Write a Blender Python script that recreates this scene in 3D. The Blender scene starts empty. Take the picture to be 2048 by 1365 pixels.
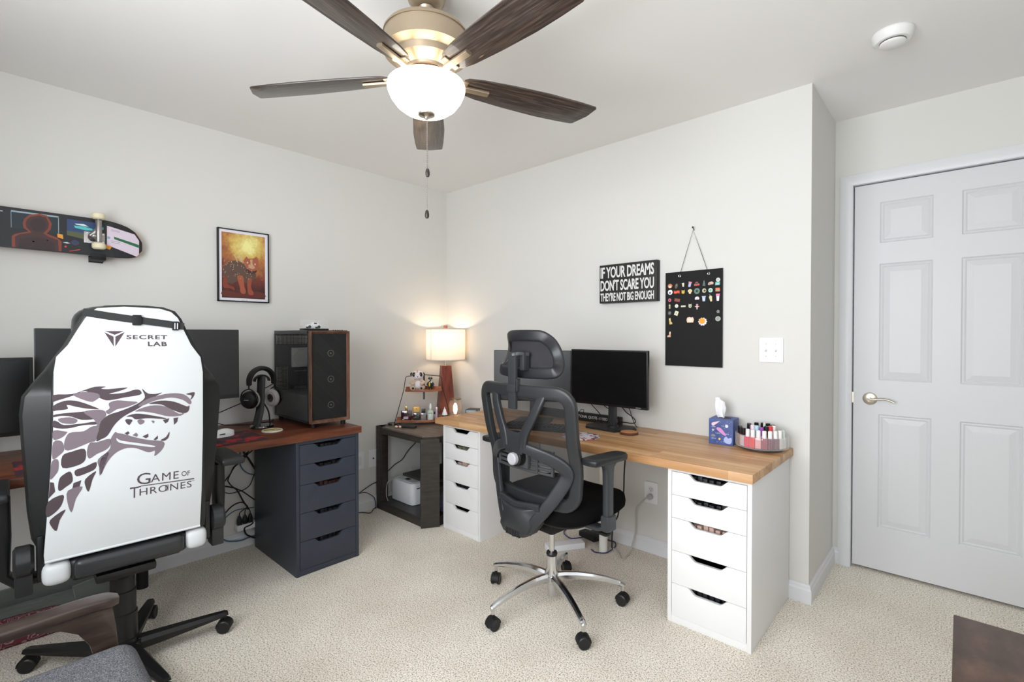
import bpy, bmesh, math, random
from mathutils import Vector, Matrix
random.seed(7)
C = bpy.context.scene.collection
PI = math.pi

# ---------------------------------------------------------------- camera
cam_data = bpy.data.cameras.new('camera')
cam_data.lens = 978.27 / 2048 * 36.0
cam_data.sensor_width = 36.0
cam_data.clip_start = 0.02
cam = bpy.data.objects.new('camera', cam_data)
cam.location = (3.222, -2.687, 1.290)
cam.rotation_euler = (PI / 2 - 0.012, 0.0, 0.743)
C.objects.link(cam)
bpy.context.scene.camera = cam

# ---------------------------------------------------------------- colour management
sc = bpy.context.scene
sc.view_settings.view_transform = 'Standard'
sc.view_settings.look = 'None'
sc.view_settings.exposure = 0.17
sc.view_settings.gamma = 1.0
sc.view_settings.use_curve_mapping = False
sc.cycles.max_bounces = 10
sc.cycles.diffuse_bounces = 6
sc.cycles.transparent_max_bounces = 12

# ---------------------------------------------------------------- daylight
world = bpy.data.worlds.new('sky')
sc.world = world
world.use_nodes = True
wn = world.node_tree.nodes; wn.clear()
wo = wn.new('ShaderNodeOutputWorld'); wb = wn.new('ShaderNodeBackground')
wb.inputs[0].default_value = (0.86, 0.93, 1.0, 1); wb.inputs[1].default_value = 1.0
world.node_tree.links.new(wb.outputs[0], wo.inputs[0])

def area_light(name, loc, rot, sx, sy, power, col):
    l = bpy.data.lights.new(name, 'AREA'); l.shape = 'RECTANGLE'; l.size = sx; l.size_y = sy
    l.energy = power; l.color = col
    o = bpy.data.objects.new(name, l); o.location = loc; o.rotation_euler = rot
    C.objects.link(o); return o
# daylight entering by the two windows behind and beside the camera
area_light('window_daylight', (2.45, -3.62, 1.50), (PI / 2, 0, 0), 2.1, 1.45, 105.0, (0.94, 0.968, 1.0))
area_light('window_daylight', (4.02, -2.10, 1.55), (PI / 2, 0, PI / 2), 1.5, 1.4, 6.0, (0.94, 0.968, 1.0))

def point_light(name, loc, power, col, rad):
    l = bpy.data.lights.new(name, 'POINT'); l.energy = power; l.color = col; l.shadow_soft_size = rad
    o = bpy.data.objects.new(name, l); o.location = loc; C.objects.link(o); return o

# ---------------------------------------------------------------- materials
def lin(c):
    r = []
    for v in c:
        v = v / 255.0
        r.append(v / 12.92 if v <= 0.04045 else ((v + 0.055) / 1.055) ** 2.4)
    return (r[0], r[1], r[2], 1.0)
MATS = {}
def mat(name, col, rough=0.5, metal=0.0, emit=None, estr=0.0, alpha=None, trans=0.0, spec=0.5, coat=0.0, sheen=0.0, ior=1.45):
    if name in MATS: return MATS[name]
    m = bpy.data.materials.new(name); m.use_nodes = True
    p = m.node_tree.nodes['Principled BSDF']
    p.inputs['Base Color'].default_value = lin(col)
    p.inputs['Roughness'].default_value = rough
    p.inputs['Metallic'].default_value = metal
    p.inputs['Specular IOR Level'].default_value = spec
    p.inputs['IOR'].default_value = ior
    if trans: p.inputs['Transmission Weight'].default_value = trans
    if coat: p.inputs['Coat Weight'].default_value = coat
    if sheen: p.inputs['Sheen Weight'].default_value = sheen
    if alpha is not None: p.inputs['Alpha'].default_value = alpha
    if emit: 
        p.inputs['Emission Color'].default_value = lin(emit); p.inputs['Emission Strength'].default_value = estr
    m.diffuse_color = lin(col)
    MATS[name] = m
    return m
def N(m, t, **kw):
    n = m.node_tree.nodes.new(t)
    for k, v in kw.items():
        if k in n.inputs: n.inputs[k].default_value = v
        else: setattr(n, k, v)
    return n
def L(m, a, b): m.node_tree.links.new(a, b)
def P(m): return m.node_tree.nodes['Principled BSDF']
def ramp(m, fac, stops):
    r = m.node_tree.nodes.new('ShaderNodeValToRGB')
    els = r.color_ramp.elements
    while len(els) < len(stops): els.new(0.5)
    for e, (pos, col) in zip(els, stops): e.position = pos; e.color = lin(col)
    L(m, fac, r.inputs[0]); return r.outputs[0]
def coords(m, scale=(1, 1, 1), rot=(0, 0, 0), loc=(0, 0, 0)):
    t = m.node_tree.nodes.new('ShaderNodeTexCoord'); mp = m.node_tree.nodes.new('ShaderNodeMapping')
    mp.inputs['Scale'].default_value = scale; mp.inputs['Rotation'].default_value = rot; mp.inputs['Location'].default_value = loc
    L(m, t.outputs['Object'], mp.inputs[0]); return mp.outputs[0]
def bump(m, height, strength, dist):
    b = m.node_tree.nodes.new('ShaderNodeBump'); b.inputs['Strength'].default_value = strength; b.inputs['Distance'].default_value = dist
    L(m, height, b.inputs['Height']); L(m, b.outputs[0], P(m).inputs['Normal'])
def noise(m, vec, scale, detail=3, rough=0.5):
    n = m.node_tree.nodes.new('ShaderNodeTexNoise'); n.inputs['Scale'].default_value = scale
    n.inputs['Detail'].default_value = detail; n.inputs['Roughness'].default_value = rough
    L(m, vec, n.inputs['Vector']); return n.outputs[0]

def paint(name, col, bs=0.08):
    m = mat(name, col, 0.75, spec=0.25)
    v = coords(m); bump(m, noise(m, v, 260, 2), bs, 0.0006); return m
M_wall = paint('wall_paint', (213, 212, 208))
M_ceil = paint('ceiling_paint', (234, 233, 231))
M_trim = mat('white_trim_paint', (216, 217, 220), 0.38, spec=0.4)
M_door = mat('door_paint', (208, 209, 211), 0.42, spec=0.4)
v = coords(M_door, (260, 260, 7)); bump(M_door, noise(M_door, v, 1.0, 3), 0.18, 0.0008)
# carpet
M_carpet = mat('carpet', (200, 188, 170), 0.95, spec=0.05, sheen=0.2)
v = coords(M_carpet)
n1 = noise(M_carpet, v, 170, 3, 0.65); n2 = noise(M_carpet, v, 3.2, 3, 0.5)
cr1 = ramp(M_carpet, n1, [(0.34, (124, 110, 92)), (0.44, (218, 207, 190)), (0.54, (252, 246, 235))])
cr2 = ramp(M_carpet, n2, [(0.3, (240, 238, 234)), (0.7, (255, 255, 255))])
mx = N(M_carpet, 'ShaderNodeMix'); mx.data_type = 'RGBA'; mx.blend_type = 'MULTIPLY'; mx.inputs[0].default_value = 1.0
L(M_carpet, cr1, mx.inputs[6]); L(M_carpet, cr2, mx.inputs[7]); L(M_carpet, mx.outputs[2], P(M_carpet).inputs['Base Color'])
vo = N(M_carpet, 'ShaderNodeTexVoronoi'); vo.inputs['Scale'].default_value = 240; L(M_carpet, v, vo.inputs['Vector'])
bump(M_carpet, vo.outputs[0], 0.8, 0.003)

def wood(name, c1, c2, c3, scale=(1, 14, 14), rough=0.42, ring=5.0, coat=0.0, planks=None):
    m = mat(name, c2, rough, coat=coat)
    v = coords(m, scale)
    n = noise(m, v, 2.2, 5, 0.6)
    col = ramp(m, n, [(0.28, c1), (0.5, c2), (0.72, c3)])
    if planks:   # block board: staves of slightly different tone
        br = N(m, 'ShaderNodeTexBrick'); br.offset = 0.37; br.offset_frequency = 2
        br.inputs['Scale'].default_value = 1.0; br.inputs['Mortar Size'].default_value = 0.0006
        br.inputs['Brick Width'].default_value = planks[0]; br.inputs['Row Height'].default_value = planks[1]
        br.inputs['Color1'].default_value = lin((255, 255, 255)); br.inputs['Color2'].default_value = lin(planks[2])
        br.inputs['Mortar'].default_value = lin((200, 180, 160))
        v2 = coords(m, (1, 1, 1), planks[3]); L(m, v2, br.inputs['Vector'])
        mx = N(m, 'ShaderNodeMix'); mx.data_type = 'RGBA'; mx.blend_type = 'MULTIPLY'; mx.inputs[0].default_value = 1.0
        L(m, col, mx.inputs[6]); L(m, br.outputs[0], mx.inputs[7]); col = mx.outputs[2]
    L(m, col, P(m).inputs['Base Color'])
    bump(m, n, 0.12, 0.001)
    return m
M_beech = wood('oak_butcher_block', (182, 138, 94), (206, 165, 122), (220, 184, 142), (1.2, 16, 16), 0.4, planks=(0.55, 0.043, (222, 205, 186), (0, 0, 0)))
M_walnut = wood('walnut_top', (72, 38, 24), (112, 62, 40), (140, 82, 56), (14, 1.4, 14), 0.42, planks=(0.5, 0.05, (205, 195, 190), (0, 0, PI / 2)))
M_walnut_small = wood('walnut_trim', (76, 48, 36), (106, 74, 58), (130, 96, 80), (12, 12, 3), 0.45)
M_lampwood = wood('red_brown_lamp_wood', (82, 34, 24), (112, 50, 36), (132, 64, 46), (20, 20, 3), 0.38)
M_shelfwood = wood('shelf_wood', (104, 56, 34), (146, 88, 60), (172, 112, 82), (5, 5, 20), 0.45)
M_sidewood = wood('charcoal_table_wood', (40, 36, 32), (52, 47, 42), (62, 56, 50), (3, 3, 18), 0.45)
M_sidetop = wood('table_top_wood', (84, 74, 66), (104, 92, 82), (120, 106, 94), (3, 16, 16), 0.35)
M_rustic = wood('rustic_dark_wood', (38, 26, 20), (76, 54, 42), (112, 82, 64), (5, 2.4, 5), 0.4)
M_blade = wood('grey_brown_blade_wood', (30, 24, 22), (60, 49, 43), (100, 86, 77), (3, 60, 60), 0.38, coat=0.5)
M_armwood = wood('dark_arm_wood', (36, 28, 24), (56, 44, 38), (76, 62, 54), (20, 3, 20), 0.35, coat=0.2)
M_slice = wood('wood_slice', (170, 110, 66), (196, 134, 86), (212, 152, 104), (9, 9, 9), 0.6)
M_bark = mat('bark', (92, 52, 38), 0.8)
M_navy = mat('dark_blue_black_foil', (52, 57, 68), 0.42)
v = coords(M_navy, (30, 3, 60)); bump(M_navy, noise(M_navy, v, 6, 2), 0.06, 0.001)
M_white = mat('white_foil', (230, 230, 230), 0.4)
M_black = mat('black_plastic', (22, 22, 23), 0.38)
M_blackm = mat('matte_black', (16, 16, 17), 0.6)
M_darkgrey = mat('dark_grey_plastic', (42, 43, 45), 0.4)
M_gun = mat('gunmetal', (56, 58, 61), 0.36, 0.2)
M_void = mat('dark_interior', (9, 9, 10), 0.8)
M_screen = mat('screen_glass', (16, 16, 17), 0.22, spec=0.4)
M_screen2 = mat('matte_screen', (44, 44, 46), 0.38, spec=0.55)
M_chrome = mat('polished_aluminium', (215, 216, 218), 0.12, 1.0)
M_nickel = mat('brushed_nickel', (196, 186, 172), 0.32, 1.0)
M_champ = mat('champagne_nickel', (172, 156, 134), 0.38, 0.75)
M_leatherw = mat('white_leatherette', (202, 205, 206), 0.45, sheen=0.05)
v = coords(M_leatherw); bump(M_leatherw, noise(M_leatherw, v, 420, 2), 0.12, 0.0006)
M_leatherb = mat('black_leatherette', (30, 31, 31), 0.42)
v = coords(M_leatherb); bump(M_leatherb, noise(M_leatherb, v, 380, 2), 0.2, 0.0006)
M_suede = mat('black_plush', (12, 12, 13), 0.95, sheen=0.3)
M_fabricb = mat('black_fabric', (14, 14, 15), 0.95, spec=0.1)
v = coords(M_fabricb); bump(M_fabricb, noise(M_fabricb, v, 500, 2), 0.4, 0.001)
M_printD = mat('print_dark', (74, 63, 67), 0.5); M_printP = mat('print_plum', (116, 104, 112), 0.5)
M_cream = mat('cream', (226, 216, 186), 0.5)
M_red = mat('red', (206, 40, 50), 0.4)
M_glass = mat('clear_acrylic', (250, 252, 252), 0.05, trans=1.0, ior=1.3)
def seethrough(name, col, opacity, rough=0.6):
    m = bpy.data.materials.new(name); m.use_nodes = True; nt = m.node_tree; p = nt.nodes['Principled BSDF']
    p.inputs['Base Color'].default_value = lin(col); p.inputs['Roughness'].default_value = rough
    t = nt.nodes.new('ShaderNodeBsdfTransparent'); mx = nt.nodes.new('ShaderNodeMixShader'); mx.inputs[0].default_value = opacity
    nt.links.new(t.outputs[0], mx.inputs[1]); nt.links.new(p.outputs[0], mx.inputs[2])
    nt.links.new(mx.outputs[0], nt.nodes['Material Output'].inputs[0]); MATS[name] = m; return m
M_mesh = seethrough('chair_mesh', (28, 28, 30), 0.66)
M_tint = seethrough('tinted_glass', (26, 27, 29), 0.20, 0.06)
M_pane = seethrough('window_pane', (240, 245, 248), 0.06, 0.02)
M_clear = seethrough('clear_plastic', (232, 236, 238), 0.16, 0.08)
M_pinkglass = seethrough('thin_glass', (246, 226, 218), 0.10, 0.05)

# ---------------------------------------------------------------- mesh builder
class MB:
    def __init__(s): s.bm = bmesh.new(); s.mi = 0; s.M = Matrix()
    def _fin(s, verts, faces):
        for f in faces: f.material_index = s.mi
        if s.M != Matrix():
            for vv in verts: vv.co = s.M @ vv.co
    def _take(s, tmp):
        # merge a temporary bmesh
        vm = {}
        nv = []
        for vv in tmp.verts:
            q = s.bm.verts.new(s.M @ vv.co); vm[vv] = q; nv.append(q)
        for f in tmp.faces:
            try:
                g = s.bm.faces.new([vm[x] for x in f.verts]); g.material_index = s.mi; g.smooth = f.smooth
            except ValueError: pass
        tmp.free()
    def box(s, lo, hi, bev=0.0, seg=2, R=None):
        t = bmesh.new(); bmesh.ops.create_cube(t, size=1.0)
        c = [(a + b) / 2 for a, b in zip(lo, hi)]; d = [abs(b - a) for a, b in zip(lo, hi)]
        for vv in t.verts: vv.co = Vector((vv.co.x * d[0], vv.co.y * d[1], vv.co.z * d[2]))
        if bev > 0: bmesh.ops.bevel(t, geom=list(t.edges), offset=min(bev, min(d) * 0.49), segments=seg, profile=0.6, affect='EDGES')
        for vv in t.verts:
            co = vv.co
            if R is not None: co = R @ co
            vv.co = co + Vector(c)
        s._take(t)
    def cyl(s, p0, p1, r0, r1=None, seg=24, cap=True, bev=0.0):
        if r1 is None: r1 = r0
        p0 = Vector(p0); p1 = Vector(p1); ax = (p1 - p0); ln = ax.length; q = ax.to_track_quat('Z', 'Y')
        t = bmesh.new(); bmesh.ops.create_cone(t, cap_ends=cap, segments=seg, radius1=r0, radius2=r1, depth=ln)
        if bev > 0 and cap:
            es = [e for e in t.edges if any(len(f.verts) > 4 for f in e.link_faces)]
            bmesh.ops.bevel(t, geom=es, offset=bev, segments=2, profile=0.5, affect='EDGES')
        for vv in t.verts: vv.co = q @ (vv.co + Vector((0, 0, ln / 2))) + p0
        s._take(t)
    def lathe(s, prof, c=(0, 0, 0), seg=32, axis=(0, 0, 1), caps=True):
        q = Vector(axis).to_track_quat('Z', 'Y'); t = bmesh.new(); rows = []
        for r, z in prof:
            if r < 1e-6: rows.append([t.verts.new(q @ Vector((0, 0, z)) + Vector(c))])
            else: rows.append([t.verts.new(q @ Vector((r * math.cos(2 * PI * k / seg), r * math.sin(2 * PI * k / seg), z)) + Vector(c)) for k in range(seg)])
        for a, b in zip(rows, rows[1:]):
            for k in range(seg):
                k2 = (k + 1) % seg
                f = [a[k % len(a)], a[k2 % len(a)], b[k2 % len(b)], b[k % len(b)]]
                f2 = []
                for x in f:
                    if x not in f2: f2.append(x)
                if len(f2) >= 3:
                    try: t.faces.new(f2)
                    except ValueError: pass
        if caps:
            for row, fl in ((rows[0], True), (rows[-1], False)):
                if len(row) > 2:
                    try: t.faces.new(row[::-1] if fl else row)
                    except ValueError: pass
        bmesh.ops.recalc_face_normals(t, faces=t.faces[:])
        s._take(t)
    def sphere(s, c, r, sc3=(1, 1, 1), seg=20, R=None):
        t = bmesh.new(); bmesh.ops.create_uvsphere(t, u_segments=seg, v_segments=max(6, seg * 2 // 3), radius=r)
        for vv in t.verts:
            co = Vector((vv.co.x * sc3[0], vv.co.y * sc3[1], vv.co.z * sc3[2]))
            if R is not None: co = R @ co
            vv.co = co + Vector(c)
        s._take(t)
    def tube(s, pts, r, seg=8, smooth=True, closed=False, cap=True, sub=6):
        pts = [Vector(p) for p in pts]
        if smooth and len(pts) > 2: pts = spline(pts, sub, closed)
        s.sweep(pts, r, r, seg=seg, closed=closed, cap=cap)
    def sweep(s, pts, w, t_, nrm=None, seg=12, closed=False, cap=True, power=1.0):
        # pts path, w half width (in plane), t_ half thickness (along nrm); numbers or lists
        n = len(pts); pts = [Vector(p) for p in pts]
        tmp = bmesh.new(); rings = []
        up = None
        for i, p in enumerate(pts):
            a = pts[(i - 1) % n] if (closed or i > 0) else pts[i]
            b = pts[(i + 1) % n] if (closed or i < n - 1) else pts[i]
            tg = (b - a).normalized()
            if nrm is not None:
                nn = Vector(nrm[i]) if isinstance(nrm, list) else Vector(nrm)
                nn = (nn - tg * nn.dot(tg)).normalized()
            else:
                if up is None:
                    up = Vector((0, 0, 1)) if abs(tg.z) < 0.9 else Vector((1, 0, 0))
                up = (up - tg * up.dot(tg)).normalized(); nn = up
            side = tg.cross(nn).normalized()
            ww = w[i] if isinstance(w, list) else w; tt = t_[i] if isinstance(t_, list) else t_
            ring = []
            for k in range(seg):
                an = 2 * PI * (k + 0.5) / seg; ca, sa = math.cos(an), math.sin(an)
                ca = math.copysign(abs(ca) ** power, ca); sa = math.copysign(abs(sa) ** power, sa)
                ring.append(tmp.verts.new(p + side * (ww * ca) + nn * (tt * sa)))
            rings.append(ring)
        m = n if closed else n - 1
        for i in range(m):
            a = rings[i]; b = rings[(i + 1) % n]
            for k in range(seg):
                tmp.faces.new([a[k], a[(k + 1) % seg], b[(k + 1) % seg], b[k]])
        if cap and not closed:
            tmp.faces.new(rings[0][::-1]); tmp.faces.new(rings[-1])
        bmesh.ops.recalc_face_normals(tmp, faces=tmp.faces[:])
        s._take(tmp)
    def prism(s, poly, f0, f1, bev=0.0, seg=2):
        # poly: 2d points, f0/f1 map (u,v)->3d for the two faces
        t = bmesh.new()
        a = [t.verts.new(f0(u, v_)) for u, v_ in poly]; b = [t.verts.new(f1(u, v_)) for u, v_ in poly]
        n = len(poly)
        fa = t.faces.new(a); fb = t.faces.new(b[::-1])
        for i in range(n): t.faces.new([a[i], b[i], b[(i + 1) % n], a[(i + 1) % n]])
        bmesh.ops.recalc_face_normals(t, faces=t.faces[:])
        if bev > 0:
            es = [e for e in t.edges if (fa in e.link_faces or fb in e.link_faces)]
            bmesh.ops.bevel(t, geom=es, offset=bev, segments=seg, profile=0.6, affect='EDGES')
        bmesh.ops.triangulate(t, faces=[f for f in t.faces if len(f.verts) > 4])
        s._take(t)
    def loft(s, rings, cap=True, closed=True):
        t = bmesh.new(); vs = [[t.verts.new(Vector(p)) for p in r] for r in rings]
        n = len(rings[0])
        for a, b in zip(vs, vs[1:]):
            for k in range(n if closed else n - 1):
                t.faces.new([a[k], a[(k + 1) % n], b[(k + 1) % n], b[k]])
        if cap:
            for r in (vs[0][::-1], vs[-1]):
                f = t.faces.new(r)
        bmesh.ops.recalc_face_normals(t, faces=t.faces[:])
        bmesh.ops.triangulate(t, faces=[f for f in t.faces if len(f.verts) > 4])
        s._take(t)
    def grid(s, fn, nu, nv):
        t = bmesh.new(); g = [[t.verts.new(Vector(fn(i / nu, j / nv))) for j in range(nv + 1)] for i in range(nu + 1)]
        for i in range(nu):
            for j in range(nv): t.faces.new([g[i][j], g[i + 1][j], g[i + 1][j + 1], g[i][j + 1]])
        s._take(t)
    def text(s, body, o, uvec, vvec, nvec, squeeze=True, spacing=1.0, offset=0.0):
        # lettering filling the box o .. o+uvec .. o+vvec, raised by nvec
        vs, fs = text_mesh(body, spacing, offset)
        o = Vector(o); uvec = Vector(uvec); vvec = Vector(vvec); nvec = Vector(nvec)
        x0 = min(q[0] for q in vs); x1 = max(q[0] for q in vs); y0 = min(q[1] for q in vs); y1 = max(q[1] for q in vs)
        t = bmesh.new(); bv = []
        for q in vs:
            bv.append(t.verts.new(o + uvec * ((q[0] - x0) / (x1 - x0)) + vvec * ((q[1] - y0) / (y1 - y0)) + nvec * (1.0 if q[2] > 0 else 0.0)))
        for f in fs:
            try: t.faces.new([bv[i] for i in f])
            except ValueError: pass
        bmesh.ops.recalc_face_normals(t, faces=t.faces[:])
        s._take(t)
    def build(s, name, mats, parent=None, world=True, origin=None, sharp=35, label=None, bevel_mod=0, sub=0):
        me = bpy.data.meshes.new(name); s.bm.to_mesh(me); s.bm.free()
        if not isinstance(mats, (list, tuple)): mats = [mats]
        for m_ in mats: me.materials.append(m_)
        for p_ in me.polygons: p_.use_smooth = True
        me.set_sharp_from_angle(angle=math.radians(sharp))
        o = bpy.data.objects.new(name, me); C.objects.link(o)
        if parent is not None:
            o.parent = parent
            if world: me.transform(wmat(parent).inverted())
        elif origin is not None:
            me.transform(Matrix.Translation(-Vector(origin))); o.location = origin
        if label: o['label'] = label
        if sub:
            md = o.modifiers.new('sub', 'SUBSURF'); md.levels = sub; md.render_levels = sub
        return o
def wmat(o):
    m_ = o.matrix_basis.copy(); p_ = o.parent
    while p_ is not None: m_ = p_.matrix_basis @ m_; p_ = p_.parent
    return m_
def spline(pts, sub=6, closed=False):
    out = []; n = len(pts)
    rng = range(n) if closed else range(n - 1)
    for i in rng:
        p0 = pts[(i - 1) % n] if (closed or i > 0) else pts[0] * 2 - pts[1]
        p1 = pts[i]; p2 = pts[(i + 1) % n]
        p3 = pts[(i + 2) % n] if (closed or i < n - 2) else p2 * 2 - p1
        for k in range(sub):
            t = k / sub
            out.append(0.5 * ((2 * p1) + (p2 - p0) * t + (2 * p0 - 5 * p1 + 4 * p2 - p3) * t * t + (3 * p1 - p0 - 3 * p2 + p3) * t ** 3))
    if not closed: out.append(pts[-1])
    return out
_tx = {}
def text_mesh(body, spacing=1.0, offset=0.0):
    key = (body, spacing, offset)
    if key in _tx: return _tx[key]
    cu = bpy.data.curves.new('lettering', 'FONT'); cu.body = body; cu.extrude = 0.05; cu.resolution_u = 3
    cu.space_character = spacing; cu.offset = offset
    o = bpy.data.objects.new('lettering', cu); C.objects.link(o)
    bpy.context.view_layer.update()
    me = bpy.data.meshes.new_from_object(o.evaluated_get(bpy.context.evaluated_depsgraph_get()))
    vs = [tuple(q.co) for q in me.vertices]; fs = [tuple(p_.vertices) for p_ in me.polygons]
    bpy.data.objects.remove(o); bpy.data.curves.remove(cu); bpy.data.meshes.remove(me)
    _tx[key] = (vs, fs); return vs, fs
def tag(o, label, cat, group=None):
    o['label'] = label; o['category'] = cat
    if group: o['group'] = group
    return o
def thing(name, label, cat, loc=(0, 0, 0), rotz=0.0, group=None):
    o = bpy.data.objects.new(name, None); o.empty_display_size = 0.05
    o.location = loc; o.rotation_euler = (0, 0, rotz); C.objects.link(o)
    return tag(o, label, cat, group)
def struct(name, mb, m_, parent=None, **kw):
    o = mb.build(name, m_, parent, **kw)
    if parent is None: o['kind'] = 'structure'
    return o
def circle(c, r, n=24, ph=0.0, sx=1.0, sy=1.0): return [(c[0] + r * sx * math.cos(ph + 2 * PI * k / n), c[1] + r * sy * math.sin(ph + 2 * PI * k / n)) for k in range(n)]
def rrect(x0, y0, x1, y1, r, n=4):
    out = []
    for cx, cy, a0 in ((x1 - r, y0 + r, -PI / 2), (x1 - r, y1 - r, 0), (x0 + r, y1 - r, PI / 2), (x0 + r, y0 + r, PI)):
        for k in range(n + 1):
            a = a0 + PI / 2 * k / n; out.append((cx + r * math.cos(a), cy + r * math.sin(a)))
    return out
def smooth2(poly, sub=3, closed=True):
    return [(q.x, q.y) for q in spline([Vector((a, b, 0)) for a, b in poly], sub, closed)]
# maps from 2d to the two walls
def onA(x): return lambda u, v_: Vector((x, u, v_))        # wall at x = 0 : u = y, v = z
def onB(y): return lambda u, v_: Vector((u, y, v_))        # wall at y = 0 : u = x, v = z
def onZ(z): return lambda u, v_: Vector((u, v_, z))

# ================================================================ THE ROOM
H = 2.489; XR = 3.75; YF = -3.35; XB = 2.691; YD = 0.588
b = MB(); b.box((-0.12, YF - 0.12, -0.1), (XR + 0.12, YD + 0.16, 0.0)); struct('floor', b, M_carpet)
b = MB(); b.box((-0.12, YF - 0.12, H), (XR + 0.12, YD + 0.16, H + 0.1)); struct('ceiling', b, M_ceil)
b = MB(); b.box((-0.12, YF - 0.12, 0), (0, 0.12, H)); struct('wall_left', b, M_wall)
b = MB(); b.box((0, 0, 0), (XB - 0.10, 0.12, H)); struct('wall_back', b, M_wall)
b = MB(); b.box((XB - 0.10, 0, 0), (XB, YD + 0.12, H)); struct('wall_return', b, M_wall)
DX0, DX1, DT = 2.782, 3.592, 2.109
b = MB(); b.box((XB, YD, 0), (DX0 - 0.02, YD + 0.12, H)); b.box((DX1 + 0.02, YD, 0), (XR, YD + 0.12, H)); b.box((DX0 - 0.02, YD, DT + 0.015), (DX1 + 0.02, YD + 0.12, H))
struct('wall_door_side', b, M_wall)
# right wall with its window, wall behind the camera with its window
def wall_with_hole(name, axis, pos, lo, hi, h0, h1, z0, z1):
    b = MB()
    def bx(a0, a1, za, zb):
        if axis == 'y': b.box((a0, pos - 0.12, za), (a1, pos, zb))
        else: b.box((pos, a0, za), (pos + 0.12, a1, zb))
    bx(lo, h0, 0, H); bx(h1, hi, 0, H); bx(h0, h1, 0, z0); bx(h0, h1, z1, H)
    struct(name, b, M_wall)
wall_with_hole('wall_front', 'y', YF, 0, XR, 1.40, 3.50, 0.75, 2.25)
wall_with_hole('wall_right', 'x', XR, YF, YD + 0.12, -2.85, -1.35, 0.85, 2.25)
def window(name, axis, pos, h0, h1, z0, z1):
    b = MB(); w = 0.05
    segs = [((h0, z0), (h1, z0 + w)), ((h0, z1 - w), (h1, z1)), ((h0, z0), (h0 + w, z1)), ((h1 - w, z0), (h1, z1)), ((h0, (z0 + z1) / 2 - .02), (h1, (z0 + z1) / 2 + .02))]
    for (a0, za), (a1, zb) in segs:
        if axis == 'y': b.box((a0, pos - 0.09, za), (a1, pos - 0.04, zb), 0.004)
        else: b.box((pos + 0.04, a0, za), (pos + 0.09, a1, zb), 0.004)
    o = struct(name, b, M_trim)
    b = MB()
    if axis == 'y': b.box((h0 + w, pos - 0.068, z0 + w), (h1 - w, pos - 0.062, z1 - w))
    else: b.box((pos + 0.062, h0 + w, z0 + w), (pos + 0.068, h1 - w, z1 - w))
    b.build('window_pane', M_pane, o)
window('window_1', 'y', YF, 1.40, 3.50, 0.75, 2.25)
window('window_2', 'x', XR, -2.85, -1.35, 0.85, 2.25)

# baseboards : a moulded profile (depth, height)
BP = [(0, 0), (0.014, 0), (0.014, 0.062), (0.010, 0.070), (0.009, 0.080), (0.004, 0.088), (0, 0.088)]
def baseboard(name, p0, p1, nx, ny, m0=0, m1=0):
    p0 = Vector((p0[0], p0[1], 0)); p1 = Vector((p1[0], p1[1], 0)); d = (p1 - p0).normalized(); nn = Vector((nx, ny, 0))
    b = MB(); b.loft([[p0 - d * (m0 * a) + nn * a + Vector((0, 0, z)) for a, z in BP], [p1 + d * (m1 * a) + nn * a + Vector((0, 0, z)) for a, z in BP]])
    struct(name, b, M_trim, sharp=20)
baseboard('baseboard_left', (0, YF), (0, 0), 1, 0, 0, -1)
baseboard('baseboard_back', (0, 0), (XB, 0), 0, -1, -1, 1)
baseboard('baseboard_return', (XB, 0), (XB, YD), 1, 0, 1, -1)
baseboard('baseboard_door_side', (XB, YD), (DX0 - 0.062, YD), 0, -1, -1, 0)
baseboard('baseboard_right', (XR, YF), (XR, YD), -1, 0)
baseboard('baseboard_front', (0, YF), (XR, YF), 0, 1)

# door casing, door
CP = [(0, 0), (0.0, 0.012), (0.012, 0.017), (0.03, 0.019), (0.048, 0.014), (0.060, 0.009), (0.060, 0)]
b = MB()
def casing(path, outward):
    rings = []
    for (x, z), (ox, oz) in zip(path, outward):
        rings.append([Vector((x + ox * a, YD - t, z + oz * a)) for a, t in CP])
    b.loft(rings)
e = 0.006
casing([(DX0 - e, 0), (DX0 - e, DT + e), (DX1 + e, DT + e), (DX1 + e, 0)], [(-1, 0), (-1, 1), (1, 1), (1, 0)])
b.box((DX0 - 0.02, YD, 0), (DX0 - 0.0055, YD + 0.11, DT + 0.015)); b.box((DX1 + 0.0055, YD, 0), (DX1 + 0.02, YD + 0.11, DT + 0.015)); b.box((DX0 - 0.02, YD, DT + 0.0055), (DX1 + 0.02, YD + 0.11, DT + 0.015))
b.box((DX0 - 0.02, YD + 0.05, 0.0), (DX0 + 0.012, YD + 0.07, DT)); b.box((DX0 - 0.02, YD + 0.05, DT - .012), (DX1 + 0.01, YD + 0.07, DT + .01))
struct('trim_1', b, M_trim, sharp=25)
YS = YD + 0.012   # door face
b = MB()
rows = [(0.245, 0.862), (1.046, 1.675), (1.787, 2.006)]; cols = [(2.894, 3.113), (3.220, 3.439)]
xs = sorted({DX0, DX1} | {c for r in cols for c in r}); zs = sorted({0.016, DT} | {c for r in rows for c in r})
t = bmesh.new()
def fq(q): t.faces.new([t.verts.new(Vector(p)) for p in q])
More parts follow.
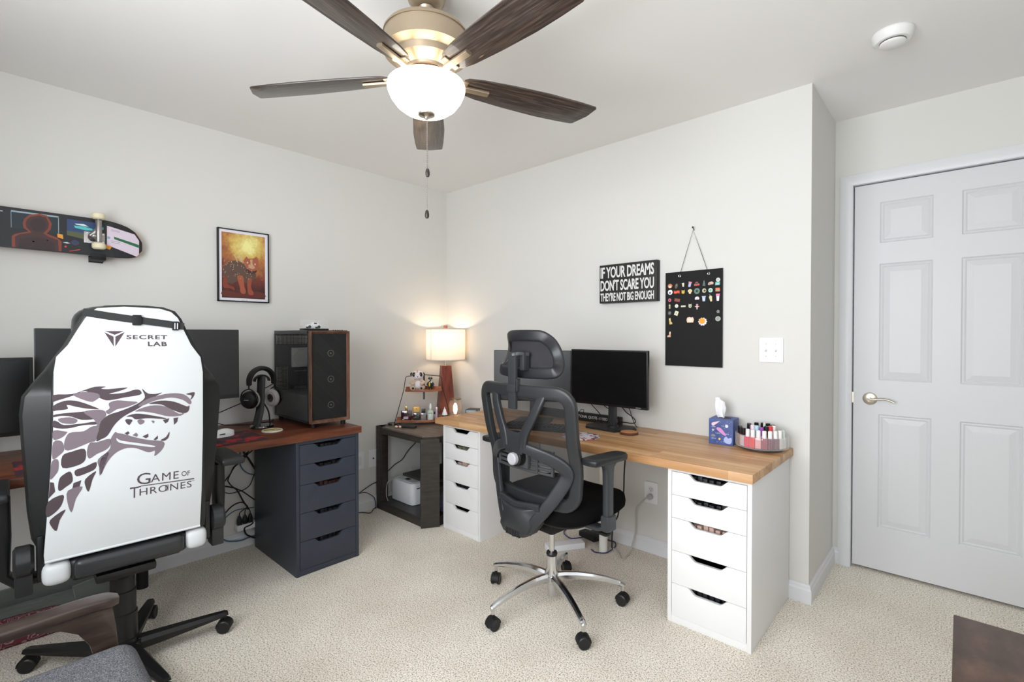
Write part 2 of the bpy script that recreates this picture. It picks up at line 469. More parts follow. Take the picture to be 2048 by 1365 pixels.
for i in range(len(xs) - 1):
    for j in range(len(zs) - 1):
        x0, x1, z0, z1 = xs[i], xs[i + 1], zs[j], zs[j + 1]
        if (x0, x1) in cols and (z0, z1) in rows:
            st = [(0, 0), (0.006, 0.006), (0.013, 0.0035), (0.020, 0.008), (0.046, 0.0015)]
            rect = lambda d_, y_: [(x0 + d_, YS + y_, z0 + d_), (x1 - d_, YS + y_, z0 + d_), (x1 - d_, YS + y_, z1 - d_), (x0 + d_, YS + y_, z1 - d_)]
            for (d0, y0), (d1, y1) in zip(st, st[1:]):
                a = rect(d0, y0); c = rect(d1, y1)
                for k in range(4): fq([a[k], a[(k + 1) % 4], c[(k + 1) % 4], c[k]])
            fq(rect(*st[-1]))
        else: fq([(x0, YS, z0), (x1, YS, z0), (x1, YS, z1), (x0, YS, z1)])
yb = YS + 0.035
fq([(DX0, yb, 0.016), (DX0, yb, DT), (DX1, yb, DT), (DX1, yb, 0.016)])
fq([(DX0, YS, 0.016), (DX0, YS, DT), (DX0, yb, DT), (DX0, yb, 0.016)]); fq([(DX1, YS, 0.016), (DX1, yb, 0.016), (DX1, yb, DT), (DX1, YS, DT)])
fq([(DX0, YS, DT), (DX1, YS, DT), (DX1, yb, DT), (DX0, yb, DT)]); fq([(DX0, YS, 0.016), (DX0, yb, 0.016), (DX1, yb, 0.016), (DX1, YS, 0.016)])
bmesh.ops.remove_doubles(t, verts=t.verts[:], dist=1e-5)
bmesh.ops.recalc_face_normals(t, faces=t.faces[:])
b._take(t)
door = struct('door_1', b, M_door, sharp=3)
b = MB(); hx, hz = 2.857, 0.943
b.lathe([(0, 0.012), (0.020, 0.012), (0.031, 0.008), (0.034, 0.0), (0.034, 0.0)], (hx, YS, hz), 28, (0, -1, 0))
b.cyl((hx, YS, hz), (hx, YS - 0.05, hz), 0.0095)
b.sweep(spline([Vector(p) for p in [(hx - 0.008, YS - 0.05, hz), (hx + 0.02, YS - 0.052, hz + 0.001), (hx + 0.055, YS - 0.050, hz + 0.007), (hx + 0.085, YS - 0.046, hz + 0.003), (hx + 0.108, YS - 0.044, hz - 0.008)]], 5), 0.008, 0.006)
b.build('door_handle', M_nickel, door)
b = MB(); b.box((DX0 - 0.006, YS - 0.002, 0.915), (DX0 + 0.001, YS + 0.02, 0.975)); b.build('strike_plate', M_nickel, door)
b = MB(); b.box((XB - 0.1, YD + 0.125, -0.05), (XR + 0.1, YD + 0.16, H)); struct('door_light_block', b, mat('light_block_grey', (90, 88, 84), 0.9))  # unseen slab added behind the door to keep sky light out of its gap

# ================================================================ DESKS
def drawer_unit(name, label, loc, rotz, m_, hgt, w, contents, group=None):
    # local frame : front face looks to -y, width along x from 0 to w, depth d
    d = 0.58; t_ = thing(name, label, 'drawer unit', loc, rotz, group)
    tk = 0.018
    b = MB(); b.box((0, 0, 0), (tk, d, hgt), 0.0015); b.box((w - tk, 0, 0), (w, d, hgt), 0.0015)
    b.box((tk, 0.002, hgt - tk), (w - tk, d, hgt)); b.box((tk, 0.004, 0.018), (w - tk, d, 0.036)); b.box((tk, d - 0.006, 0.036), (w - tk, d, hgt - tk))
    b.box((tk, 0.002, 0.0), (w - tk, 0.014, 0.030), 0.001)
    b.build('body', m_, t_, world=False)
    fr = [0.119, 0.119, 0.165, 0.165, 0.0]
    z = hgt - tk - 0.002; avail = z - 0.032; s_ = avail / 0.670 
    hs = [0.1075 * s_, 0.1075 * s_, 0.152 * s_, 0.152 * s_, 0.151 * s_]
    x0, x1 = tk + 0.002, w - tk - 0.002; cx = w / 2
    for k, h_ in enumerate(hs):
        za, zb = z - h_ + 0.0015, z - 0.0005
        n = 8; notch = []
        a, c_, dp = 0.088, 0.050, 0.025    # half widths of the cut at top and bottom, depth
        for i in range(n + 1):
            q = i / n; sm = q * q * (3 - 2 * q); notch.append((cx + a - (a - c_) * q, zb - dp * sm))
        poly = [(x0, za), (x1, za), (x1, zb)] + notch + [(2 * cx - u, v_) for u, v_ in notch[::-1]] + [(x0, zb)]
        b = MB(); b.prism(poly, lambda u, v_: Vector((u, 0.0, v_)), lambda u, v_: Vector((u, 0.016, v_)), 0.0012)
        o = b.build('drawer', m_, t_, world=False)
        b = MB(); b.box((x0 + 0.012, 0.016, za + 0.01), (x0 + 0.022, 0.50, zb - 0.035)); b.box((x1 - 0.022, 0.016, za + 0.01), (x1 - 0.012, 0.50, zb - 0.035)); b.box((x0 + .012, 0.016, za + 0.004), (x1 - .012, 0.5, za + 0.012))
        b.build('drawer_box', M_void, o, world=False)
        z -= h_
        if k < len(contents) and contents[k]:
            b = MB(); rr = random.Random(k * 7 + 3)
            for q in range(7):
                xx = cx - 0.085 + q * 0.026; b.box((xx, 0.03 + rr.random() * 0.02, zb - 0.055 - rr.random() * 0.01), (xx + 0.02, 0.20, zb - 0.012 - rr.random() * 0.012), 0.003)
            b.build('drawer_contents', contents[k], o, world=False)
    return t_
c1 = mat('contents_blush', (206, 172, 160), 0.6); c2 = mat('contents_dark', (34, 34, 38), 0.5); c3 = mat('contents_mixed', (120, 122, 96), 0.6)
# white desk, back wall
drawer_unit('drawer_unit', 'white five-drawer unit under the light wood desk end nearest the door', (2.252, -0.592, 0), 0, M_white, 0.700, 0.356, [c2, c2, c1, None, c2], 'white drawer units')
drawer_unit('drawer_unit', 'white five-drawer unit beside the black corner side table', (0.672, -0.592, 0), 0, M_white, 0.700, 0.356, [None, c3, c1, c2, None], 'white drawer units')
drawer_unit('drawer_unit', 'blue-black five-drawer unit under the dark walnut desk', (0.640, -1.562, 0), PI / 2, M_navy, 0.722, 0.364, [c2, c2, mat('contents_brown', (74, 44, 36), 0.6), c2, c2])
dk = thing('desk', 'light oak butcher-block desktop on two white drawer units', 'desk', (1.63, -0.32, 0))
b = MB(); b.box((0.637, -0.633, 0.7005), (2.622, -0.002, 0.738), 0.0022); b.build('desktop', M_beech, dk)
b = MB(); b.cyl((1.664, -0.188, 0), (1.664, -0.188, 0.69), 0.025, seg=32, bev=0.002); b.cyl((1.664, -0.188, 0.69), (1.664, -0.188, 0.7), 0.045)
b.build('leg', mat('white_leg', (232, 230, 224), 0.4), dk)
dk = thing('desk', 'dark walnut desk along the left wall', 'desk', (0.33, -2.1, 0))
b = MB(); b.box((0.018, -3.02, 0.7225), (0.655, -1.186, 0.760), 0.0025); b.build('desktop', M_walnut, dk)
b = MB(); b.cyl((0.15, -2.135, 0), (0.15, -2.135, 0.71), 0.025, seg=28); b.cyl((0.15, -2.135, 0.71), (0.15, -2.135, 0.722), 0.045)
b.build('leg', M_blackm, dk)
b = MB(); b.cyl((0.57, -2.95, 0), (0.57, -2.95, 0.722), 0.025, seg=28)
b.build('leg', M_blackm, dk)

# low rustic table by the door
t_ = thing('low_table', 'rustic dark wood table top cut off by bottom right corner', 'table', (3.46, -1.35, 0))
b = MB(); b.box((3.212, -1.95, 0.462), (3.722, -0.829, 0.50), 0.003); b.build('table_top', M_rustic, t_)
for x in (3.25, 3.68):
    for y in (-1.90, -0.88):
        b = MB(); b.box((x - 0.02, y - 0.02, 0), (x + 0.02, y + 0.02, 0.462), 0.002); b.build('leg', M_blackm, t_)

# ---------------------------------------------------------------- corner side table
TZ = 0.615
t_ = thing('side_table', 'black wooden corner side table with clipped corner and lower shelf', 'side table', (0.33, -0.35, 0))
poly = [(0.018, -0.022), (0.018, -0.690), (0.575, -0.690), (0.628, -0.605), (0.628, -0.022)]
b = MB(); b.prism(poly, onZ(TZ - 0.012), onZ(TZ), 0.001); b.build('table_top', M_sidetop, t_)
b = MB()
def rail(b, z0, z1, inset=0.0, tk=0.045):
    for (x0, y0), (x1, y1) in (((0.016, -0.692), (0.578, -0.692)), ((0.578, -0.692), (0.632, -0.606)), ((0.632, -0.606), (0.632, -0.02)), ((0.016, -0.02), (0.016, -0.692)), ((0.632, -0.02), (0.016, -0.02))):
        d = Vector((x1 - x0, y1 - y0, 0)).normalized(); nn = Vector((-d.y, d.x, 0))
        p = [Vector((x0, y0, z0)), Vector((x1, y1, z0)), Vector((x1, y1, z0)) + nn * tk, Vector((x0, y0, z0)) + nn * tk]
        b.loft([p, [q + Vector((0, 0, z1 - z0)) for q in p]])
rail(b, TZ - 0.052, TZ - 0.0125, 0, 0.022); b.build('apron', M_sidewood, t_)
b = MB(); b.prism(poly, onZ(0.045), onZ(0.062)); b.build('lower_shelf', mat('shelf_dark', (48, 46, 45), 0.4), t_)
b = MB(); rail(b, 0.0, 0.045, 0, 0.03); b.build('base_rail', M_sidewood, t_)
for (x0, y0, x1, y1) in ((0.016, -0.693, 0.092, -0.640), (0.016, -0.07, 0.07, -0.02), (0.58, -0.07, 0.633, -0.02)):
    b = MB(); b.box((x0, y0, 0), (x1, y1, TZ), 0.002); b.build('leg', M_sidewood, t_)
b = MB(); c, s_ = Vector((0.607, -0.652, 0)), Vector((0.053, 0.085, 0)).normalized(); nn = Vector((s_.y, -s_.x, 0))
pp = [c - s_ * 0.062 + nn * 0.012, c + s_ * 0.062 + nn * 0.012, c + s_ * 0.062 - nn * 0.045, c - s_ * 0.062 - nn * 0.045]
b.loft([pp, [q + Vector((0, 0, TZ - 0.02)) for q in pp]]); b.build('leg', M_sidewood, t_)
b = MB(); b.prism([(0.285, -0.06), (0.285, -0.645), (0.555, -0.645), (0.612, -0.57), (0.612, -0.06)], onZ(0.285), onZ(0.302)); b.build('middle_shelf', mat('shelf_dark', (48, 46, 45), 0.4), t_)

# printer on the lower shelf
PZ = 0.0635
t_ = thing('printer', 'compact white printer on lower shelf of black side table', 'printer', (0.28, -0.5, PZ), 0.0)
R = Matrix.Rotation(math.radians(0), 3, 'Z')
def PR(u, v_): q = R @ Vector((u, v_, 0)); return q
b = MB(); body = [(q.x + 0.205, q.y - 0.515) for q in [PR(u, v_) for u, v_ in rrect(-0.145, -0.088, 0.135, 0.088, 0.035)]]
b.prism(body, onZ(PZ), onZ(PZ + 0.155), 0.006); b.build('body', mat('printer_white', (222, 224, 228), 0.35), t_, sharp=30)
b = MB(); q = [(0.205 + p.x, -0.515 + p.y) for p in [PR(u, v_) for u, v_ in rrect(-0.09, -0.065, 0.115, 0.065, 0.012)]]
b.prism(q, onZ(PZ + 0.155), onZ(PZ + 0.158)); b.build('lid', mat('printer_lid', (214, 216, 220), 0.3), t_)
b = MB(); q = [(0.205 + p.x, -0.515 + p.y) for p in [PR(u, v_) for u, v_ in [(-.02, -.045), (.02, -.045), (.02, -.015), (-.02, -.015)]]]
b.prism(q, onZ(PZ + 0.158), onZ(PZ + 0.160)); b.build('display', M_blackm, t_)
b = MB(); q0 = PR(0.137, -0.05); q1 = PR(0.137, 0.04); b.sweep([Vector((0.205 + q0.x, -0.515 + q0.y, PZ + 0.118)), Vector((0.205 + q1.x, -0.515 + q1.y, PZ + 0.118))], 0.002, 0.003); b.build('paper_slot', M_blackm, t_)
# plastic bin with purple things
t_ = thing('plastic_bin', 'clear plastic bin with purple contents on side table lower shelf', 'storage bin', (0.52, -0.40, PZ))
b = MB(); b.box((0.435, -0.535, PZ), (0.605, -0.28, PZ + 0.125), 0.01); b.build('bin', M_clear, t_)
b = MB(); b.box((0.443, -0.528, PZ + 0.006), (0.598, -0.29, PZ + 0.055), 0.01); b.build('contents', mat('purple_cloth', (70, 62, 128), 0.8), t_)

# ================================================================ WALL THINGS
# framed print of an armoured tabby in a warm painted scene
t_ = thing('picture_frame', 'black framed portrait print of an armoured orange cat on left wall', 'picture', (0.0, -1.598, 1.706))
y0, y1, z0, z1 = -1.742, -1.455, 1.491, 1.922
b = MB()
for (a0, c0, a1, c1) in ((y0, z0, y1, z0 + .006), (y0, z1 - .006, y1, z1), (y0, z0, y0 + .006, z1), (y1 - .006, z0, y1, z1)):
    b.box((0.001, a0, c0), (0.024, a1, c1), 0.0008)
b.build('frame', M_blackm, t_)
b = MB(); b.box((0.001, y0 + .004, z0 + .004), (0.017, y1 - .004, z1 - .004)); b.build('mat_board', mat('mat_board', (224, 222, 230), 0.6), t_)
art = mat('painted_print', (200, 150, 80), 0.35)
v = coords(art); n = noise(art, v, 16, 8, 0.72)
sep = N(art, 'ShaderNodeVectorMath'); sep.operation = 'DISTANCE'; sep.inputs[1].default_value = (0.018, 0.020, 0.125); L(art, v, sep.inputs[0])
ma = N(art, 'ShaderNodeMath'); ma.operation = 'MULTIPLY_ADD'; L(art, n, ma.inputs[0]); ma.inputs[1].default_value = 0.24; L(art, sep.outputs['Value'], ma.inputs[2])
col = ramp(art, ma.outputs[0], [(0.13, (232, 226, 150)), (0.19, (206, 176, 96)), (0.25, (168, 108, 62)), (0.32, (112, 54, 46)), (0.42, (66, 36, 34))])
L(art, col, P(art).inputs['Base Color'])
ay0, ay1, az0, az1 = y0 + 0.0215, y1 - 0.0235, z0 + 0.0215, z1 - 0.022
b = MB(); b.box((0.017, ay0, az0), (0.0182, ay1, az1)); o = b.build('print', art, t_)
def AQ(x): return lambda u, v_: Vector((x, ay0 + (ay1 - ay0) * u, az0 + (az1 - az0) * v_))
def artshape(mb_, poly, x0, x1): mb_.prism(smooth2(poly, 3), AQ(x0), AQ(x1))
arts = [((96, 44, 38), [(0.02, 0.03), (.5, .012), (.98, .03), (.97, .09), (.8, .12), (.5, .08), (.2, .10), (0.03, .11)]),
        ((92, 70, 60), [(.02, .42), (.12, .53), (.30, .58), (.44, .56), (.56, .52), (.74, .44), (.78, .36), (.70, .28), (.56, .24), (.40, .28), (.22, .22), (.06, .26)]),
        ((128, 58, 40), [(.03, .16), (.16, .15), (.28, .12), (.26, .17), (.14, .20), (.10, .30), (.04, .32)]),
        ((160, 84, 60), [(.34, .34), (.48, .34), (.50, .20), (.54, .11), (.50, .07), (.42, .09), (.40, .18)]),
        ((146, 74, 54), [(.58, .30), (.68, .32), (.66, .18), (.72, .10), (.70, .06), (.60, .07), (.58, .16)]),
        ((156, 88, 64), [(.50, .60), (.56, .66), (.60, .63), (.72, .64), (.80, .67), (.84, .60), (.85, .52), (.78, .46), (.66, .44), (.56, .48), (.50, .54)]),
        ((70, 46, 42), [(.56, .46), (.68, .43), (.80, .46), (.78, .42), (.66, .39), (.57, .42)]),
        ((190, 146, 116), [(.64, .61), (.70, .62), (.70, .55), (.76, .50), (.70, .47), (.62, .49), (.60, .53), (.66, .55)])]
for k, (cc, poly) in enumerate(arts):
    b = MB(); artshape(b, poly, 0.0182, 0.0186 + k * 0.0001); b.build('print_figure', mat('print_tone_%s' % 'abcdefgh'[k], cc, 0.5), t_)
b = MB()
for u, v_ in ((.58, .565), (.76, .55)): artshape(b, circle((u, v_), 0.016, 10), 0.0186, 0.0195)
for u0, v0, u1, v1 in ((.28, .66, .36, .55), (.38, .67, .44, .56), (.41, .67, .46, .57)):
    b.sweep([AQ(0.0192)(u0, v0), AQ(0.0192)(u1, v1)], 0.0015, 0.0006)
rr = random.Random(5)
for k in range(60):
    u, v_ = rr.uniform(.02, .7), rr.uniform(.3, .57)
    b.prism(circle((u, v_), rr.uniform(.004, .009), 5), AQ(0.0192), AQ(0.0196))
b.build('print_highlights', mat('print_light', (196, 180, 158), 0.5), t_)
b = MB()
for k, (u, w_) in enumerate(((-1.612, .010), (-1.600, .007), (-1.588, .008))): b.box((0.017, u, 1.5005), (0.0173, u + w_, 1.5025))
b.build('caption', mat('caption_grey', (120, 118, 118), 0.6), t_)

# skateboard on wall rests
t_ = thing('skateboard', 'black graphic skateboard deck mounted sideways on left wall', 'skateboard', (0.07, -2.45, 1.77))
half = [(-2.18, 1.849), (-2.212, 1.857), (-2.253, 1.8635), (-2.34, 1.865), (-2.62, 1.866), (-2.78, 1.862), (-2.84, 1.845), (-2.885, 1.81), (-2.895, 1.77)]
low = [(-2.885, 1.735), (-2.84, 1.70), (-2.78, 1.687), (-2.62, 1.684), (-2.43, 1.683), (-2.269, 1.681), (-2.212, 1.682), (-2.158, 1.687), (-2.128, 1.699), (-2.109, 1.722), (-2.1035, 1.754), (-2.109, 1.785), (-2.127, 1.815), (-2.152, 1.836)]
def deckx(u, v_, off=0.0):
    k = max(0.0, u + 2.24) / 0.14; k2 = max(0.0, -2.76 - u) / 0.14
    return 0.070 + off - 0.018 * (k ** 1.5) - 0.018 * (k2 ** 1.5)
def DK(off): return lambda u, v_: Vector((deckx(u, v_, off), u, v_))
outline = smooth2(half + low, 3)
b = MB(); b.prism(outline, DK(-0.011), DK(-0.0015), 0.001); b.build('deck', mat('maple_ply', (176, 128, 92), 0.5), t_)
NS = 26
YS_ = [-2.892 + (2.892 - 2.106) * k / NS for k in range(NS + 1)]
def clip(poly, a, lo):
    out = []; n = len(poly)
    for i in range(n):
        p, q = poly[i], poly[(i + 1) % n]; ip = (p[0] >= a) if lo else (p[0] <= a); iq = (q[0] >= a) if lo else (q[0] <= a)
        if ip: out.append(p)
        if ip != iq:
            t = (a - p[0]) / (q[0] - p[0]); out.append((a, p[1] + (q[1] - p[1]) * t))
    return out
def subdeck(mb_, poly, o0, o1):
    # printed shapes are cut to the same strips as the deck so they follow the kicked nose
    for a, c_ in zip(YS_, YS_[1:]):
        q = clip(clip(poly, a, True), c_, False)
        r = []
        for p in q:
            if not r or abs(p[0] - r[-1][0]) + abs(p[1] - r[-1][1]) > 1e-6: r.append(p)
        if len(r) > 2 and abs(r[0][0] - r[-1][0]) + abs(r[0][1] - r[-1][1]) < 1e-6: r.pop()
        if len(r) >= 3:
            ar = sum(r[i][0] * r[(i + 1) % len(r)][1] - r[(i + 1) % len(r)][0] * r[i][1] for i in range(len(r)))
            if abs(ar) > 2e-8: mb_.prism(r, DK(o0), DK(o1))
b = MB()
n_ = 26; ys = [-2.892 + (2.892 - 2.106) * k / n_ for k in range(n_ + 1)]
def edge_z(y, top):
    best = None; pts = outline; n = len(pts); hits = []
    for i in range(n):
        (a, za), (c_, zc) = pts[i], pts[(i + 1) % n]
        if (a - y) * (c_ - y) <= 0 and abs(a - c_) > 1e-9: hits.append(za + (zc - za) * (y - a) / (c_ - a))
    if not hits: return None
    return max(hits) if top else min(hits)
for i in range(n_):
    a, c_ = ys[i], ys[i + 1]
    q = [edge_z(a, True), edge_z(a, False), edge_z(c_, True), edge_z(c_, False)]
    if None in q: continue
    b.prism([(a, q[1]), (c_, q[3]), (c_, q[2]), (a, q[0])], DK(-0.0016), DK(0.0))
b.build('deck_graphic', mat('deck_black', (26, 27, 31), 0.4), t_)
G = lambda name, cc, polys, o1: (lambda mb_: ([subdeck(mb_, pl, 0.0, o1) for pl in polys], mb_.build('deck_graphic', mat(name, cc, 0.45), t_)))(MB())
G('deck_dim_screen', (30, 40, 48), [[(-2.585, 1.851), (-2.585, 1.775), (-2.428, 1.771), (-2.429, 1.851)]], 0.0004)
G('deck_screen_line', (150, 170, 180), [[(-2.586, 1.853), (-2.586, 1.846), (-2.428, 1.846), (-2.428, 1.853)], [(-2.4305, 1.85), (-2.4305, 1.771), (-2.428, 1.771), (-2.428, 1.85)], [(-2.587, 1.85), (-2.587, 1.775), (-2.5855, 1.775), (-2.5855, 1.85)]], 0.0006)
G('deck_blue_screen', (46, 66, 108), [[(-2.399, 1.846), (-2.400, 1.790), (-2.272, 1.784), (-2.272, 1.844)]], 0.0004)
G('deck_olive', (82, 88, 62), [[(-2.400, 1.790), (-2.400, 1.769), (-2.324, 1.755), (-2.272, 1.768), (-2.272, 1.784)]], 0.0004)
G('deck_cyan', (86, 190, 190), [[(-2.375, 1.818), (-2.370, 1.808), (-2.33, 1.802), (-2.30, 1.805), (-2.31, 1.814), (-2.34, 1.82)], [(-2.276, 1.826), (-2.276, 1.815), (-2.264, 1.815), (-2.264, 1.826)]], 0.0007)
G('deck_white_marks', (206, 216, 222), [[(-2.372, 1.828), (-2.365, 1.823), (-2.32, 1.821), (-2.34, 1.832)], [(-2.415, 1.732), (-2.40, 1.728), (-2.388, 1.731), (-2.40, 1.735)], [(-2.62, 1.845), (-2.62, 1.842), (-2.612, 1.842), (-2.612, 1.845)]], 0.0007)
head = [(-2.528, 1.842), (-2.494, 1.853), (-2.469, 1.849), (-2.452, 1.814), (-2.457, 1.786), (-2.47, 1.765), (-2.435, 1.751), (-2.419, 1.735), (-2.42, 1.688), (-2.585, 1.688), (-2.585, 1.736), (-2.576, 1.747), (-2.531, 1.766), (-2.547, 1.780), (-2.55, 1.801), (-2.544, 1.822)]
G('deck_hood_rim', (126, 58, 42), [head], 0.0008)
inner_ = [(-2.524, 1.834), (-2.494, 1.845), (-2.472, 1.840), (-2.462, 1.812), (-2.466, 1.788), (-2.482, 1.764), (-2.462, 1.750), (-2.432, 1.740), (-2.430, 1.688), (-2.574, 1.688), (-2.575, 1.734), (-2.560, 1.748), (-2.520, 1.762), (-2.537, 1.782), (-2.540, 1.801), (-2.536, 1.818)]
G('deck_hood', (66, 38, 38), [inner_], 0.0011)
G('deck_hood_shade', (48, 30, 33), [[(-2.518, 1.822), (-2.494, 1.832), (-2.476, 1.822), (-2.472, 1.800), (-2.480, 1.778), (-2.498, 1.768), (-2.518, 1.776), (-2.527, 1.798)], [(-2.565, 1.688), (-2.56, 1.730), (-2.51, 1.742), (-2.47, 1.738), (-2.445, 1.72), (-2.443, 1.688)]], 0.0013)
G('deck_orange', (226, 150, 52), [[(-2.434, 1.77), (-2.433, 1.753), (-2.413, 1.748), (-2.415, 1.768)], [(-2.254, 1.741), (-2.256, 1.724), (-2.240, 1.719), (-2.232, 1.737)]], 0.0013)
G('deck_red', (200, 62, 56), [circle((-2.515, 1.722), 0.0035, 8), circle((-2.468, 1.735), 0.003, 8), circle((-2.405, 1.713), 0.0045, 8), [(-2.393, 1.694), (-2.392, 1.691), (-2.353, 1.703), (-2.354, 1.707)]], 0.0013)
G('deck_slate', (52, 56, 84), [circle((-2.371, 1.736), 0.014, 12, sx=1.1, sy=0.9)], 0.0008)
G('deck_paper', (214, 200, 214), [[(-2.251, 1.838), (-2.252, 1.741), (-2.131, 1.699), (-2.120, 1.711), (-2.119, 1.782), (-2.138, 1.812)]], 0.0006)
G('deck_green', (38, 104, 66), [[(-2.224, 1.787), (-2.223, 1.775), (-2.120, 1.745), (-2.120, 1.761)]], 0.0010)
G('deck_grey_text', (120, 116, 130), [[(-2.235 + 0.0, z), (-2.235, z - .0015), (-2.20, z - .006), (-2.20, z - .0045)] for z in (1.822, 1.816, 1.766, 1.758)], 0.0010)
G('deck_badge', (120, 170, 200), [circle((-2.2445, 1.779), 0.0065, 10)], 0.0010)
def truck(yc, wheels_visible=True):
    o = MB(); zc = 1.775
    o.box((0.0705, yc - 0.052, zc - 0.034), (0.0755, yc + 0.028, zc + 0.022), 0.002)
    o.cyl((0.075, yc - 0.018, zc - 0.004), (0.105, yc - 0.012, zc - 0.002), 0.021, 0.014)
    o.cyl((0.102, yc, 1.722), (0.102, yc, 1.876), 0.009); o.cyl((0.102, yc, 1.745), (0.102, yc, 1.855), 0.013, bev=0.003)
    o.sweep([Vector((0.102, yc, 1.815)), Vector((0.095, yc - 0.016, 1.79)), Vector((0.09, yc - 0.03, 1.775))], [0.006, 0.010, 0.012], [0.012, 0.012, 0.010])
    return o
for yc in (-2.287, -2.745):
    tr = truck(yc).build('truck', mat('cast_aluminium', (158, 154, 152), 0.35, 0.9), t_)
    for za, zb in ((1.711, 1.743), (1.857, 1.889)):
        b = MB(); b.lathe([(0.006, za), (0.020, za), (0.0265, za + 0.006), (0.0275, (za + zb) / 2), (0.0265, zb - 0.006), (0.020, zb), (0.006, zb)], (0.102, yc, 0), 28); b.build('wheel', M_cream, tr)
    b = MB()
    for dy in (-0.04, 0.02):
        for dz in (-0.026, 0.014): b.cyl((0.0755, yc + dy, 1.775 + dz), (0.0785, yc + dy, 1.775 + dz), 0.0035)
    b.sphere((0.112, yc - 0.02, 1.772), 0.010); b.build('bolts', M_chrome, tr)
for yc in (-2.287, -2.745):
    b = MB(); b.box((0.0, yc - 0.028, 1.655), (0.006, yc + 0.028, 1.70), 0.001); b.box((0.0, yc - 0.028, 1.660), (0.098, yc + 0.028, 1.678), 0.002); b.box((0.088, yc - .028, 1.66), (0.098, yc + .028, 1.69), 0.002)
    tag(b.build('skateboard_rest', M_blackm, origin=(0.0, yc, 1.67)), 'small black bracket holding the %s truck of the skateboard' % ('right' if yc > -2.5 else 'left'), 'wall bracket')

# word sign
t_ = thing('box_sign', 'black wooden box sign reading IF YOUR DREAMS DON\'T SCARE YOU', 'sign', (1.73, 0, 1.61))
b = MB(); b.box((1.541, -0.042, 1.489), (1.926, 0.0, 1.727), 0.002); b.build('box', mat('sign_black', (34, 33, 32), 0.6), t_)
b = MB()
for a, c_ in (((1.543, -0.0425, 1.725), (1.924, -0.0425, 1.725)), ((1.543, -0.0425, 1.491), (1.924, -0.0425, 1.491)), ((1.543, -0.0425, 1.491), (1.543, -0.0425, 1.725)), ((1.924, -0.0425, 1.491), (1.924, -0.0425, 1.725))):
    b.sweep([Vector(a), Vector(c_)], 0.0013, 0.0006)
b.build('worn_edges', mat('sign_wear', (96, 92, 86), 0.8), t_)
sg = mat('sign_letters', (218, 218, 216), 0.7)
for tx, x0, x1, z0, z1 in (('IF YOUR DREAMS', 1.549, 1.909, 1.643, 1.713), ('DON\'T SCARE YOU', 1.549, 1.909, 1.564, 1.632), ('THEY\'RE NOT BIG ENOUGH', 1.549, 1.909, 1.500, 1.553)):
    b = MB(); b.text(tx, (x0, -0.042, z0), (x1 - x0, 0, 0), (0, 0, z1 - z0), (0, -0.0012, 0), offset=0.024, spacing=0.95); b.build('lettering', sg, t_)

# pin banner with cord and nail
t_ = thing('pin_banner', 'black canvas pin banner hanging by a cord from a nail', 'banner', (2.126, 0, 1.38))
b = MB(); b.box((1.965, -0.012, 1.116), (2.286, -0.0105, 1.6475), 0.0005)
m_ = mat('black_canvas', (26, 26, 27), 0.9); v = coords(m_); bump(m_, noise(m_, v, 600, 2), 0.4, 0.0008)
b.build('canvas', m_, t_)
for gx in (2.049, 2.211):
    b = MB(); b.lathe([(0.0035, 0), (0.0078, 0.0), (0.0082, 0.0012), (0.0060, 0.0022), (0.0035, 0.0012), (0.0035, 0)], (gx, -0.012, 1.6235), 18, (0, -1, 0), caps=False); b.build('grommet', M_chrome, t_)
b = MB(); b.tube([(2.049, -0.0145, 1.6235), (2.085, -0.012, 1.745), (2.124, -0.010, 1.872), (2.166, -0.012, 1.755), (2.211, -0.0145, 1.6235)], 0.0013, 6, smooth=False); b.build('cord', M_blackm, t_)
b = MB(); b.cyl((2.126, 0.0, 1.872), (2.127, -0.022, 1.885), 0.0022, seg=10); b.cyl((2.127, -0.022, 1.885), (2.127, -0.0235, 1.886), 0.005, seg=12)
tag(b.build('nail', M_blackm, origin=(2.126, 0, 1.875)), 'small black nail the banner cord hangs from', 'nail')

# enamel pins
PINS = [('bowl', 1.993, 1.571), ('leaf', 2.03, 1.568), ('cup_w', 2.07, 1.572), ('cup_p', 2.108, 1.572), ('car', 2.147, 1.572), ('tree', 2.186, 1.574), ('cat', 2.223, 1.57), ('teal', 2.259, 1.567), ('ball', 2.262, 1.5865), ('face', 1.994, 1.535), ('bacon', 2.033, 1.534), ('bear', 2.07, 1.533), ('shell', 2.109, 1.533), ('donut', 2.148, 1.533), ('moon', 2.188, 1.533), ('mint', 2.222, 1.533), ('flag', 2.26, 1.534), ('ring', 1.991, 1.49), ('choc', 2.036, 1.488), ('cloud', 2.149, 1.493), ('cup_b', 2.186, 1.489), ('cup_y', 2.223, 1.492), ('cup_r', 2.261, 1.493), ('can', 1.991, 1.455), ('disc', 2.032, 1.455), ('bar', 2.071, 1.452), ('panda', 2.11, 1.453), ('girl', 2.149, 1.447), ('grey', 1.991, 1.416), ('card', 2.031, 1.414), ('bug', 2.262, 1.417), ('silver', 2.262, 1.378), ('boot_y', 1.995, 1.37), ('sign', 2.111, 1.375), ('flower', 2.18, 1.364), ('boot_p', 1.988, 1.295)]
cup = [(-.6, -1), (.6, -1), (.85, .7), (1, .75), (1, 1), (-1, 1), (-1, .75), (-.85, .7)]
cloud = [(-1, -.4), (-.6, -.8), (0, -.6), (.7, -.8), (1, -.2), (.9, .3), (.5, .8), (0, .9), (-.5, .8), (-.9, .4)]
boot = [(-1, -1), (.9, -1), (.9, .9), (.3, 1), (.0, -.2), (-.9, -.5)]
bears = [(-.7, -.7), (0, -1), (.7, -.7), (.9, 0), (.75, .5), (.9, .95), (.5, .75), (0, .65), (-.5, .75), (-.9, .95), (-.75, .5), (-.9, 0)]
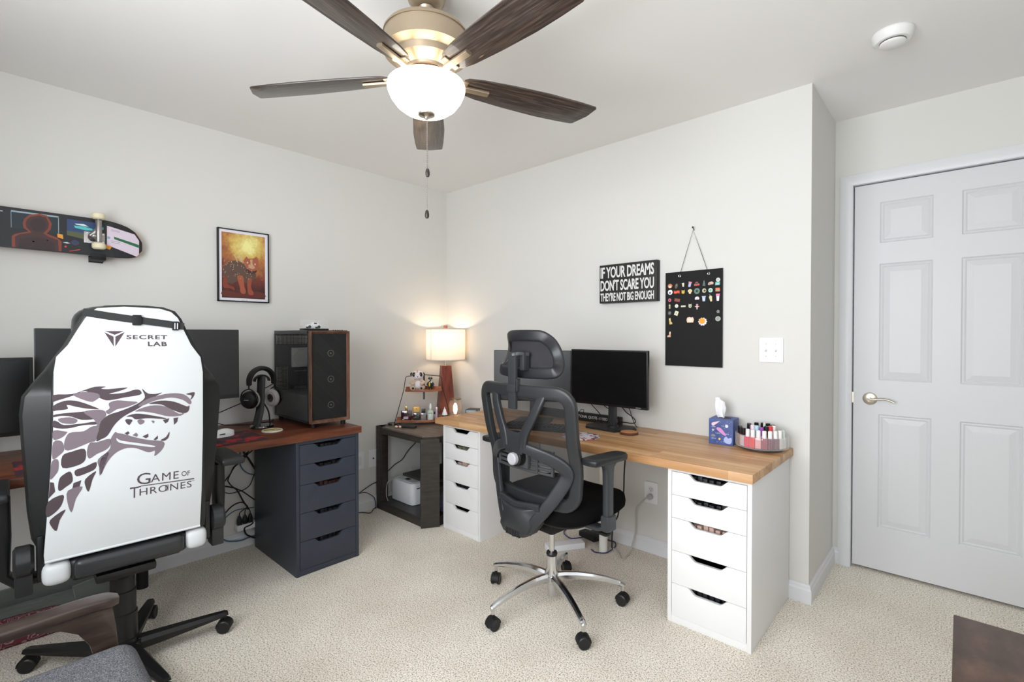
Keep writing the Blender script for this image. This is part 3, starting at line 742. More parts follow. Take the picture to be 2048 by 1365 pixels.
sq = [(-1, -1), (1, -1), (1, 1), (-1, 1)]
can = [(-.5, -1), (.5, -1), (.45, .3), (.9, .5), (.4, .6), (0, 1), (-.4, .6), (-.9, .5), (-.45, .3)]
circ = circle((0, 0), 1, 20)
PD = { # outline, half width, half height, colour, second shape, second colour, label, rotation degrees
 'bowl': (circ, .0135, .0125, (206, 130, 96), circle((0, -.35), .55, 12), (236, 220, 196), 'round orange and white bowl pin at the left end of the top pin row', 0),
 'leaf': (circ, .0085, .0150, (96, 92, 76), circle((0, .3), .35, 8), (150, 140, 110), 'dark olive oval pin, second in the top pin row', -14),
 'cup_w': (cup, .0070, .0105, (232, 228, 214), circle((0, -.1), .35, 8), (190, 170, 140), 'small cream cup pin in the top pin row', 4),
 'cup_p': (cup, .0095, .0150, (214, 150, 176), [(-.7, -.8), (.6, -.8), (.7, .2), (-.75, .2)], (170, 190, 224), 'pink and lilac tumbler pin in the top pin row', -10),
 'car': ([(-1, -.8), (1, -.8), (1, 0), (.5, .3), (.4, 1), (-.4, 1), (-.6, .2), (-1, 0)], .0150, .0115, (198, 92, 92), [(-.6, -.1), (.6, -.1), (.4, .7), (-.4, .7)], (52, 84, 60), 'red truck pin carrying a green tree', 2),
 'tree': ([(-.9, -1), (.9, -1), (.6, .2), (.3, 1), (-.2, .9), (-.5, .1)], .0085, .0150, (84, 116, 110), circle((.1, .65), .22, 8), (206, 80, 80), 'teal tree-shaped pin in the top pin row', 0),
 'cat': (cloud, .0155, .0100, (206, 178, 164), circle((-.5, -.1), .3, 8), (160, 130, 120), 'pinkish beige animal pin beside the teal block pin', 12),
 'teal': ([(-1, -1), (.9, -1), (1, .9), (-.8, 1)], .0135, .0095, (112, 176, 168), [(-.6, -.4), (.6, -.4), (.6, -.1), (-.6, -.1)], (226, 236, 230), 'teal block pin at the right end of the top row', 0),
 'ball': (circ, .0110, .0110, (214, 214, 208), circle((0, 0), .55, 12), (188, 190, 186), 'round pale grey pin above the teal block pin', 0),
 'face': (circ, .0140, .0145, (236, 238, 240), circle((-.1, -.2), .42, 10), (80, 84, 110), 'white disc pin with a dark face at the left of the second row', 0),
 'bacon': ([(-1, -.7), (-.4, -.9), (.3, -.6), (1, -.9), (1, .7), (.4, .9), (-.3, .6), (-1, .9)], .0170, .0105, (214, 72, 52), [(-.9, -.1), (-.3, -.3), (.3, 0), (.9, -.3), (.9, 0), (.3, .3), (-.3, 0), (-.9, .2)], (240, 150, 120), 'wavy red bacon pin', 0),
 'bear': (bears, .0110, .0120, (190, 164, 66), circle((0, -.15), .35, 10), (228, 208, 130), 'mustard yellow bear head pin', 0),
 'shell': ([(-.35, -1), (.35, -1), (.6, -.4), (1, .2), (.7, .8), (0, 1), (-.7, .8), (-1, .2), (-.6, -.4)], .0125, .0130, (230, 216, 170), circle((0, .1), .4, 10), (206, 184, 130), 'cream shell pin in the second row', 0),
 'donut': (circ, .0165, .0165, (98, 128, 112), circle((0, 0), .36, 14), (26, 26, 27), 'large round green ring pin', 0),
 'moon': (circ, .0110, .0120, (206, 196, 160), circle((.25, 0), .55, 12), (70, 76, 84), 'round cream pin with a dark crescent', 0),
 'mint': (circ, .0115, .0120, (186, 222, 206), circle((0, 0), .5, 12), (120, 160, 150), 'round mint green pin', 0),
 'flag': ([(-1, -.9), (1, -1), (.95, .9), (-.95, 1)], .0120, .0105, (226, 112, 76), [(-.9, -.5), (.9, -.6), (.9, -.1), (-.9, 0)], (120, 180, 150), 'striped orange and green pin at right of the second row', 0),
 'ring': (circ, .0090, .0100, (224, 112, 140), circle((0, 0), .38, 12), (26, 26, 27), 'small pink doughnut pin', 0),
 'choc': (sq, .0165, .0090, (138, 74, 68), [(-.8, -.1), (.8, -.1), (.8, .1), (-.8, .1)], (176, 110, 100), 'brown chocolate bar pin', -12),
 'cloud': (cloud, .0125, .0105, (234, 226, 228), circle((.2, 0), .3, 8), (206, 190, 200), 'white cloud pin in the third row', 0),
 'cup_b': (cup, .0110, .0145, (176, 192, 232), [(-.5, -.6), (.5, -.6), (.6, .3), (-.6, .3)], (206, 216, 244), 'pale blue cup pin', 0),
 'cup_y': ([(-.5, -1), (.4, -1), (.9, .3), (.3, .6), (0, .6), (-.1, 1), (-.25, 1), (-.2, .6), (-.9, .3)], .0095, .0200, (216, 208, 160), [(-.8, .3), (.8, .3), (.2, .55), (-.3, .55)], (190, 204, 240), 'yellow drink pin with straw and blue dome', 12),
 'cup_r': (cup, .0100, .0190, (232, 226, 232), [(-.9, .3), (.9, .3), (.95, .98), (-.95, .98)], (236, 140, 176), 'tall white cup pin with a pink top', 0),
 'can': (can, .0085, .0130, (206, 200, 166), circle((0, -.3), .3, 8), (160, 150, 110), 'small beige figure pin at left of the fourth row', 0),
 'disc': (circ, .0100, .0105, (232, 230, 218), circle((0, 0), .5, 12), (218, 214, 200), 'plain cream disc pin in the fourth row', 0),
 'bar': (sq, .0130, .0045, (234, 226, 210), [(-.8, -.3), (.8, -.3), (.8, .3), (-.8, .3)], (206, 190, 170), 'thin cream bar pin', 1),
 'panda': (bears, .0100, .0120, (206, 210, 184), circle((.1, -.2), .4, 10), (120, 136, 110), 'pale green eared animal pin', 0),
 'girl': ([(-.2, -1), (.2, -1), (.3, -.2), (1, 0), (1, .15), (.35, .2), (.45, .8), (0, 1), (-.45, .8), (-.35, .2), (-1, .15), (-1, 0), (-.3, -.2)], .0125, .0155, (226, 190, 196), circle((0, .55), .3, 8), (190, 110, 100), 'pale pink figure pin with outstretched arms', 0),
 'grey': (circ, .0105, .0120, (84, 88, 84), circle((.1, .1), .45, 10), (140, 146, 140), 'dark grey round pin at left of the fifth row', 0),
 'card': (sq, .0105, .0125, (224, 224, 200), circle((0, 0), .45, 8), (190, 190, 160), 'tilted ivory card pin', -20),
 'bug': ([(-1, 0), (-.3, .6), (0, 1), (.4, .5), (1, .4), (.6, -.2), (.9, -1), (.1, -.6), (-.6, -1), (-.4, -.2)], .0100, .0100, (150, 150, 146), circle((0, 0), .3, 8), (70, 70, 70), 'small dull silver pin above the silver coin pin', 0),
 'silver': (circ, .0140, .0135, (178, 180, 176), circle((0, 0), .72, 16), (150, 154, 150), 'silver coin pin at the right edge of the banner', 0),
 'boot_y': ([(-.6, -1), (1, -1), (1, -.5), (.4, -.2), (.3, 1), (-.6, .9)], .0105, .0185, (216, 190, 120), circle((-.15, .5), .3, 8), (240, 226, 190), 'yellow boot-shaped pin at the left edge', 6),
 'sign': ([(-.8, -.9), (.8, -.9), (1, -.2), (1, .3), (.7, .9), (.2, .75), (-.2, .95), (-.75, .8), (-1, .3), (-1, -.3)], .0205, .0170, (232, 190, 170), [(-.7, -.6), (.7, -.6), (.75, .5), (-.75, .5)], (244, 222, 206), 'peach lettered plaque pin', 0),
 'flower': ([(r * math.cos(a), r * math.sin(a)) for k in range(20) for r, a in [((1.0 if k % 2 == 0 else .82), 2 * PI * k / 20)]], .0250, .0235, (226, 224, 240), circle((-.1, .15), .68, 14), (240, 160, 44), 'large white and orange flower pin', 0),
 'boot_p': (boot, .0110, .0165, (222, 176, 152), [(.1, .2), (.8, .1), (.8, .7), (.3, .8)], (250, 236, 226), 'pale pink cowboy boot pin, lowest on the banner', 0)}
for k, (key, px, pz) in enumerate(PINS):
    poly, hw, hh, c1_, p2, c2_, lab, rot = PD[key]
    a = math.radians(rot); ca, sa = math.cos(a), math.sin(a)
    F = lambda y_: (lambda u, v_: Vector((px + u * hw * ca - v_ * hh * sa, y_, pz + u * hw * sa + v_ * hh * ca)))
    o = MB(); o.prism(poly, F(-0.0122), F(-0.0136), 0.0003, 1); o = o.build('enamel_pin', mat('pin_colour_%d' % k, c1_, 0.3, coat=0.3), origin=(px, -0.0122, pz)); tag(o, lab, 'pin', 'enamel pins on the black banner')
    q = MB(); q.prism(p2, F(-0.0136), F(-0.0141)); q.build('pin_detail', mat('pin_detail_%d' % k, c2_, 0.35), o)

# switch plate, outlets
def plate(name, label, cat, f, hw, hh, kind):
    t_ = thing(name, label, cat, f(0, 0, 0))
    b = MB(); b.prism(rrect(-hw, -hh, hw, hh, 0.006), lambda u, v_: f(u, v_, 0.0), lambda u, v_: f(u, v_, 0.006), 0.0025); b.build('plate', mat('plate_white', (232, 232, 236), 0.3), t_)
    if kind == 'switch':
        for u in (-0.023, 0.023):
            b = MB(); b.prism([(u - .0045, -.011), (u + .0045, -.011), (u + .0045, .011), (u - .0045, .011)], lambda a, c_: f(a, c_, 0.0055), lambda a, c_: f(a, c_ , 0.0085))
            b.loft([[f(u - .0035, -.008, .008), f(u + .0035, -.008, .008), f(u + .0035, .004, .008), f(u - .0035, .004, .008)], [f(u - .003, -.002, .017), f(u + .003, -.002, .017), f(u + .003, .004, .015), f(u - .003, .004, .015)]])
            b.build('toggle', mat('toggle_white', (214, 214, 214), 0.3), t_)
        b = MB()
        for u in (-0.023, 0.023):
            for v_ in (-.031, .031): b.prism(circle((u, v_), .0025, 10), lambda a, c_: f(a, c_, 0.006), lambda a, c_: f(a, c_, 0.0068))
        b.build('screws', mat('screw_grey', (170, 170, 172), 0.4), t_)
    elif kind == 'outlet':
        for v0 in (-0.02, 0.02):
            b = MB(); b.prism(circle((0, v0), 0.0165, 20), lambda a, c_: f(a, c_, 0.006), lambda a, c_: f(a, c_, 0.0078)); o = b.build('socket', mat('toggle_white', (214, 214, 214), 0.3), t_)
            b = MB()
            for u in (-.006, .006): b.prism([(u - .001, v0 + .001), (u + .001, v0 + .001), (u + .001, v0 + .009), (u - .001, v0 + .009)], lambda a, c_: f(a, c_, 0.0079), lambda a, c_: f(a, c_, 0.0082))
            b.prism(circle((0, v0 - .007), .0025, 8), lambda a, c_: f(a, c_, 0.0079), lambda a, c_: f(a, c_, 0.0082)); b.build('slots', M_blackm, o)
    elif kind == 'jack':
        b = MB(); b.prism(circle((0, 0), 0.005, 12), lambda a, c_: f(a, c_, 0.006), lambda a, c_: f(a, c_, 0.014)); b.build('jack', M_gun, t_)
    elif kind == 'decora':
        b = MB(); b.prism(rrect(-.016, -.033, .016, .033, .003), lambda a, c_: f(a, c_, 0.006), lambda a, c_: f(a, c_, 0.0075)); b.build('insert', mat('toggle_white', (214, 214, 214), 0.3), t_)
    return t_
fB = lambda x, z: (lambda u, v_, k: Vector((x + u, -0.0005 - k, z + v_)))
fA = lambda y, z: (lambda u, v_, k: Vector((0.0005 + k, y + u, z + v_)))
plate('light_switch', 'white double toggle light switch plate on back wall', 'light switch', fB(2.5205, 1.215), 0.055, 0.062, 'switch')
plate('wall_outlet', 'white outlet plate under the light wood desk', 'outlet', fB(1.877, 0.356), 0.042, 0.064, 'outlet')
plate('wall_jack', 'white wall plate with round jack left of the side table', 'wall plate', fA(-0.714, 0.374), 0.039, 0.064, 'jack')
plate('wall_outlet', 'white outlet plate half behind the dark drawer unit', 'outlet', fA(-0.826, 0.374), 0.037, 0.062, 'decora')

# smoke detector
t_ = thing('smoke_detector', 'round white smoke detector on ceiling near the door', 'smoke detector', (3.012, -0.228, H))
b = MB(); b.lathe([(0, 0), (0.068, 0), (0.070, -0.006), (0.067, -0.012), (0.064, -0.028), (0.056, -0.036), (0.0, -0.036)][::-1], (3.012, -0.228, H - 0.0005), 40); b.build('body', mat('detector_white', (226, 226, 224), 0.4), t_)
b = MB(); b.lathe([(0, -0.052), (0.036, -0.051), (0.043, -0.046), (0.043, -0.040), (0, -0.040)], (3.012, -0.228, H), 36); b.build('sensor_cap', mat('detector_white', (226, 226, 224), 0.4), t_)
b = MB(); b.lathe([(0.0, -0.042), (0.040, -0.042), (0.044, -0.036), (0.0, -0.036)], (3.012, -0.228, H), 36); b.build('vent_gap', mat('gap_grey', (70, 68, 72), 0.7), t_)

# ================================================================ CEILING FAN
FX, FY, FZ = 1.847, -1.629, 2.171
fan = thing('ceiling_fan', 'ceiling fan with five dark wood blades and a lit glass bowl', 'ceiling fan', (FX, FY, H), group=None)
b = MB(); b.lathe([(0, H), (0.070, H), (0.071, H - 0.012), (0.062, H - 0.045), (0.045, H - 0.062), (0.030, H - 0.066), (0.0, H - 0.066)][::-1], (FX, FY, 0), 40); b.build('canopy', M_champ, fan)
b = MB(); b.cyl((FX, FY, 2.335), (FX, FY, H - 0.05), 0.0115); b.lathe([(0.028, H - 0.0675), (0.022, H - 0.078), (0.012, H - 0.08)], (FX, FY, 0), 24, caps=False); b.build('downrod', M_champ, fan)
b = MB(); b.lathe([(0.0, 2.348), (0.05, 2.347), (0.125, 2.343), (0.140, 2.337), (0.146, 2.328), (0.1465, 2.322), (0.143, 2.3215), (0.1430, 2.268), (0.146, 2.266), (0.146, 2.262), (0.118, 2.256), (0.112, 2.252), (0.108, 2.232), (0.080, 2.212), (0.076, 2.208), (0.074, 2.200), (0.0, 2.200)][::-1], (FX, FY, 0), 56); b.build('motor_housing', M_champ, fan, sharp=30)
b = MB(); b.lathe([(0, 2.20), (0.066, 2.20), (0.066, 2.188), (0.052, 2.182), (0.050, 2.150), (0.0, 2.150)][::-1], (FX, FY, 0), 40); b.build('flywheel', mat('bronze_dark', (92, 78, 66), 0.4, 0.6), fan)
b = MB(); b.cyl((FX, FY, 2.125), (FX, FY, 2.152), 0.058, 0.050, bev=0.003); b.cyl((FX, FY, 2.10), (FX, FY, 2.127), 0.015); b.build('light_fitter', M_champ, fan)
M_blade2 = M_blade
for k in range(5):
    a0 = 3.718 - k * 2 * PI / 5
    rad = Vector((math.cos(a0), math.sin(a0), 0)); tan = Vector((-math.sin(a0), math.cos(a0), 0))
    pitch = math.radians(-11); tn = tan * math.cos(pitch) + Vector((0, 0, math.sin(pitch))); up = rad.cross(tn)
    o3 = Vector((FX, FY, FZ + 0.012))
    def BP_(h): return lambda u, v_: o3 + rad * u + tn * v_ + up * h
    out = [(0.145, -0.042), (0.20, -0.052), (0.32, -0.062), (0.46, -0.068), (0.60, -0.065), (0.676, -0.060), (0.682, -0.054), (0.672, 0.0), (0.640, 0.058), (0.630, 0.063), (0.56, 0.067), (0.46, 0.069), (0.32, 0.063), (0.20, 0.053), (0.150, 0.043), (0.132, 0.03), (0.128, 0.0), (0.132, -0.030)]
    b = MB(); b.prism(out, BP_(0.0), BP_(0.006), 0.0012)
    # the grain follows each blade : give the blade its own axes
    ob = b.build('blade', M_blade2, None)
    Mx = Matrix((( rad.x, tn.x, up.x, o3.x), (rad.y, tn.y, up.y, o3.y), (rad.z, tn.z, up.z, o3.z), (0, 0, 0, 1)))
    ob.data.transform(Mx.inverted()); ob.parent = fan; ob.matrix_local = wmat(fan).inverted() @ Mx
    b = MB()
    pts = [o3 + rad * 0.050 + Vector((0, 0, -0.010)), o3 + rad * 0.085 + Vector((0, 0, -0.022)), o3 + rad * 0.115 + up * -0.010, o3 + rad * 0.16 + up * -0.007, o3 + rad * 0.232 + up * -0.006]
    b.sweep(spline(pts, 4), [0.012 + 0.0 * i for i in range(17)], 0.006, nrm=up, seg=12, power=0.5)
    b.sweep([o3 + rad * 0.135 + tn * -0.030 + up * -0.002, o3 + rad * 0.135 + tn * 0.030 + up * -0.002], 0.012, 0.003, nrm=up, seg=12, power=0.5)
    b.build('blade_arm', M_champ, fan)
BR = 0.138
M_bowl = mat('lit_bowl_glass', (255, 250, 240), 0.3, emit=(255, 246, 232), estr=4.2)
b = MB(); b.lathe([(0.124, 2.160), (0.132, 2.158), (0.1345, 2.150), (0.132, 2.135), (0.122, 2.112), (0.104, 2.088), (0.080, 2.070), (0.050, 2.060), (0.020, 2.057), (0, 2.057)], (FX, FY, 0), 56, caps=False)
bowl = b.build('glass_bowl', M_bowl, fan)
b = MB(); b.lathe([(0.0, 2.040), (0.006, 2.041), (0.009, 2.047), (0.012, 2.050), (0.028, 2.054), (0.030, 2.058), (0.0, 2.059)], (FX, FY, 0), 28); b.build('finial', M_nickel, fan)
for dx, dy, zt, zb in ((-0.004, 0.004, 2.054, 1.728), (0.009, -0.003, 2.056, 1.868)):
    b = MB(); n = 60; rr_ = 0.0017
    for k in range(int((zt - zb) / 0.0062)): b.sphere((FX + dx, FY + dy, zt - k * 0.0062), 0.0015, seg=6)
    b.cyl((FX + dx, FY + dy, zb), (FX + dx, FY + dy, zt), 0.0006, seg=5)
    ch = b.build('pull_chain', mat('chain_metal', (120, 112, 104), .4, .8), fan)
    b = MB(); b.lathe([(0, -0.030), (0.005, -0.029), (0.0075, -0.022), (0.0075, -0.014), (0.0055, -0.004), (0.002, 0), (0, 0)], (FX + dx, FY + dy, zb), 14); b.build('pull_fob', mat('espresso_wood', (44, 36, 30), 0.4), ch)
point_light('ceiling_fan_bulb', (FX, FY, 2.18), 1.6, (1.0, 0.90, 0.76), 0.05)

# ================================================================ TABLE LAMP AND CORNER
LX, LY = 0.188, -0.168
BZ = 0.66
t_ = thing('lamp_riser', 'low black box under the table lamp', 'riser', (LX, LY, TZ)); b = MB(); b.box((LX - 0.07, LY - 0.07, TZ), (LX + 0.07, LY + 0.07, BZ), 0.004); o = b.build('riser', M_blackm, t_)
lamp = thing('table_lamp', 'table lamp with tapered red-brown wood base and lit white shade', 'lamp', (LX, LY, BZ))
Rl = Matrix.Rotation(math.radians(62), 3, 'Z')
def sqr(h, z): return [Vector((LX, LY, z)) + Rl @ Vector((a * h, c_ * h, 0)) for a, c_ in ((-1, -1), (1, -1), (1, 1), (-1, 1))]
b = MB(); b.loft([sqr(0.074, BZ), sqr(0.074, BZ + 0.012)]); b.build('plinth', mat('smoke_acrylic', (120, 116, 112), 0.2), lamp)
b = MB(); b.loft([sqr(0.064, BZ + 0.012), sqr(0.0635, BZ + 0.02), sqr(0.038, 1.045), sqr(0.037, 1.047)]); b.build('base', M_lampwood, lamp, sharp=20)
b = MB(); b.cyl((LX, LY, 1.046), (LX, LY, 1.20), 0.006); b.cyl((LX, LY, 1.12), (LX, LY, 1.17), 0.015); b.cyl((LX, LY, 1.17), (LX, LY, 1.345), 0.003); b.build('stem', M_nickel, lamp)
M_shade = bpy.data.materials.new('linen_shade'); M_shade.use_nodes = True
nt = M_shade.node_tree; nt.nodes.clear(); out = nt.nodes.new('ShaderNodeOutputMaterial'); df = nt.nodes.new('ShaderNodeBsdfDiffuse'); tl = nt.nodes.new('ShaderNodeBsdfTranslucent'); mx = nt.nodes.new('ShaderNodeMixShader')
df.inputs[0].default_value = (0.86, 0.82, 0.76, 1); tl.inputs[0].default_value = (0.95, 0.86, 0.74, 1); mx.inputs[0].default_value = 0.38
nt.links.new(df.outputs[0], mx.inputs[1]); nt.links.new(tl.outputs[0], mx.inputs[2]); nt.links.new(mx.outputs[0], out.inputs[0])
SR = 0.155
b = MB()
t = bmesh.new(); n = 64
for r_, fl in ((SR, 1), (SR - 0.0012, -1)):
    ra = [t.verts.new((LX + r_ * math.cos(2 * PI * k / n), LY + r_ * math.sin(2 * PI * k / n), 1.092)) for k in range(n)]
    rb = [t.verts.new((LX + r_ * math.cos(2 * PI * k / n), LY + r_ * math.sin(2 * PI * k / n), 1.340)) for k in range(n)]
    for k in range(n):
        f = [ra[k], ra[(k + 1) % n], rb[(k + 1) % n], rb[k]]; t.faces.new(f if fl > 0 else f[::-1])
    break
b._take(t); sh = b.build('lamp_shade', M_shade, lamp)
b = MB()
M_band = mat('shade_trim', (206, 200, 194), 0.8)
for z in (1.092, 1.334): b.lathe([(SR + .0006, z), (SR + .0012, z), (SR + .0012, z + 0.007), (SR + .0006, z + 0.007)], (LX, LY, 0), 64, caps=False)
b.build('shade_trim', M_band, sh)
b = MB(); 
an = math.atan2(-2.687 - LY, 3.222 - LX) - math.radians(46)
p = Vector((LX + (SR + .001) * math.cos(an), LY + (SR + .001) * math.sin(an), 0)); tn_ = Vector((-math.sin(an), math.cos(an), 0)); nn_ = Vector((math.cos(an), math.sin(an), 0))
b.loft([[p - tn_ * .002 + Vector((0, 0, z)), p + tn_ * .002 + Vector((0, 0, z)), p + tn_ * .002 + nn_ * .001 + Vector((0, 0, z)), p - tn_ * .002 + nn_ * .001 + Vector((0, 0, z))] for z in (1.092, 1.341)]); b.build('shade_seam', M_band, sh)
b = MB()
for k in range(3):
    a = 2 * PI * k / 3 + .4; b.cyl((LX, LY, 1.334), (LX + SR * math.cos(a), LY + SR * math.sin(a), 1.336), 0.0015, seg=6)
b.build('shade_spider', M_nickel, lamp)
b = MB(); b.box((LX - 0.011, LY - 0.011, 1.343), (LX + 0.011, LY + 0.011, 1.366), 0.002); b.build('finial', mat('finial_wood', (150, 96, 80), 0.4), lamp)
b = MB(); b.lathe([(0, 0.05), (0.020, 0.045), (0.029, 0.025), (0.027, 0.005), (0.014, -0.02), (0.012, -0.035), (0, -0.035)][::-1], (LX, LY, 1.215), 20); b.build('bulb', mat('lit_bulb', (255, 240, 220), 0.5, emit=(255, 214, 160), estr=10), lamp)
point_light('table_lamp_bulb', (LX, LY, 1.255), 5.6, (1.0, 0.79, 0.57), 0.03)

# jar night light
JX, JY = 0.405, -0.255
t_ = thing('jar_light', 'small glass jar light with metal lid and glowing filament bulb', 'accent lamp', (JX, JY, TZ))
b = MB(); b.lathe([(0.038, 0), (0.040, 0.004), (0.047, 0.10), (0.049, 0.150), (0.044, 0.176), (0.034, 0.188)], (JX, JY, TZ), 28, caps=False); b.build('glass', M_pinkglass, t_)
b = MB(); b.lathe([(0, 0.186), (0.036, 0.186), (0.044, 0.188), (0.044, 0.196), (0.0, 0.198)], (JX, JY, TZ), 28); b.build('lid', mat('aged_brass', (142, 122, 96), 0.35, 0.8), t_)
b = MB(); b.lathe([(0, 0), (0.036, 0), (0.036, 0.05), (0.016, 0.055), (0.013, 0.08), (0, 0.08)], (JX, JY, TZ), 24); b.build('base', mat('copper', (170, 106, 80), 0.35, 0.8), t_)
b = MB(); b.lathe([(0, 0.08), (0.010, 0.082), (0.017, 0.11), (0.015, 0.14), (0.006, 0.16), (0, 0.162)], (JX, JY, TZ), 20); b.build('bulb', mat('lit_filament_bulb', (255, 230, 200), 0.5, emit=(255, 206, 150), estr=6), t_)
# small tree ornament and stacked books
t_ = thing('tree_ornament', 'tiny white tree ornament beside the jar light', 'ornament', (0.322, -0.29, TZ))
b = MB(); b.lathe([(0, 0), (0.020, 0), (0.020, 0.065), (0, 0.065)], (0.322, -0.29, TZ), 16); b.build('base', M_blackm, t_)
b = MB(); b.lathe([(0.021, 0.066), (0.018, 0.085), (0.015, 0.083), (0.010, 0.108), (0.007, 0.106), (0.0, 0.132)], (0.322, -0.29, TZ), 14); b.build('tree', mat('ceramic_white', (226, 226, 236), 0.3), t_)
for k, (cc, dz, hh_, lab) in enumerate((((70, 92, 112), 0.0, 0.105, 'blue-grey book at the bottom of the small stack by the jar light'), ((66, 58, 56), 0.105, 0.022, 'dark brown book on top of the small stack by the jar light'))):
    t_ = thing('book', lab, 'book', (0.54, -0.21, TZ + dz), group='small books by the jar light')
    R = Matrix.Rotation(math.radians(20 + 8 * k), 3, 'Z')
    b = MB(); b.M = Matrix.Translation((0.560, -0.215, TZ + dz + 0.0005)) @ R.to_4x4(); b.box((-0.042, -0.05, 0), (0.042, 0.05, 0.002)); b.box((-0.042, -0.05, hh_ - 0.002), (0.042, 0.05, hh_)); b.box((-0.042, -0.05, 0), (-0.038, 0.05, hh_)); b.build('cover', mat('book_cover_%d' % k, cc, 0.5), t_)
    b = MB(); b.M = Matrix.Translation((0.560, -0.215, TZ + dz + 0.0005)) @ R.to_4x4(); b.box((-0.038, -0.047, 0.002), (0.038, 0.047, hh_ - 0.002)); b.build('pages', mat('pages', (170, 190, 200) if k == 0 else (150, 140, 132), 0.8), t_)

# two tier corner shelf
SX, SY = 0.205, -0.40
E_ = Vector((0.64, 0.768, 0)); F_ = Vector((0.768, -0.64, 0))   # along the shelf, towards the room
def SP(u, v_, z): return Vector((SX, SY, z)) + E_ * u + F_ * v_
t_ = thing('tiered_shelf', 'two-tier walnut and black wire shelf on black side table', 'shelf', (SX, SY, TZ))
def tier(hw, back, front, z, name):
    arc = [(-hw + 2 * hw * k / 12, front * (1 - ((2 * k / 12 - 1) ** 2)) + 0.0) for k in range(13)]
    poly = arc + [(hw * 0.98, -0.012), (0.0, -back), (-hw * 0.98, -0.012)]
    b = MB(); b.prism(poly, lambda u, v_: SP(u, v_, z), lambda u, v_: SP(u, v_, z + 0.010), 0.001)
    o = b.build(name, M_shelfwood, t_)
    b = MB()
    for (a, c_), (d_, e_) in (((-hw * .97, -.012), (0, -back)), ((0, -back), (hw * .97, -.012))):
        b.sweep([SP(a, c_, z + 0.016), SP(d_, e_, z + 0.016)], 0.003, 0.018, nrm=(0, 0, 1), power=0.3)
    b.build('back_rim', M_shelfwood, o)
    b = MB(); b.sweep([SP(u, v_ + 0.001, z + 0.008) for u, v_ in arc], 0.002, 0.009, nrm=(0, 0, 1), power=0.3); b.build('front_rim', M_shelfwood, o)
tier(0.205, 0.10, 0.055, TZ + 0.018, 'lower_tier'); tier(0.137, 0.075, 0.045, 0.862, 'upper_tier')
b = MB(); b.tube([SP(-0.218, 0, TZ + 0.003), SP(-0.148, 0, 0.872), SP(-0.134, 0, 0.965), SP(-0.126, -0.005, 0.976), SP(0.0, -0.06, 0.984), SP(0.126, -0.005, 0.976), SP(0.134, 0, 0.965), SP(0.148, 0, 0.872), SP(0.218, 0, TZ + 0.003)], 0.0028, 8, smooth=False)
b.build('wire_frame', M_blackm, t_)
b = MB(); b.sweep([SP(0.0, -0.078, 0.984), SP(0.0, -0.078, 0.79)], 0.007, 0.0015, nrm=F_); b.build('back_strap', M_gun, t_)
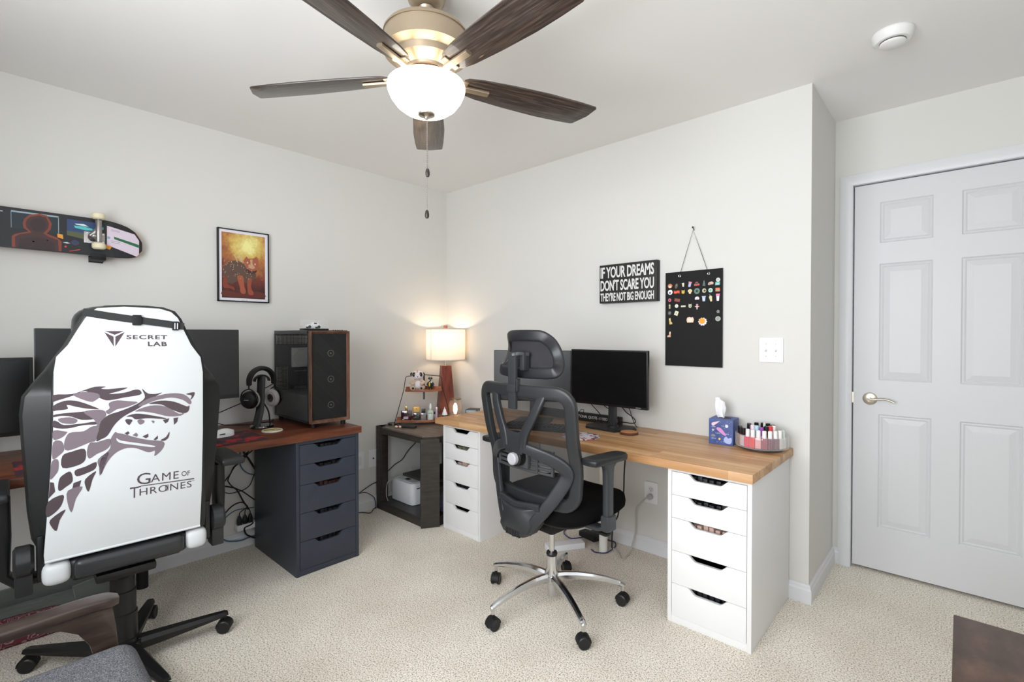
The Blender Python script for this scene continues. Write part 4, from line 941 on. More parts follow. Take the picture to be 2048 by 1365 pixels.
# bottles on the lower tier
LZ = TZ + 0.0285
def bottle(u, v_, kind, lab, cat='perfume bottle'):
    base = SP(u, v_, LZ); t_ = thing('perfume_bottle' if cat == 'perfume bottle' else cat.replace(' ', '_'), lab, cat, base, group='bottles on the lower shelf tier')
    R = Matrix.Rotation(math.atan2(E_.y, E_.x), 4, 'Z'); MM = Matrix.Translation(base) @ R
    def nb(): q = MB(); q.M = MM; return q
    if kind == 'wine':
        b = nb(); b.box((-0.040, -0.016, 0.0), (0.040, 0.016, 0.075), 0.006); b.build('body', mat('plum_glass', (60, 26, 36), 0.08, coat=1.0), t_)
        b = nb(); b.cyl((0, 0, 0.075), (0, 0, 0.082), 0.010); b.box((-0.008, -0.008, 0.082), (0.008, 0.008, 0.108), 0.002); b.build('cap', mat('gold_cap', (190, 150, 92), 0.25, 0.9), t_)
        b = nb(); b.box((-0.02, -0.0166, 0.012), (0.015, -0.016, 0.03)); b.build('label', mat('label_grey', (176, 170, 176), 0.5), t_)
    elif kind == 'gold':
        b = nb(); b.box((-0.024, -0.013, 0), (0.024, 0.013, 0.058), 0.005); b.build('body', mat('smoky_glass', (54, 54, 50), 0.08, coat=1.0), t_)
        b = nb(); b.box((-0.026, -0.012, 0.060), (0.026, 0.012, 0.108), 0.010, 3); b.build('cap', mat('mustard_cap', (206, 164, 90), 0.35, 0.2), t_)
        b = nb(); b.sphere((0, -0.0125, 0.088), 0.003, seg=8); b.build('stud', M_blackm, t_)
    elif kind == 'black':
        b = nb(); b.box((-0.020, -0.012, 0), (0.020, 0.012, 0.055), 0.004); b.build('body', mat('grey_glass', (120, 120, 118), 0.08, coat=1.0), t_)
        b = nb(); b.box((-0.014, -0.011, 0.056), (0.014, 0.011, 0.086), 0.003); b.build('cap', M_black, t_)
    elif kind == 'clear':
        b = nb(); b.lathe([(0, 0), (0.023, 0.001), (0.024, 0.006), (0.024, 0.062), (0.019, 0.070), (0.009, 0.076), (0.0085, 0.084), (0, 0.084)], (0, 0, 0), 24); b.build('body', mat('pale_mist', (196, 208, 200), 0.2), t_)
        b = nb(); b.lathe([(0.010, 0.084), (0.010, 0.104), (0.006, 0.122), (0, 0.124)], (0, 0, 0), 18); b.build('spray_cap', mat('mist_cap', (226, 230, 226), 0.3), t_)
        b = nb(); b.box((-0.012, -0.0246, 0.05), (0.012, -0.020, 0.056), 0.001); b.build('label', mat('label_green', (110, 150, 120), 0.5), t_)
    elif kind == 'tube':
        b = nb(); b.cyl((0, 0, 0), (0, 0, 0.060), 0.0085, bev=0.001); b.build('body', mat('mauve', (190, 160, 178), 0.3), t_)
        b = nb(); b.cyl((0, 0, 0.060), (0, 0, 0.098), 0.0082, bev=0.001); b.build('cap', mat('silver_mauve', (216, 200, 208), 0.25, 0.4), t_)
    elif kind == 'small':
        b = nb(); b.box((-0.011, -0.008, 0), (0.011, 0.008, 0.040), 0.002); b.build('body', mat('grey_glass', (120, 120, 118), 0.08, coat=1.0), t_)
        b = nb(); b.cyl((0, 0, 0.040), (0, 0, 0.058), 0.006); b.build('cap', M_black, t_)
bottle(-0.128, 0.005, 'wine', 'square plum-coloured perfume bottle with thin gold cap')
bottle(-0.052, 0.015, 'gold', 'smoky perfume bottle with large mustard square cap')
bottle(0.000, 0.012, 'black', 'grey glass perfume bottle with black square cap')
bottle(0.0, -0.034, 'small', 'small grey bottle behind the black-capped perfume bottle')
bottle(0.052, 0.000, 'clear', 'pale green-white spray mist bottle with domed cap', 'spray bottle')
bottle(0.098, 0.012, 'tube', 'slim mauve tube standing at the right of the spray bottle', 'cosmetic tube')
bottle(0.082, -0.014, 'small', 'small grey bottle tucked behind the mauve tube')

# plush animal on the upper tier
UZ = 0.8725
pl = thing('plush_toy', 'tan and white plush animal with dark eye patches on upper shelf tier', 'plush toy', SP(-0.045, 0.0, UZ))
RR = Matrix.Rotation(math.atan2(E_.y, E_.x), 4, 'Z')
PM = Matrix.Translation(SP(-0.045, 0.0, UZ)) @ RR
M_tan = mat('tan_plush', (196, 172, 152), 0.95, sheen=0.5); M_wpl = mat('white_plush', (222, 214, 216), 0.95, sheen=0.5); M_dpl = mat('brown_plush', (46, 34, 30), 0.95, sheen=0.3)
def pb(): q = MB(); q.M = PM; return q
b = pb(); b.sphere((0, 0.004, 0.042), 0.042, (1.05, 0.85, 1.05)); b.build('body', M_tan, pl)
b = pb(); b.sphere((0.004, -0.018, 0.043), 0.026, (1.0, 0.8, 1.15)); b.build('belly', M_wpl, pl)
b = pb(); b.sphere((0.002, -0.004, 0.115), 0.036, (1.25, 0.95, 0.95)); b.sphere((0.006, -0.024, 0.100), 0.018, (1.3, 1.0, 0.75)); b.build('head', M_wpl, pl)
b = pb(); b.sphere((0.0, -0.008, 0.128), 0.026, (0.35, 1.0, 0.9)); b.build('brow_patch', mat('ginger_plush', (206, 150, 120), 0.95), pl)
for s_ in (-1, 1):
    b = pb(); b.sphere((s_ * 0.024, -0.026, 0.119), 0.0155, (0.95, 0.6, 1.15)); e = b.build('eye_patch', M_dpl, pl)
    b = pb(); b.sphere((s_ * 0.022, -0.0362, 0.121), 0.0062, (1, .5, 1), 12); b.build('eye', mat('amber_eye', (120, 110, 40), 0.1), e)
    b = pb(); b.sphere((s_ * 0.043, 0.0, 0.120), 0.012, (1, 0.6, 1.2), 12); b.build('ear', M_dpl, pl)
    b = pb(); b.sweep([Vector((s_ * 0.036, -0.004, 0.068)), Vector((s_ * 0.048, -0.018, 0.056)), Vector((s_ * 0.036, -0.034, 0.050))], [0.012, 0.013, 0.011], [0.012, 0.013, 0.011]); b.sphere((s_ * 0.032, -0.038, 0.050), 0.0125, seg=12); b.build('arm', M_tan, pl)
    b = pb(); b.sphere((s_ * 0.036, -0.014, 0.020), 0.022, (1, 1.2, 0.9), 14); b.sphere((s_ * 0.032, -0.034, 0.016), 0.0155, (1.1, 0.8, 1.0), 14); f = b.build('leg', M_tan, pl)
    b = pb(); b.sphere((s_ * 0.031, -0.0455, 0.017), 0.009, (1, 0.35, 1), 12); b.build('foot_pad', M_dpl, f)
b = pb(); b.sphere((0.004, -0.044, 0.104), 0.004, (1.3, .7, .9), 10); b.build('nose', M_dpl, pl)
# little dark figurine
fg = thing('figurine', 'small dark figurine with big grey eyes and yellow chest stripe', 'figurine', SP(0.052, 0.012, UZ))
PM = Matrix.Translation(SP(0.052, 0.012, UZ)) @ RR
b = pb(); b.lathe([(0, 0.016), (0.010, 0.017), (0.019, 0.030), (0.021, 0.048), (0.016, 0.062), (0.006, 0.070), (0, 0.071)], (0, 0, 0), 18); b.build('body', mat('figurine_dark', (34, 44, 46), 0.3), fg)
b = pb(); b.sphere((-0.006, -0.014, 0.044), 0.010, (0.7, 0.8, 1.9), 12); b.build('chest_stripe', mat('figurine_yellow', (222, 184, 50), 0.4), fg)
b = pb(); b.sphere((0.007, -0.013, 0.060), 0.008, (1, 0.8, 0.9), 12); b.build('collar', M_wpl, fg)
b = pb(); b.sphere((0.0, 0, 0.088), 0.016, (1.15, 0.8, 0.7), 14); h_ = b.build('head', mat('figurine_grey', (120, 126, 130), 0.3), fg)
b = pb(); b.cyl((0, 0, 0.068), (0, 0, 0.082), 0.004, seg=10); b.build('neck', M_blackm, fg)
for s_ in (-1, 1):
    b = pb(); b.sphere((s_ * 0.0085, -0.011, 0.090), 0.007, seg=12); b.build('eye', M_black, h_)
    b = pb(); b.cyl((s_ * 0.009, 0, 0.0), (s_ * 0.008, 0, 0.022), 0.005, seg=10); b.build('leg', M_blackm, fg)
    b = pb(); b.tube([(s_ * 0.006, 0, 0.097), (s_ * 0.014, 0, 0.113), (s_ * 0.02, 0, 0.118)], 0.0007, 5); b.build('antenna', M_blackm, h_)
    b = pb(); b.sweep([Vector((s_ * 0.017, 0, 0.058)), Vector((s_ * 0.024, -0.004, 0.044)), Vector((s_ * 0.020, -0.008, 0.028))], [0.005, 0.006, 0.004], [0.004, 0.005, 0.003]); b.build('arm', mat('figurine_dark', (34, 44, 46), 0.3), fg)

# loose things on the side table's front corner
TT = TZ + 0.0008
t_ = thing('sunglasses', 'folded black sunglasses on side table corner', 'glasses', (0.10, -0.585, TT))
b = MB()
for cx in (0.07, 0.125): b.prism([(cx + .022 * math.cos(a) , -0.60 + (cx - .1) * .5 + 0.0 * a + .0) if False else (cx + .023 * math.cos(a), -0.60 + (cx - .1) * 0.35 + .012 * math.sin(a)) for a in [2 * PI * k / 14 for k in range(14)]], onZ(TT + 0.001), onZ(TT + 0.012), 0.001)
b.build('lenses', M_black, t_)
b = MB(); b.tube([(0.048, -0.612, TT + .012), (0.05, -0.57, TT + .010), (0.12, -0.545, TT + .004)], 0.0022); b.tube([(0.148, -0.585, TT + .012), (0.145, -0.555, TT + .010), (0.07, -0.55, TT + .006)], 0.0022); b.build('arms', M_black, t_)
t_ = thing('key_ring', 'keys on a white and red charm beside the sunglasses', 'keys', (0.21, -0.625, TT))
b = MB(); b.sphere((0.205, -0.645, TT + .009), 0.010, (1.6, .9, .8), 12); b.sphere((0.228, -0.628, TT + .009), 0.009, (1.2, 1, .9), 12); b.build('charm', M_cream, t_)
b = MB(); b.sphere((0.218, -0.632, TT + .013), 0.006, seg=10); b.sphere((0.196, -0.650, TT + .012), 0.004, seg=10); b.build('red_bead', M_red, t_)
b = MB(); b.box((0.155, -0.622, TT), (0.195, -0.612, TT + .003)); b.box((0.16, -0.60, TT + .002), (0.20, -0.592, TT + .005)); b.build('keys', M_chrome, t_)
t_ = thing('pouch', 'small flat black zip pouch lying on the side table', 'pouch', (0.27, -0.585, TT))
b = MB(); b.M = Matrix.Translation((0.265, -0.578, TT)) @ Matrix.Rotation(math.radians(32), 4, 'Z'); b.box((-0.055, -0.022, 0), (0.055, 0.022, 0.016), 0.007, 3); b.build('pouch', M_leatherb, t_)
b = MB(); b.M = Matrix.Translation((0.265, -0.578, TT)) @ Matrix.Rotation(math.radians(32), 4, 'Z'); b.box((-0.045, -0.0015, 0.0155), (0.04, 0.0015, 0.0172)); b.build('zip', M_gun, t_)

# ================================================================ DARK DESK THINGS
DZ = 0.7605
# computer case
pcx0, pcx1, pcy0, pcy1, pz0, pz1 = 0.045, 0.545, -1.435, -1.197, DZ + 0.028, 1.318
pc = thing('computer_tower', 'tall black computer tower with walnut-framed mesh front and glass side', 'computer', ((pcx0 + pcx1) / 2, -1.316, DZ))
b = MB(); tk = 0.006
VENTS = ((pcy0 + .008, pcy1 - .012, 1.232, 1.288), (pcy0 + .008, pcy0 + .082, .918, 1.088), (pcy0 + .12, pcy0 + .205, 1.052, 1.064), (pcy0 + .12, pcy0 + .205, .925, .962))
b.box((pcx0, pcy1 - tk, pz0), (pcx1 - .03, pcy1, pz1))
ys_ = sorted({pcy0, pcy1 - tk} | {v_ for q in VENTS for v_ in q[:2]}); zs_ = sorted({pz0, pz1} | {v_ for q in VENTS for v_ in q[2:]})
for y0, y1 in zip(ys_, ys_[1:]):
    for z0, z1 in zip(zs_, zs_[1:]):
        if any(q[0] <= y0 and y1 <= q[1] and q[2] <= z0 and z1 <= q[3] for q in VENTS): continue
        b.box((pcx0, y0, z0), (pcx0 + .004, y1, z1))
b.box((pcx0, pcy0, pz1 - 0.022), (pcx1 - .03, pcy1, pz1), .002); b.box((pcx0, pcy0, pz0), (pcx1 - .03, pcy1, pz0 + 0.012), .001)
b.box((pcx1 - .045, pcy0, pz0), (pcx1 - .03, pcy1, pz1), .001)
b.build('case', mat('case_grey', (54, 54, 55), 0.45), pc)
b = MB()
for y0, y1, z0, z1 in VENTS:
    y = y0
    while y < y1 - .002: b.box((pcx0 + .001, y, z0), (pcx0 + .003, y + .0026, z1)); y += .0080
    z = z0
    while z < z1 - .002: b.box((pcx0 + .0012, y0, z), (pcx0 + .0032, y1, z + .0030)); z += .0085
b.build('perforated_vents', M_black, pc)
b = MB(); b.box((pcx0 + .012, pcy0 + .004, pz0 + 0.012), (pcx1 - .045, pcy1 - .006, pz0 + 0.155), .001); b.build('power_supply_shroud', mat('shroud', (92, 92, 92), 0.5), pc)
b = MB(); b.box((pcx0, pcy0 - 0.0035, pz0 + .004), (pcx1 - .032, pcy0 - .0003, pz1 - 0.023), .001); b.build('side_glass', M_tint, pc)
b = MB(); b.lathe([(0.02, 0), (0.055, 0), (0.055, 0.02), (0.02, 0.02)], (pcx0 + .030, pcy0 + .160, 1.145), 24, (1, 0, 0)); b.box((pcx0 + .012, pcy0 + .098, 1.085), (pcx0 + .034, pcy1 - .012, 1.210), .004); b.build('cooler_fan', mat('fan_grey', (170, 170, 166), 0.5), pc)
# front : walnut frame, dark mesh with three fans behind it
fx = pcx1 - .03
b = MB()
wF = 0.018
def fr3(y0, z0, y1, z1, yi0, zi0, yi1, zi1):
    b.loft([[Vector((fx, y0, z0)), Vector((fx, y1, z0)), Vector((fx, y1, z1)), Vector((fx, y0, z1))]], cap=False)
O3 = [(pcy0 + .002, pz0), (pcy1 - .002, pz0), (pcy1 - .002, pz1 - .004), (pcy0 + .002, pz1 - .004)]
I3 = [(pcy0 + .013, pz0 + .016), (pcy1 - .013, pz0 + .016), (pcy1 - .013, pz1 - .020), (pcy0 + .013, pz1 - .020)]
t = bmesh.new()
A_ = [t.verts.new((fx, y, z)) for y, z in O3]; B_ = [t.verts.new((fx + .030, y, z)) for y, z in O3]; Cc = [t.verts.new((fx + .012, y, z)) for y, z in I3]; D_ = [t.verts.new((fx, y, z)) for y, z in I3]
Bi = [t.verts.new((fx + .030, y + (.003 if y < -1.3 else -.003), z + (.003 if z < 1 else -.003))) for y, z in O3]
for k in range(4):
    k2 = (k + 1) % 4
    for a, c_ in ((A_, B_), (B_, Bi), (Bi, Cc), (Cc, D_), (D_, A_)): t.faces.new([a[k], a[k2], c_[k2], c_[k]])
bmesh.ops.recalc_face_normals(t, faces=t.faces[:]); b._take(t)
b.build('walnut_frame', M_walnut_small, pc, sharp=20)
b = MB(); b.box((fx, pcy0 + .012, pz0 + .015), (fx + .009, pcy1 - .012, pz1 - .019)); 
m_ = mat('front_mesh', (24, 24, 25), 0.45); v = coords(m_, (1, 1, 1)); w_ = N(m_, 'ShaderNodeTexWave'); w_.wave_type = 'BANDS'; w_.bands_direction = 'DIAGONAL'; w_.inputs['Scale'].default_value = 3.4; L(m_, v, w_.inputs['Vector'])
L(m_, ramp(m_, w_.outputs[1], [(0.44, (22, 22, 23)), (0.5, (36, 36, 36)), (0.56, (25, 25, 26))]), P(m_).inputs['Base Color'])
mesh_o = b.build('front_mesh', m_, pc)
for z in (0.885, 1.035, 1.185):
    b = MB(); b.lathe([(0.017, 0), (0.019, 0), (0.019, 0.0012), (0.017, 0.0012)], (fx + .009, -1.307, z), 28, (1, 0, 0), caps=False); b.lathe([(0, 0.0008), (0.004, 0.0008), (0.004, 0)], (fx + .009, -1.307, z), 12, (1, 0, 0), caps=False); b.build('fan_hub', mat('hub_ring', (112, 108, 102), 0.4), pc)
for x in (pcx0 + .03, pcx1 - .035):
    for y in (pcy0 + .028, pcy1 - .028):
        b = MB(); b.cyl((x, y, DZ), (x, y, pz0), 0.013, 0.016, 16); b.build('foot', M_blackm, pc)
b = MB()
for k in range(5): b.cyl((pcx1 - .06, -1.27 + k * .014, pz1), (pcx1 - .06, -1.27 + k * .014, pz1 + .003), 0.004, seg=12)
b.build('top_buttons', M_gun, pc)
# toy truck in its clear case on the tower
CZ = pz1 + 0.001
t_ = thing('model_truck_case', 'small clear display case on top of the computer tower', 'display case', (0.40, -1.36, CZ))
cm = Matrix.Translation((0.40, -1.345, CZ))
b = MB(); b.M = cm; b.box((-0.03, -0.075, 0), (0.03, 0.075, 0.010), .002); b.build('plinth', M_black, t_)
b = MB(); b.M = cm; b.box((-0.028, -0.073, 0.010), (0.028, 0.073, 0.062), .001); b.build('cover', M_pane, t_)
t_ = thing('model_truck', 'tiny white model truck with black wheels inside the display case', 'model car', (0.40, -1.36, CZ + .0105))
cm = Matrix.Translation((0.40, -1.352, CZ + 0.0108))
b = MB(); b.M = cm; b.prism([(-.045, .010), (.045, .010), (.046, .020), (.030, .024), (.020, .036), (-.004, .036), (-.010, .024), (-.044, .023)], lambda u, v_: Vector((-.014, u, v_)), lambda u, v_: Vector((.014, u, v_)), .0015); b.build('body', mat('model_white', (226, 226, 226), 0.3), t_)
b = MB(); b.M = cm; b.prism([(-.002, .026), (.018, .026), (.014, .033), (-.002, .033)], lambda u, v_: Vector((.0141, u, v_)), lambda u, v_: Vector((.0146, u, v_))); b.build('windows', M_blackm, t_)
for y in (-.028, .028):
    for x in (-.012, .012):
        b = MB(); b.M = cm; b.cyl((x - .004, y, .009), (x + .004, y, .009), .009, seg=16); b.build('wheel', M_blackm, t_)

# monitors
def monitor(name, lab, c, yaw, w, h, z0, stand, scr=M_screen, bez=.008, chin=.014, matb=M_black):
    # c = centre of screen face (x, y); yaw = rotation of the outward normal from -y about z
    t_ = thing(name, lab, 'monitor', (c[0], c[1], stand[0]), yaw)
    b = MB(); b.box((-w / 2, 0.0, z0), (w / 2, 0.022, z0 + h), .004); b.box((-w / 4, 0.02, z0 + h * .2), (w / 4, 0.05, z0 + h * .75), .01)
    for v__ in b.bm.verts: v__.co.z -= stand[0]
    b.build('housing', matb, t_, world=False)
    b = MB(); b.box((-w / 2 + bez, -.0012, z0 + chin - stand[0]), (w / 2 - bez, 0.0005, z0 + h - bez - stand[0])); b.build('screen', scr, t_, world=False)
    return t_
# right-hand black monitor on the white desk
WZ = 0.7385
t_ = monitor('monitor', 'black monitor at right on light wood desk, facing forward', (1.708, -0.222), 0.0, 0.510, 0.327, 0.877, (WZ,))
b = MB()
for k in range(6): b.box((0.185 + k * .0052, -.0016, 0.1448), (0.1888 + k * .0052, -.0010, 0.1486))
b.build('brand_mark', mat('badge', (170, 170, 172), 0.4), t_, world=False)
b = MB(); b.box((-.012, .03, .02), (.032, .062, .26), .006); b.build('pole', M_gun, t_, world=False)
b = MB(); b.prism([(-.165, .03), (-.125, -.035), (.075, -.045), (.085, -.02), (.14, .09), (.10, .145), (-.10, .145), (-.155, .10)], lambda u, v_: Vector((u, v_, 0.0)), lambda u, v_: Vector((u, v_, .012)), .003); b.cyl((.01, .045, .012), (.01, .045, .022), .035); b.build('base', M_darkgrey, t_, world=False)
# left monitor, angled
t_ = monitor('monitor', 'monitor turned inward behind the mesh office chair', (1.225, -0.330), math.radians(27), 0.50, 0.322, 0.872, (WZ,), M_screen2, .004, .010)
b = MB(); b.box((-.02, .03, .02), (.02, .062, .25), .006); b.build('pole', M_gun, t_, world=False)
b = MB(); b.prism([(-.12, -.03), (.12, -.03), (.11, .15), (-.11, .15)], lambda u, v_: Vector((u, v_, 0.0)), lambda u, v_: Vector((u, v_, .010)), .003); b.build('base', M_darkgrey, t_, world=False)
# ultrawide on the dark desk
t_ = monitor('monitor', 'wide dark monitor behind the white gaming chair', (0.28, -2.122), PI / 2, 0.812, 0.376, 0.944, (DZ,), M_screen2, .003, .022, M_gun)
b = MB(); b.box((.225, .03, .01), (.305, .060, .26), .006); b.build('pole', M_blackm, t_, world=False)
b = MB(); b.prism([(.12, -.03), (.33, -.03), (.34, -.01), (.30, .12), (.16, .12)], lambda u, v_: Vector((u, v_, 0.0)), lambda u, v_: Vector((u, v_, .008)), .002); b.build('base', M_blackm, t_, world=False)
# small monitor at the left edge
t_ = monitor('monitor', 'small black monitor cut off at the left edge of the photo', (0.34, -2.79), PI / 2, 0.51, 0.325, 0.872, (DZ,), M_screen, .012, .018, M_black)
b = MB(); b.box((-.02, .03, .01), (.02, .060, .2), .004); b.build('pole', M_blackm, t_, world=False)
b = MB(); b.prism(circle((0, .04), .11, 28), lambda u, v_: Vector((u, v_, 0.0)), lambda u, v_: Vector((u, v_, .012)), .003); b.build('base', M_blackm, t_, world=False)

# headphone stand + headphones
hs = thing('headphone_stand', 'black headphone stand with round base on walnut desk', 'headphone stand', (0.262, -1.592, DZ))
HX, HY = 0.262, -1.592
b = MB(); b.lathe([(0, 0), (0.062, 0), (0.064, 0.004), (0.060, 0.012), (0.0, 0.016)], (HX, HY, DZ), 36); b.build('base', mat('glossy_black', (30, 30, 30), 0.1, coat=1.0), hs)
b = MB(); b.sweep(spline([Vector(p) for p in [(HX, HY - .030, DZ + .012), (HX, HY - .012, DZ + .09), (HX - .004, HY - .006, DZ + .14), (HX, HY, DZ + .30)]], 6), 0.022, 0.006, nrm=(1, -.6, 0)); b.tube([(HX, HY + .045, DZ + .012), (HX, HY + .038, DZ + .08), (HX, HY + .018, DZ + .125), (HX, HY, DZ + .15)], 0.004); b.build('stem', M_black, hs)
b = MB(); b.sweep([Vector((HX, HY + .040 * math.cos(a), DZ + .265 + .035 * math.sin(a))) for a in [PI * k / 12 for k in range(13)]], 0.022, 0.004, nrm=[Vector((0, math.cos(a), math.sin(a))) for a in [PI * k / 12 for k in range(13)]]); b.build('top_rest', M_black, hs)
hp = thing('headphones', 'black over-ear headphones with grey ear pads hanging on the stand', 'headphones', (0.262, -1.592, DZ + .30))
R0 = Vector((0.75, -0.66, 0)).normalized()   # slight twist
arc = [PI * (-0.06) + PI * 1.12 * k / 22 for k in range(23)]
hb = [Vector((HX, HY + .068 * math.cos(a), DZ + .262 + .078 * math.sin(a))) for a in arc]
b = MB(); b.sweep(hb, [0.024 + .011 * math.sin(PI * k / 22) for k in range(23)], 0.013, nrm=[Vector((0, math.cos(a), math.sin(a))) for a in arc]); b.build('headband', M_blackm, hp)
for s_, dx in ((-1, 0.03), (1, -0.01)):
    cy = HY + s_ * 0.066; cz = DZ + .165; cx = HX + dx * .5
    nrm = Vector((0.55 if s_ < 0 else -0.35, s_ * 0.85, 0.05)).normalized()
    b = MB(); b.lathe([(0, .034), (.026, .034), (.042, .028), (.050, .012), (.050, 0), (0, 0)][::-1], (cx, cy, cz), 30, nrm); cup_ = b.build('ear_cup', M_black, hp)
    b = MB(); b.lathe([(.024, -.024), (.040, -.024), (.051, -.014), (.051, -.004), (.044, 0), (0.0, 0)], (cx, cy, cz), 30, nrm, caps=False); b.build('ear_pad', mat('velour_grey', (150, 146, 146), 0.95, sheen=0.4), cup_)
    side = nrm.cross(Vector((0, 0, 1))).normalized()
    b = MB(); b.tube([Vector((cx, cy, cz)) + nrm * .012 + side * .054 + Vector((0, 0, -.004)), Vector((cx, cy, cz)) + nrm * .014 + side * .040 + Vector((0, 0, .040)), Vector((cx, cy, cz)) + nrm * .012 + Vector((0, 0, .060)), Vector((cx, cy, cz)) + nrm * .014 - side * .040 + Vector((0, 0, .040)), Vector((cx, cy, cz)) + nrm * .012 - side * .054 + Vector((0, 0, -.004))], 0.0035); b.cyl(Vector((cx, cy, cz)) + nrm * .012 + Vector((0, 0, .058)), (HX, HY + s_ * .069, DZ + .262), 0.005, seg=10); b.box((HX - .018, HY + s_ * .070 - .006, DZ + .243), (HX + .018, HY + s_ * .070 + .006, DZ + .260), .002); b.build('yoke', M_black, hp)
    b = MB()
    q = Vector((cx, cy, cz)) + nrm * .0342
    b.sweep([q - side * .014, q + side * .014], 0.0012, 0.0004, nrm=nrm); b.build('side_marking', mat('badge', (170, 170, 172), 0.4), cup_)
# desk mat, mouse, small white thing, coaster
m_ = mat('desk_mat', (60, 48, 58), 0.8); v = coords(m_, (1, 1, 1)); n = noise(m_, v, 9, 4, 0.6)
L(m_, ramp(m_, n, [(0.40, (52, 42, 52)), (0.52, (66, 44, 52)), (0.56, (150, 38, 40)), (0.64, (170, 44, 42)), (0.70, (70, 40, 48))]), P(m_).inputs['Base Color'])
b = MB(); b.prism(rrect(0.318, -2.60, 0.622, -1.690, .012), onZ(DZ), onZ(DZ + .003), .0006)
tag(b.build('desk_mat', m_, origin=(0.4, -2.1, DZ)), 'dark desk mat with red abstract pattern on walnut desk', 'desk mat')
t_ = thing('computer_mouse', 'white computer mouse on the dark red desk mat', 'computer mouse', (0.395, -1.835, DZ + .003), 0.0)
mm = Matrix.Translation((0.400, -1.838, DZ + .0032)) @ Matrix.Rotation(math.radians(12), 4, 'Z')
b = MB(); b.M = mm
rings = []
for k in range(9):
    q = -1 + 2 * k / 8; yy = q * .060; w_ = .031 * math.sqrt(max(0.03, 1 - abs(q) ** 2.4)) ; hh_ = .041 * math.sqrt(max(0.04, 1 - ((q - 0.15) / 1.18) ** 2)) * (1 - .12 * abs(q))
    rings.append([Vector((-hh_ * 0 + w_ * math.cos(a), yy, max(0, hh_ * math.sin(a)))) for a in [PI * j / 10 for j in range(11)]])
b.loft(rings); b.build('shell', mat('mouse_white', (230, 230, 232), 0.4), t_, sharp=60)
b = MB(); b.M = mm; b.cyl((-.003, -.038, .026), (.003, -.038, .026), .007, seg=14); b.build('scroll_wheel', M_blackm, t_)
b = MB(); b.M = mm; b.box((.0285, -.03, .014), (.0315, -.002, .019), .001); b.build('side_buttons', M_blackm, t_)
b = MB(); b.lathe([(0, 0), (.011, 0), (.0115, .004), (.009, .020), (.006, .026), (0, .027)], (0.300, -1.862, DZ + .003), 18)
tag(b.build('dongle_cap', mat('mouse_white', (230, 230, 232), 0.4), origin=(0.300, -1.862, DZ + .003)), 'tiny white dome cap behind the white mouse', 'cap')
t_ = thing('coaster', 'round white-rimmed coaster with gold and green centre on walnut desk', 'coaster', (0.430, -1.600, DZ))
b = MB(); b.lathe([(0, 0), (.052, 0), (.054, .003), (.052, .008), (.047, .0085), (.046, .007), (0, .007)], (0.430, -1.600, DZ), 36); b.build('rim', mat('coaster_cream', (226, 220, 206), 0.4), t_)
m_ = mat('coaster_print', (170, 146, 70), 0.5); v = coords(m_); L(m_, ramp(m_, noise(m_, v, 60, 2), [(.42, (122, 122, 72)), (.5, (200, 168, 82)), (.6, (226, 206, 150))]), P(m_).inputs['Base Color'])
b = MB(); b.lathe([(0, .0075), (.044, .0075), (.044, .0070)], (0.430, -1.600, DZ), 36, caps=False); b.build('printed_centre', m_, t_)

# ================================================================ LIGHT DESK THINGS
t_ = thing('quote_block', 'long thin black block sign reading INSPIRATIONAL QUOTE', 'sign', (1.33, -0.045, WZ))
b = MB(); b.box((0.98, -0.062, WZ), (1.70, -0.030, WZ + .050), .001); b.build('block', mat('sign_black', (34, 33, 32), 0.6), t_)
b = MB(); b.text('INSPIRATIONAL QUOTE - I NEED COFFEE', (1.33, -0.062, WZ + .017), (0.355, 0, 0), (0, 0, .020), (0, -.0008, 0), spacing=.95); b.build('lettering', mat('sign_letters', (218, 218, 216), 0.7), t_)
# keyboard
kb = thing('keyboard', 'black mechanical keyboard behind the mesh office chair', 'keyboard', (1.40, -0.45, WZ))
KM = Matrix.Translation((1.40, -0.462, WZ)) @ Matrix.Rotation(math.radians(20), 4, 'Z')
b = MB(); b.M = KM; b.box((-.215, -.065, 0), (.215, .065, .018), .004); b.build('case', M_blackm, kb)
b = MB(); b.M = KM
for r_ in range(5):
    for c_ in range(18):
        x = -.205 + c_ * .0228; y = -.055 + r_ * .0225; b.box((x + .001, y + .001, .017), (x + .0205, y + .019, .027), .0025, 1)
b.build('keys', M_black, kb)
# floral pad, coaster slice
m_ = mat('floral_print', (206, 200, 206), 0.7); v = coords(m_); vo = N(m_, 'ShaderNodeTexVoronoi'); vo.inputs['Scale'].default_value = 60; L(m_, v, vo.inputs['Vector'])
sx_ = N(m_, 'ShaderNodeSeparateColor'); L(m_, vo.outputs['Color'], sx_.inputs[0]); rr_ = ramp(m_, sx_.outputs[0], [(0.0, (210, 206, 216)), (0.45, (214, 200, 206)), (0.5, (190, 70, 84)), (0.62, (206, 120, 110)), (0.7, (60, 72, 84)), (0.8, (80, 120, 110)), (0.86, (222, 214, 222))])
m_.node_tree.nodes[-1].color_ramp.interpolation = 'CONSTANT' if hasattr(m_.node_tree.nodes[-1], 'color_ramp') else 'CONSTANT'
L(m_, rr_, P(m_).inputs['Base Color'])
b = MB(); b.prism(circle((1.700, -0.480), .105, 40), onZ(WZ), onZ(WZ + .0035), .0008)
tag(b.build('mouse_pad', m_, origin=(1.7, -0.48, WZ)), 'round multicoloured floral mouse pad on the light wood desk', 'mouse pad')
t_ = thing('wood_slice_coaster', 'round wood slice coaster with bark edge beside the monitor base', 'coaster', (1.845, -0.235, WZ))
sl = [(1.862 + .050 * (1 + .03 * math.sin(5 * a)) * math.cos(a), -0.243 + .050 * (1 + .03 * math.sin(5 * a)) * math.sin(a)) for a in [2 * PI * k / 36 for k in range(36)]]
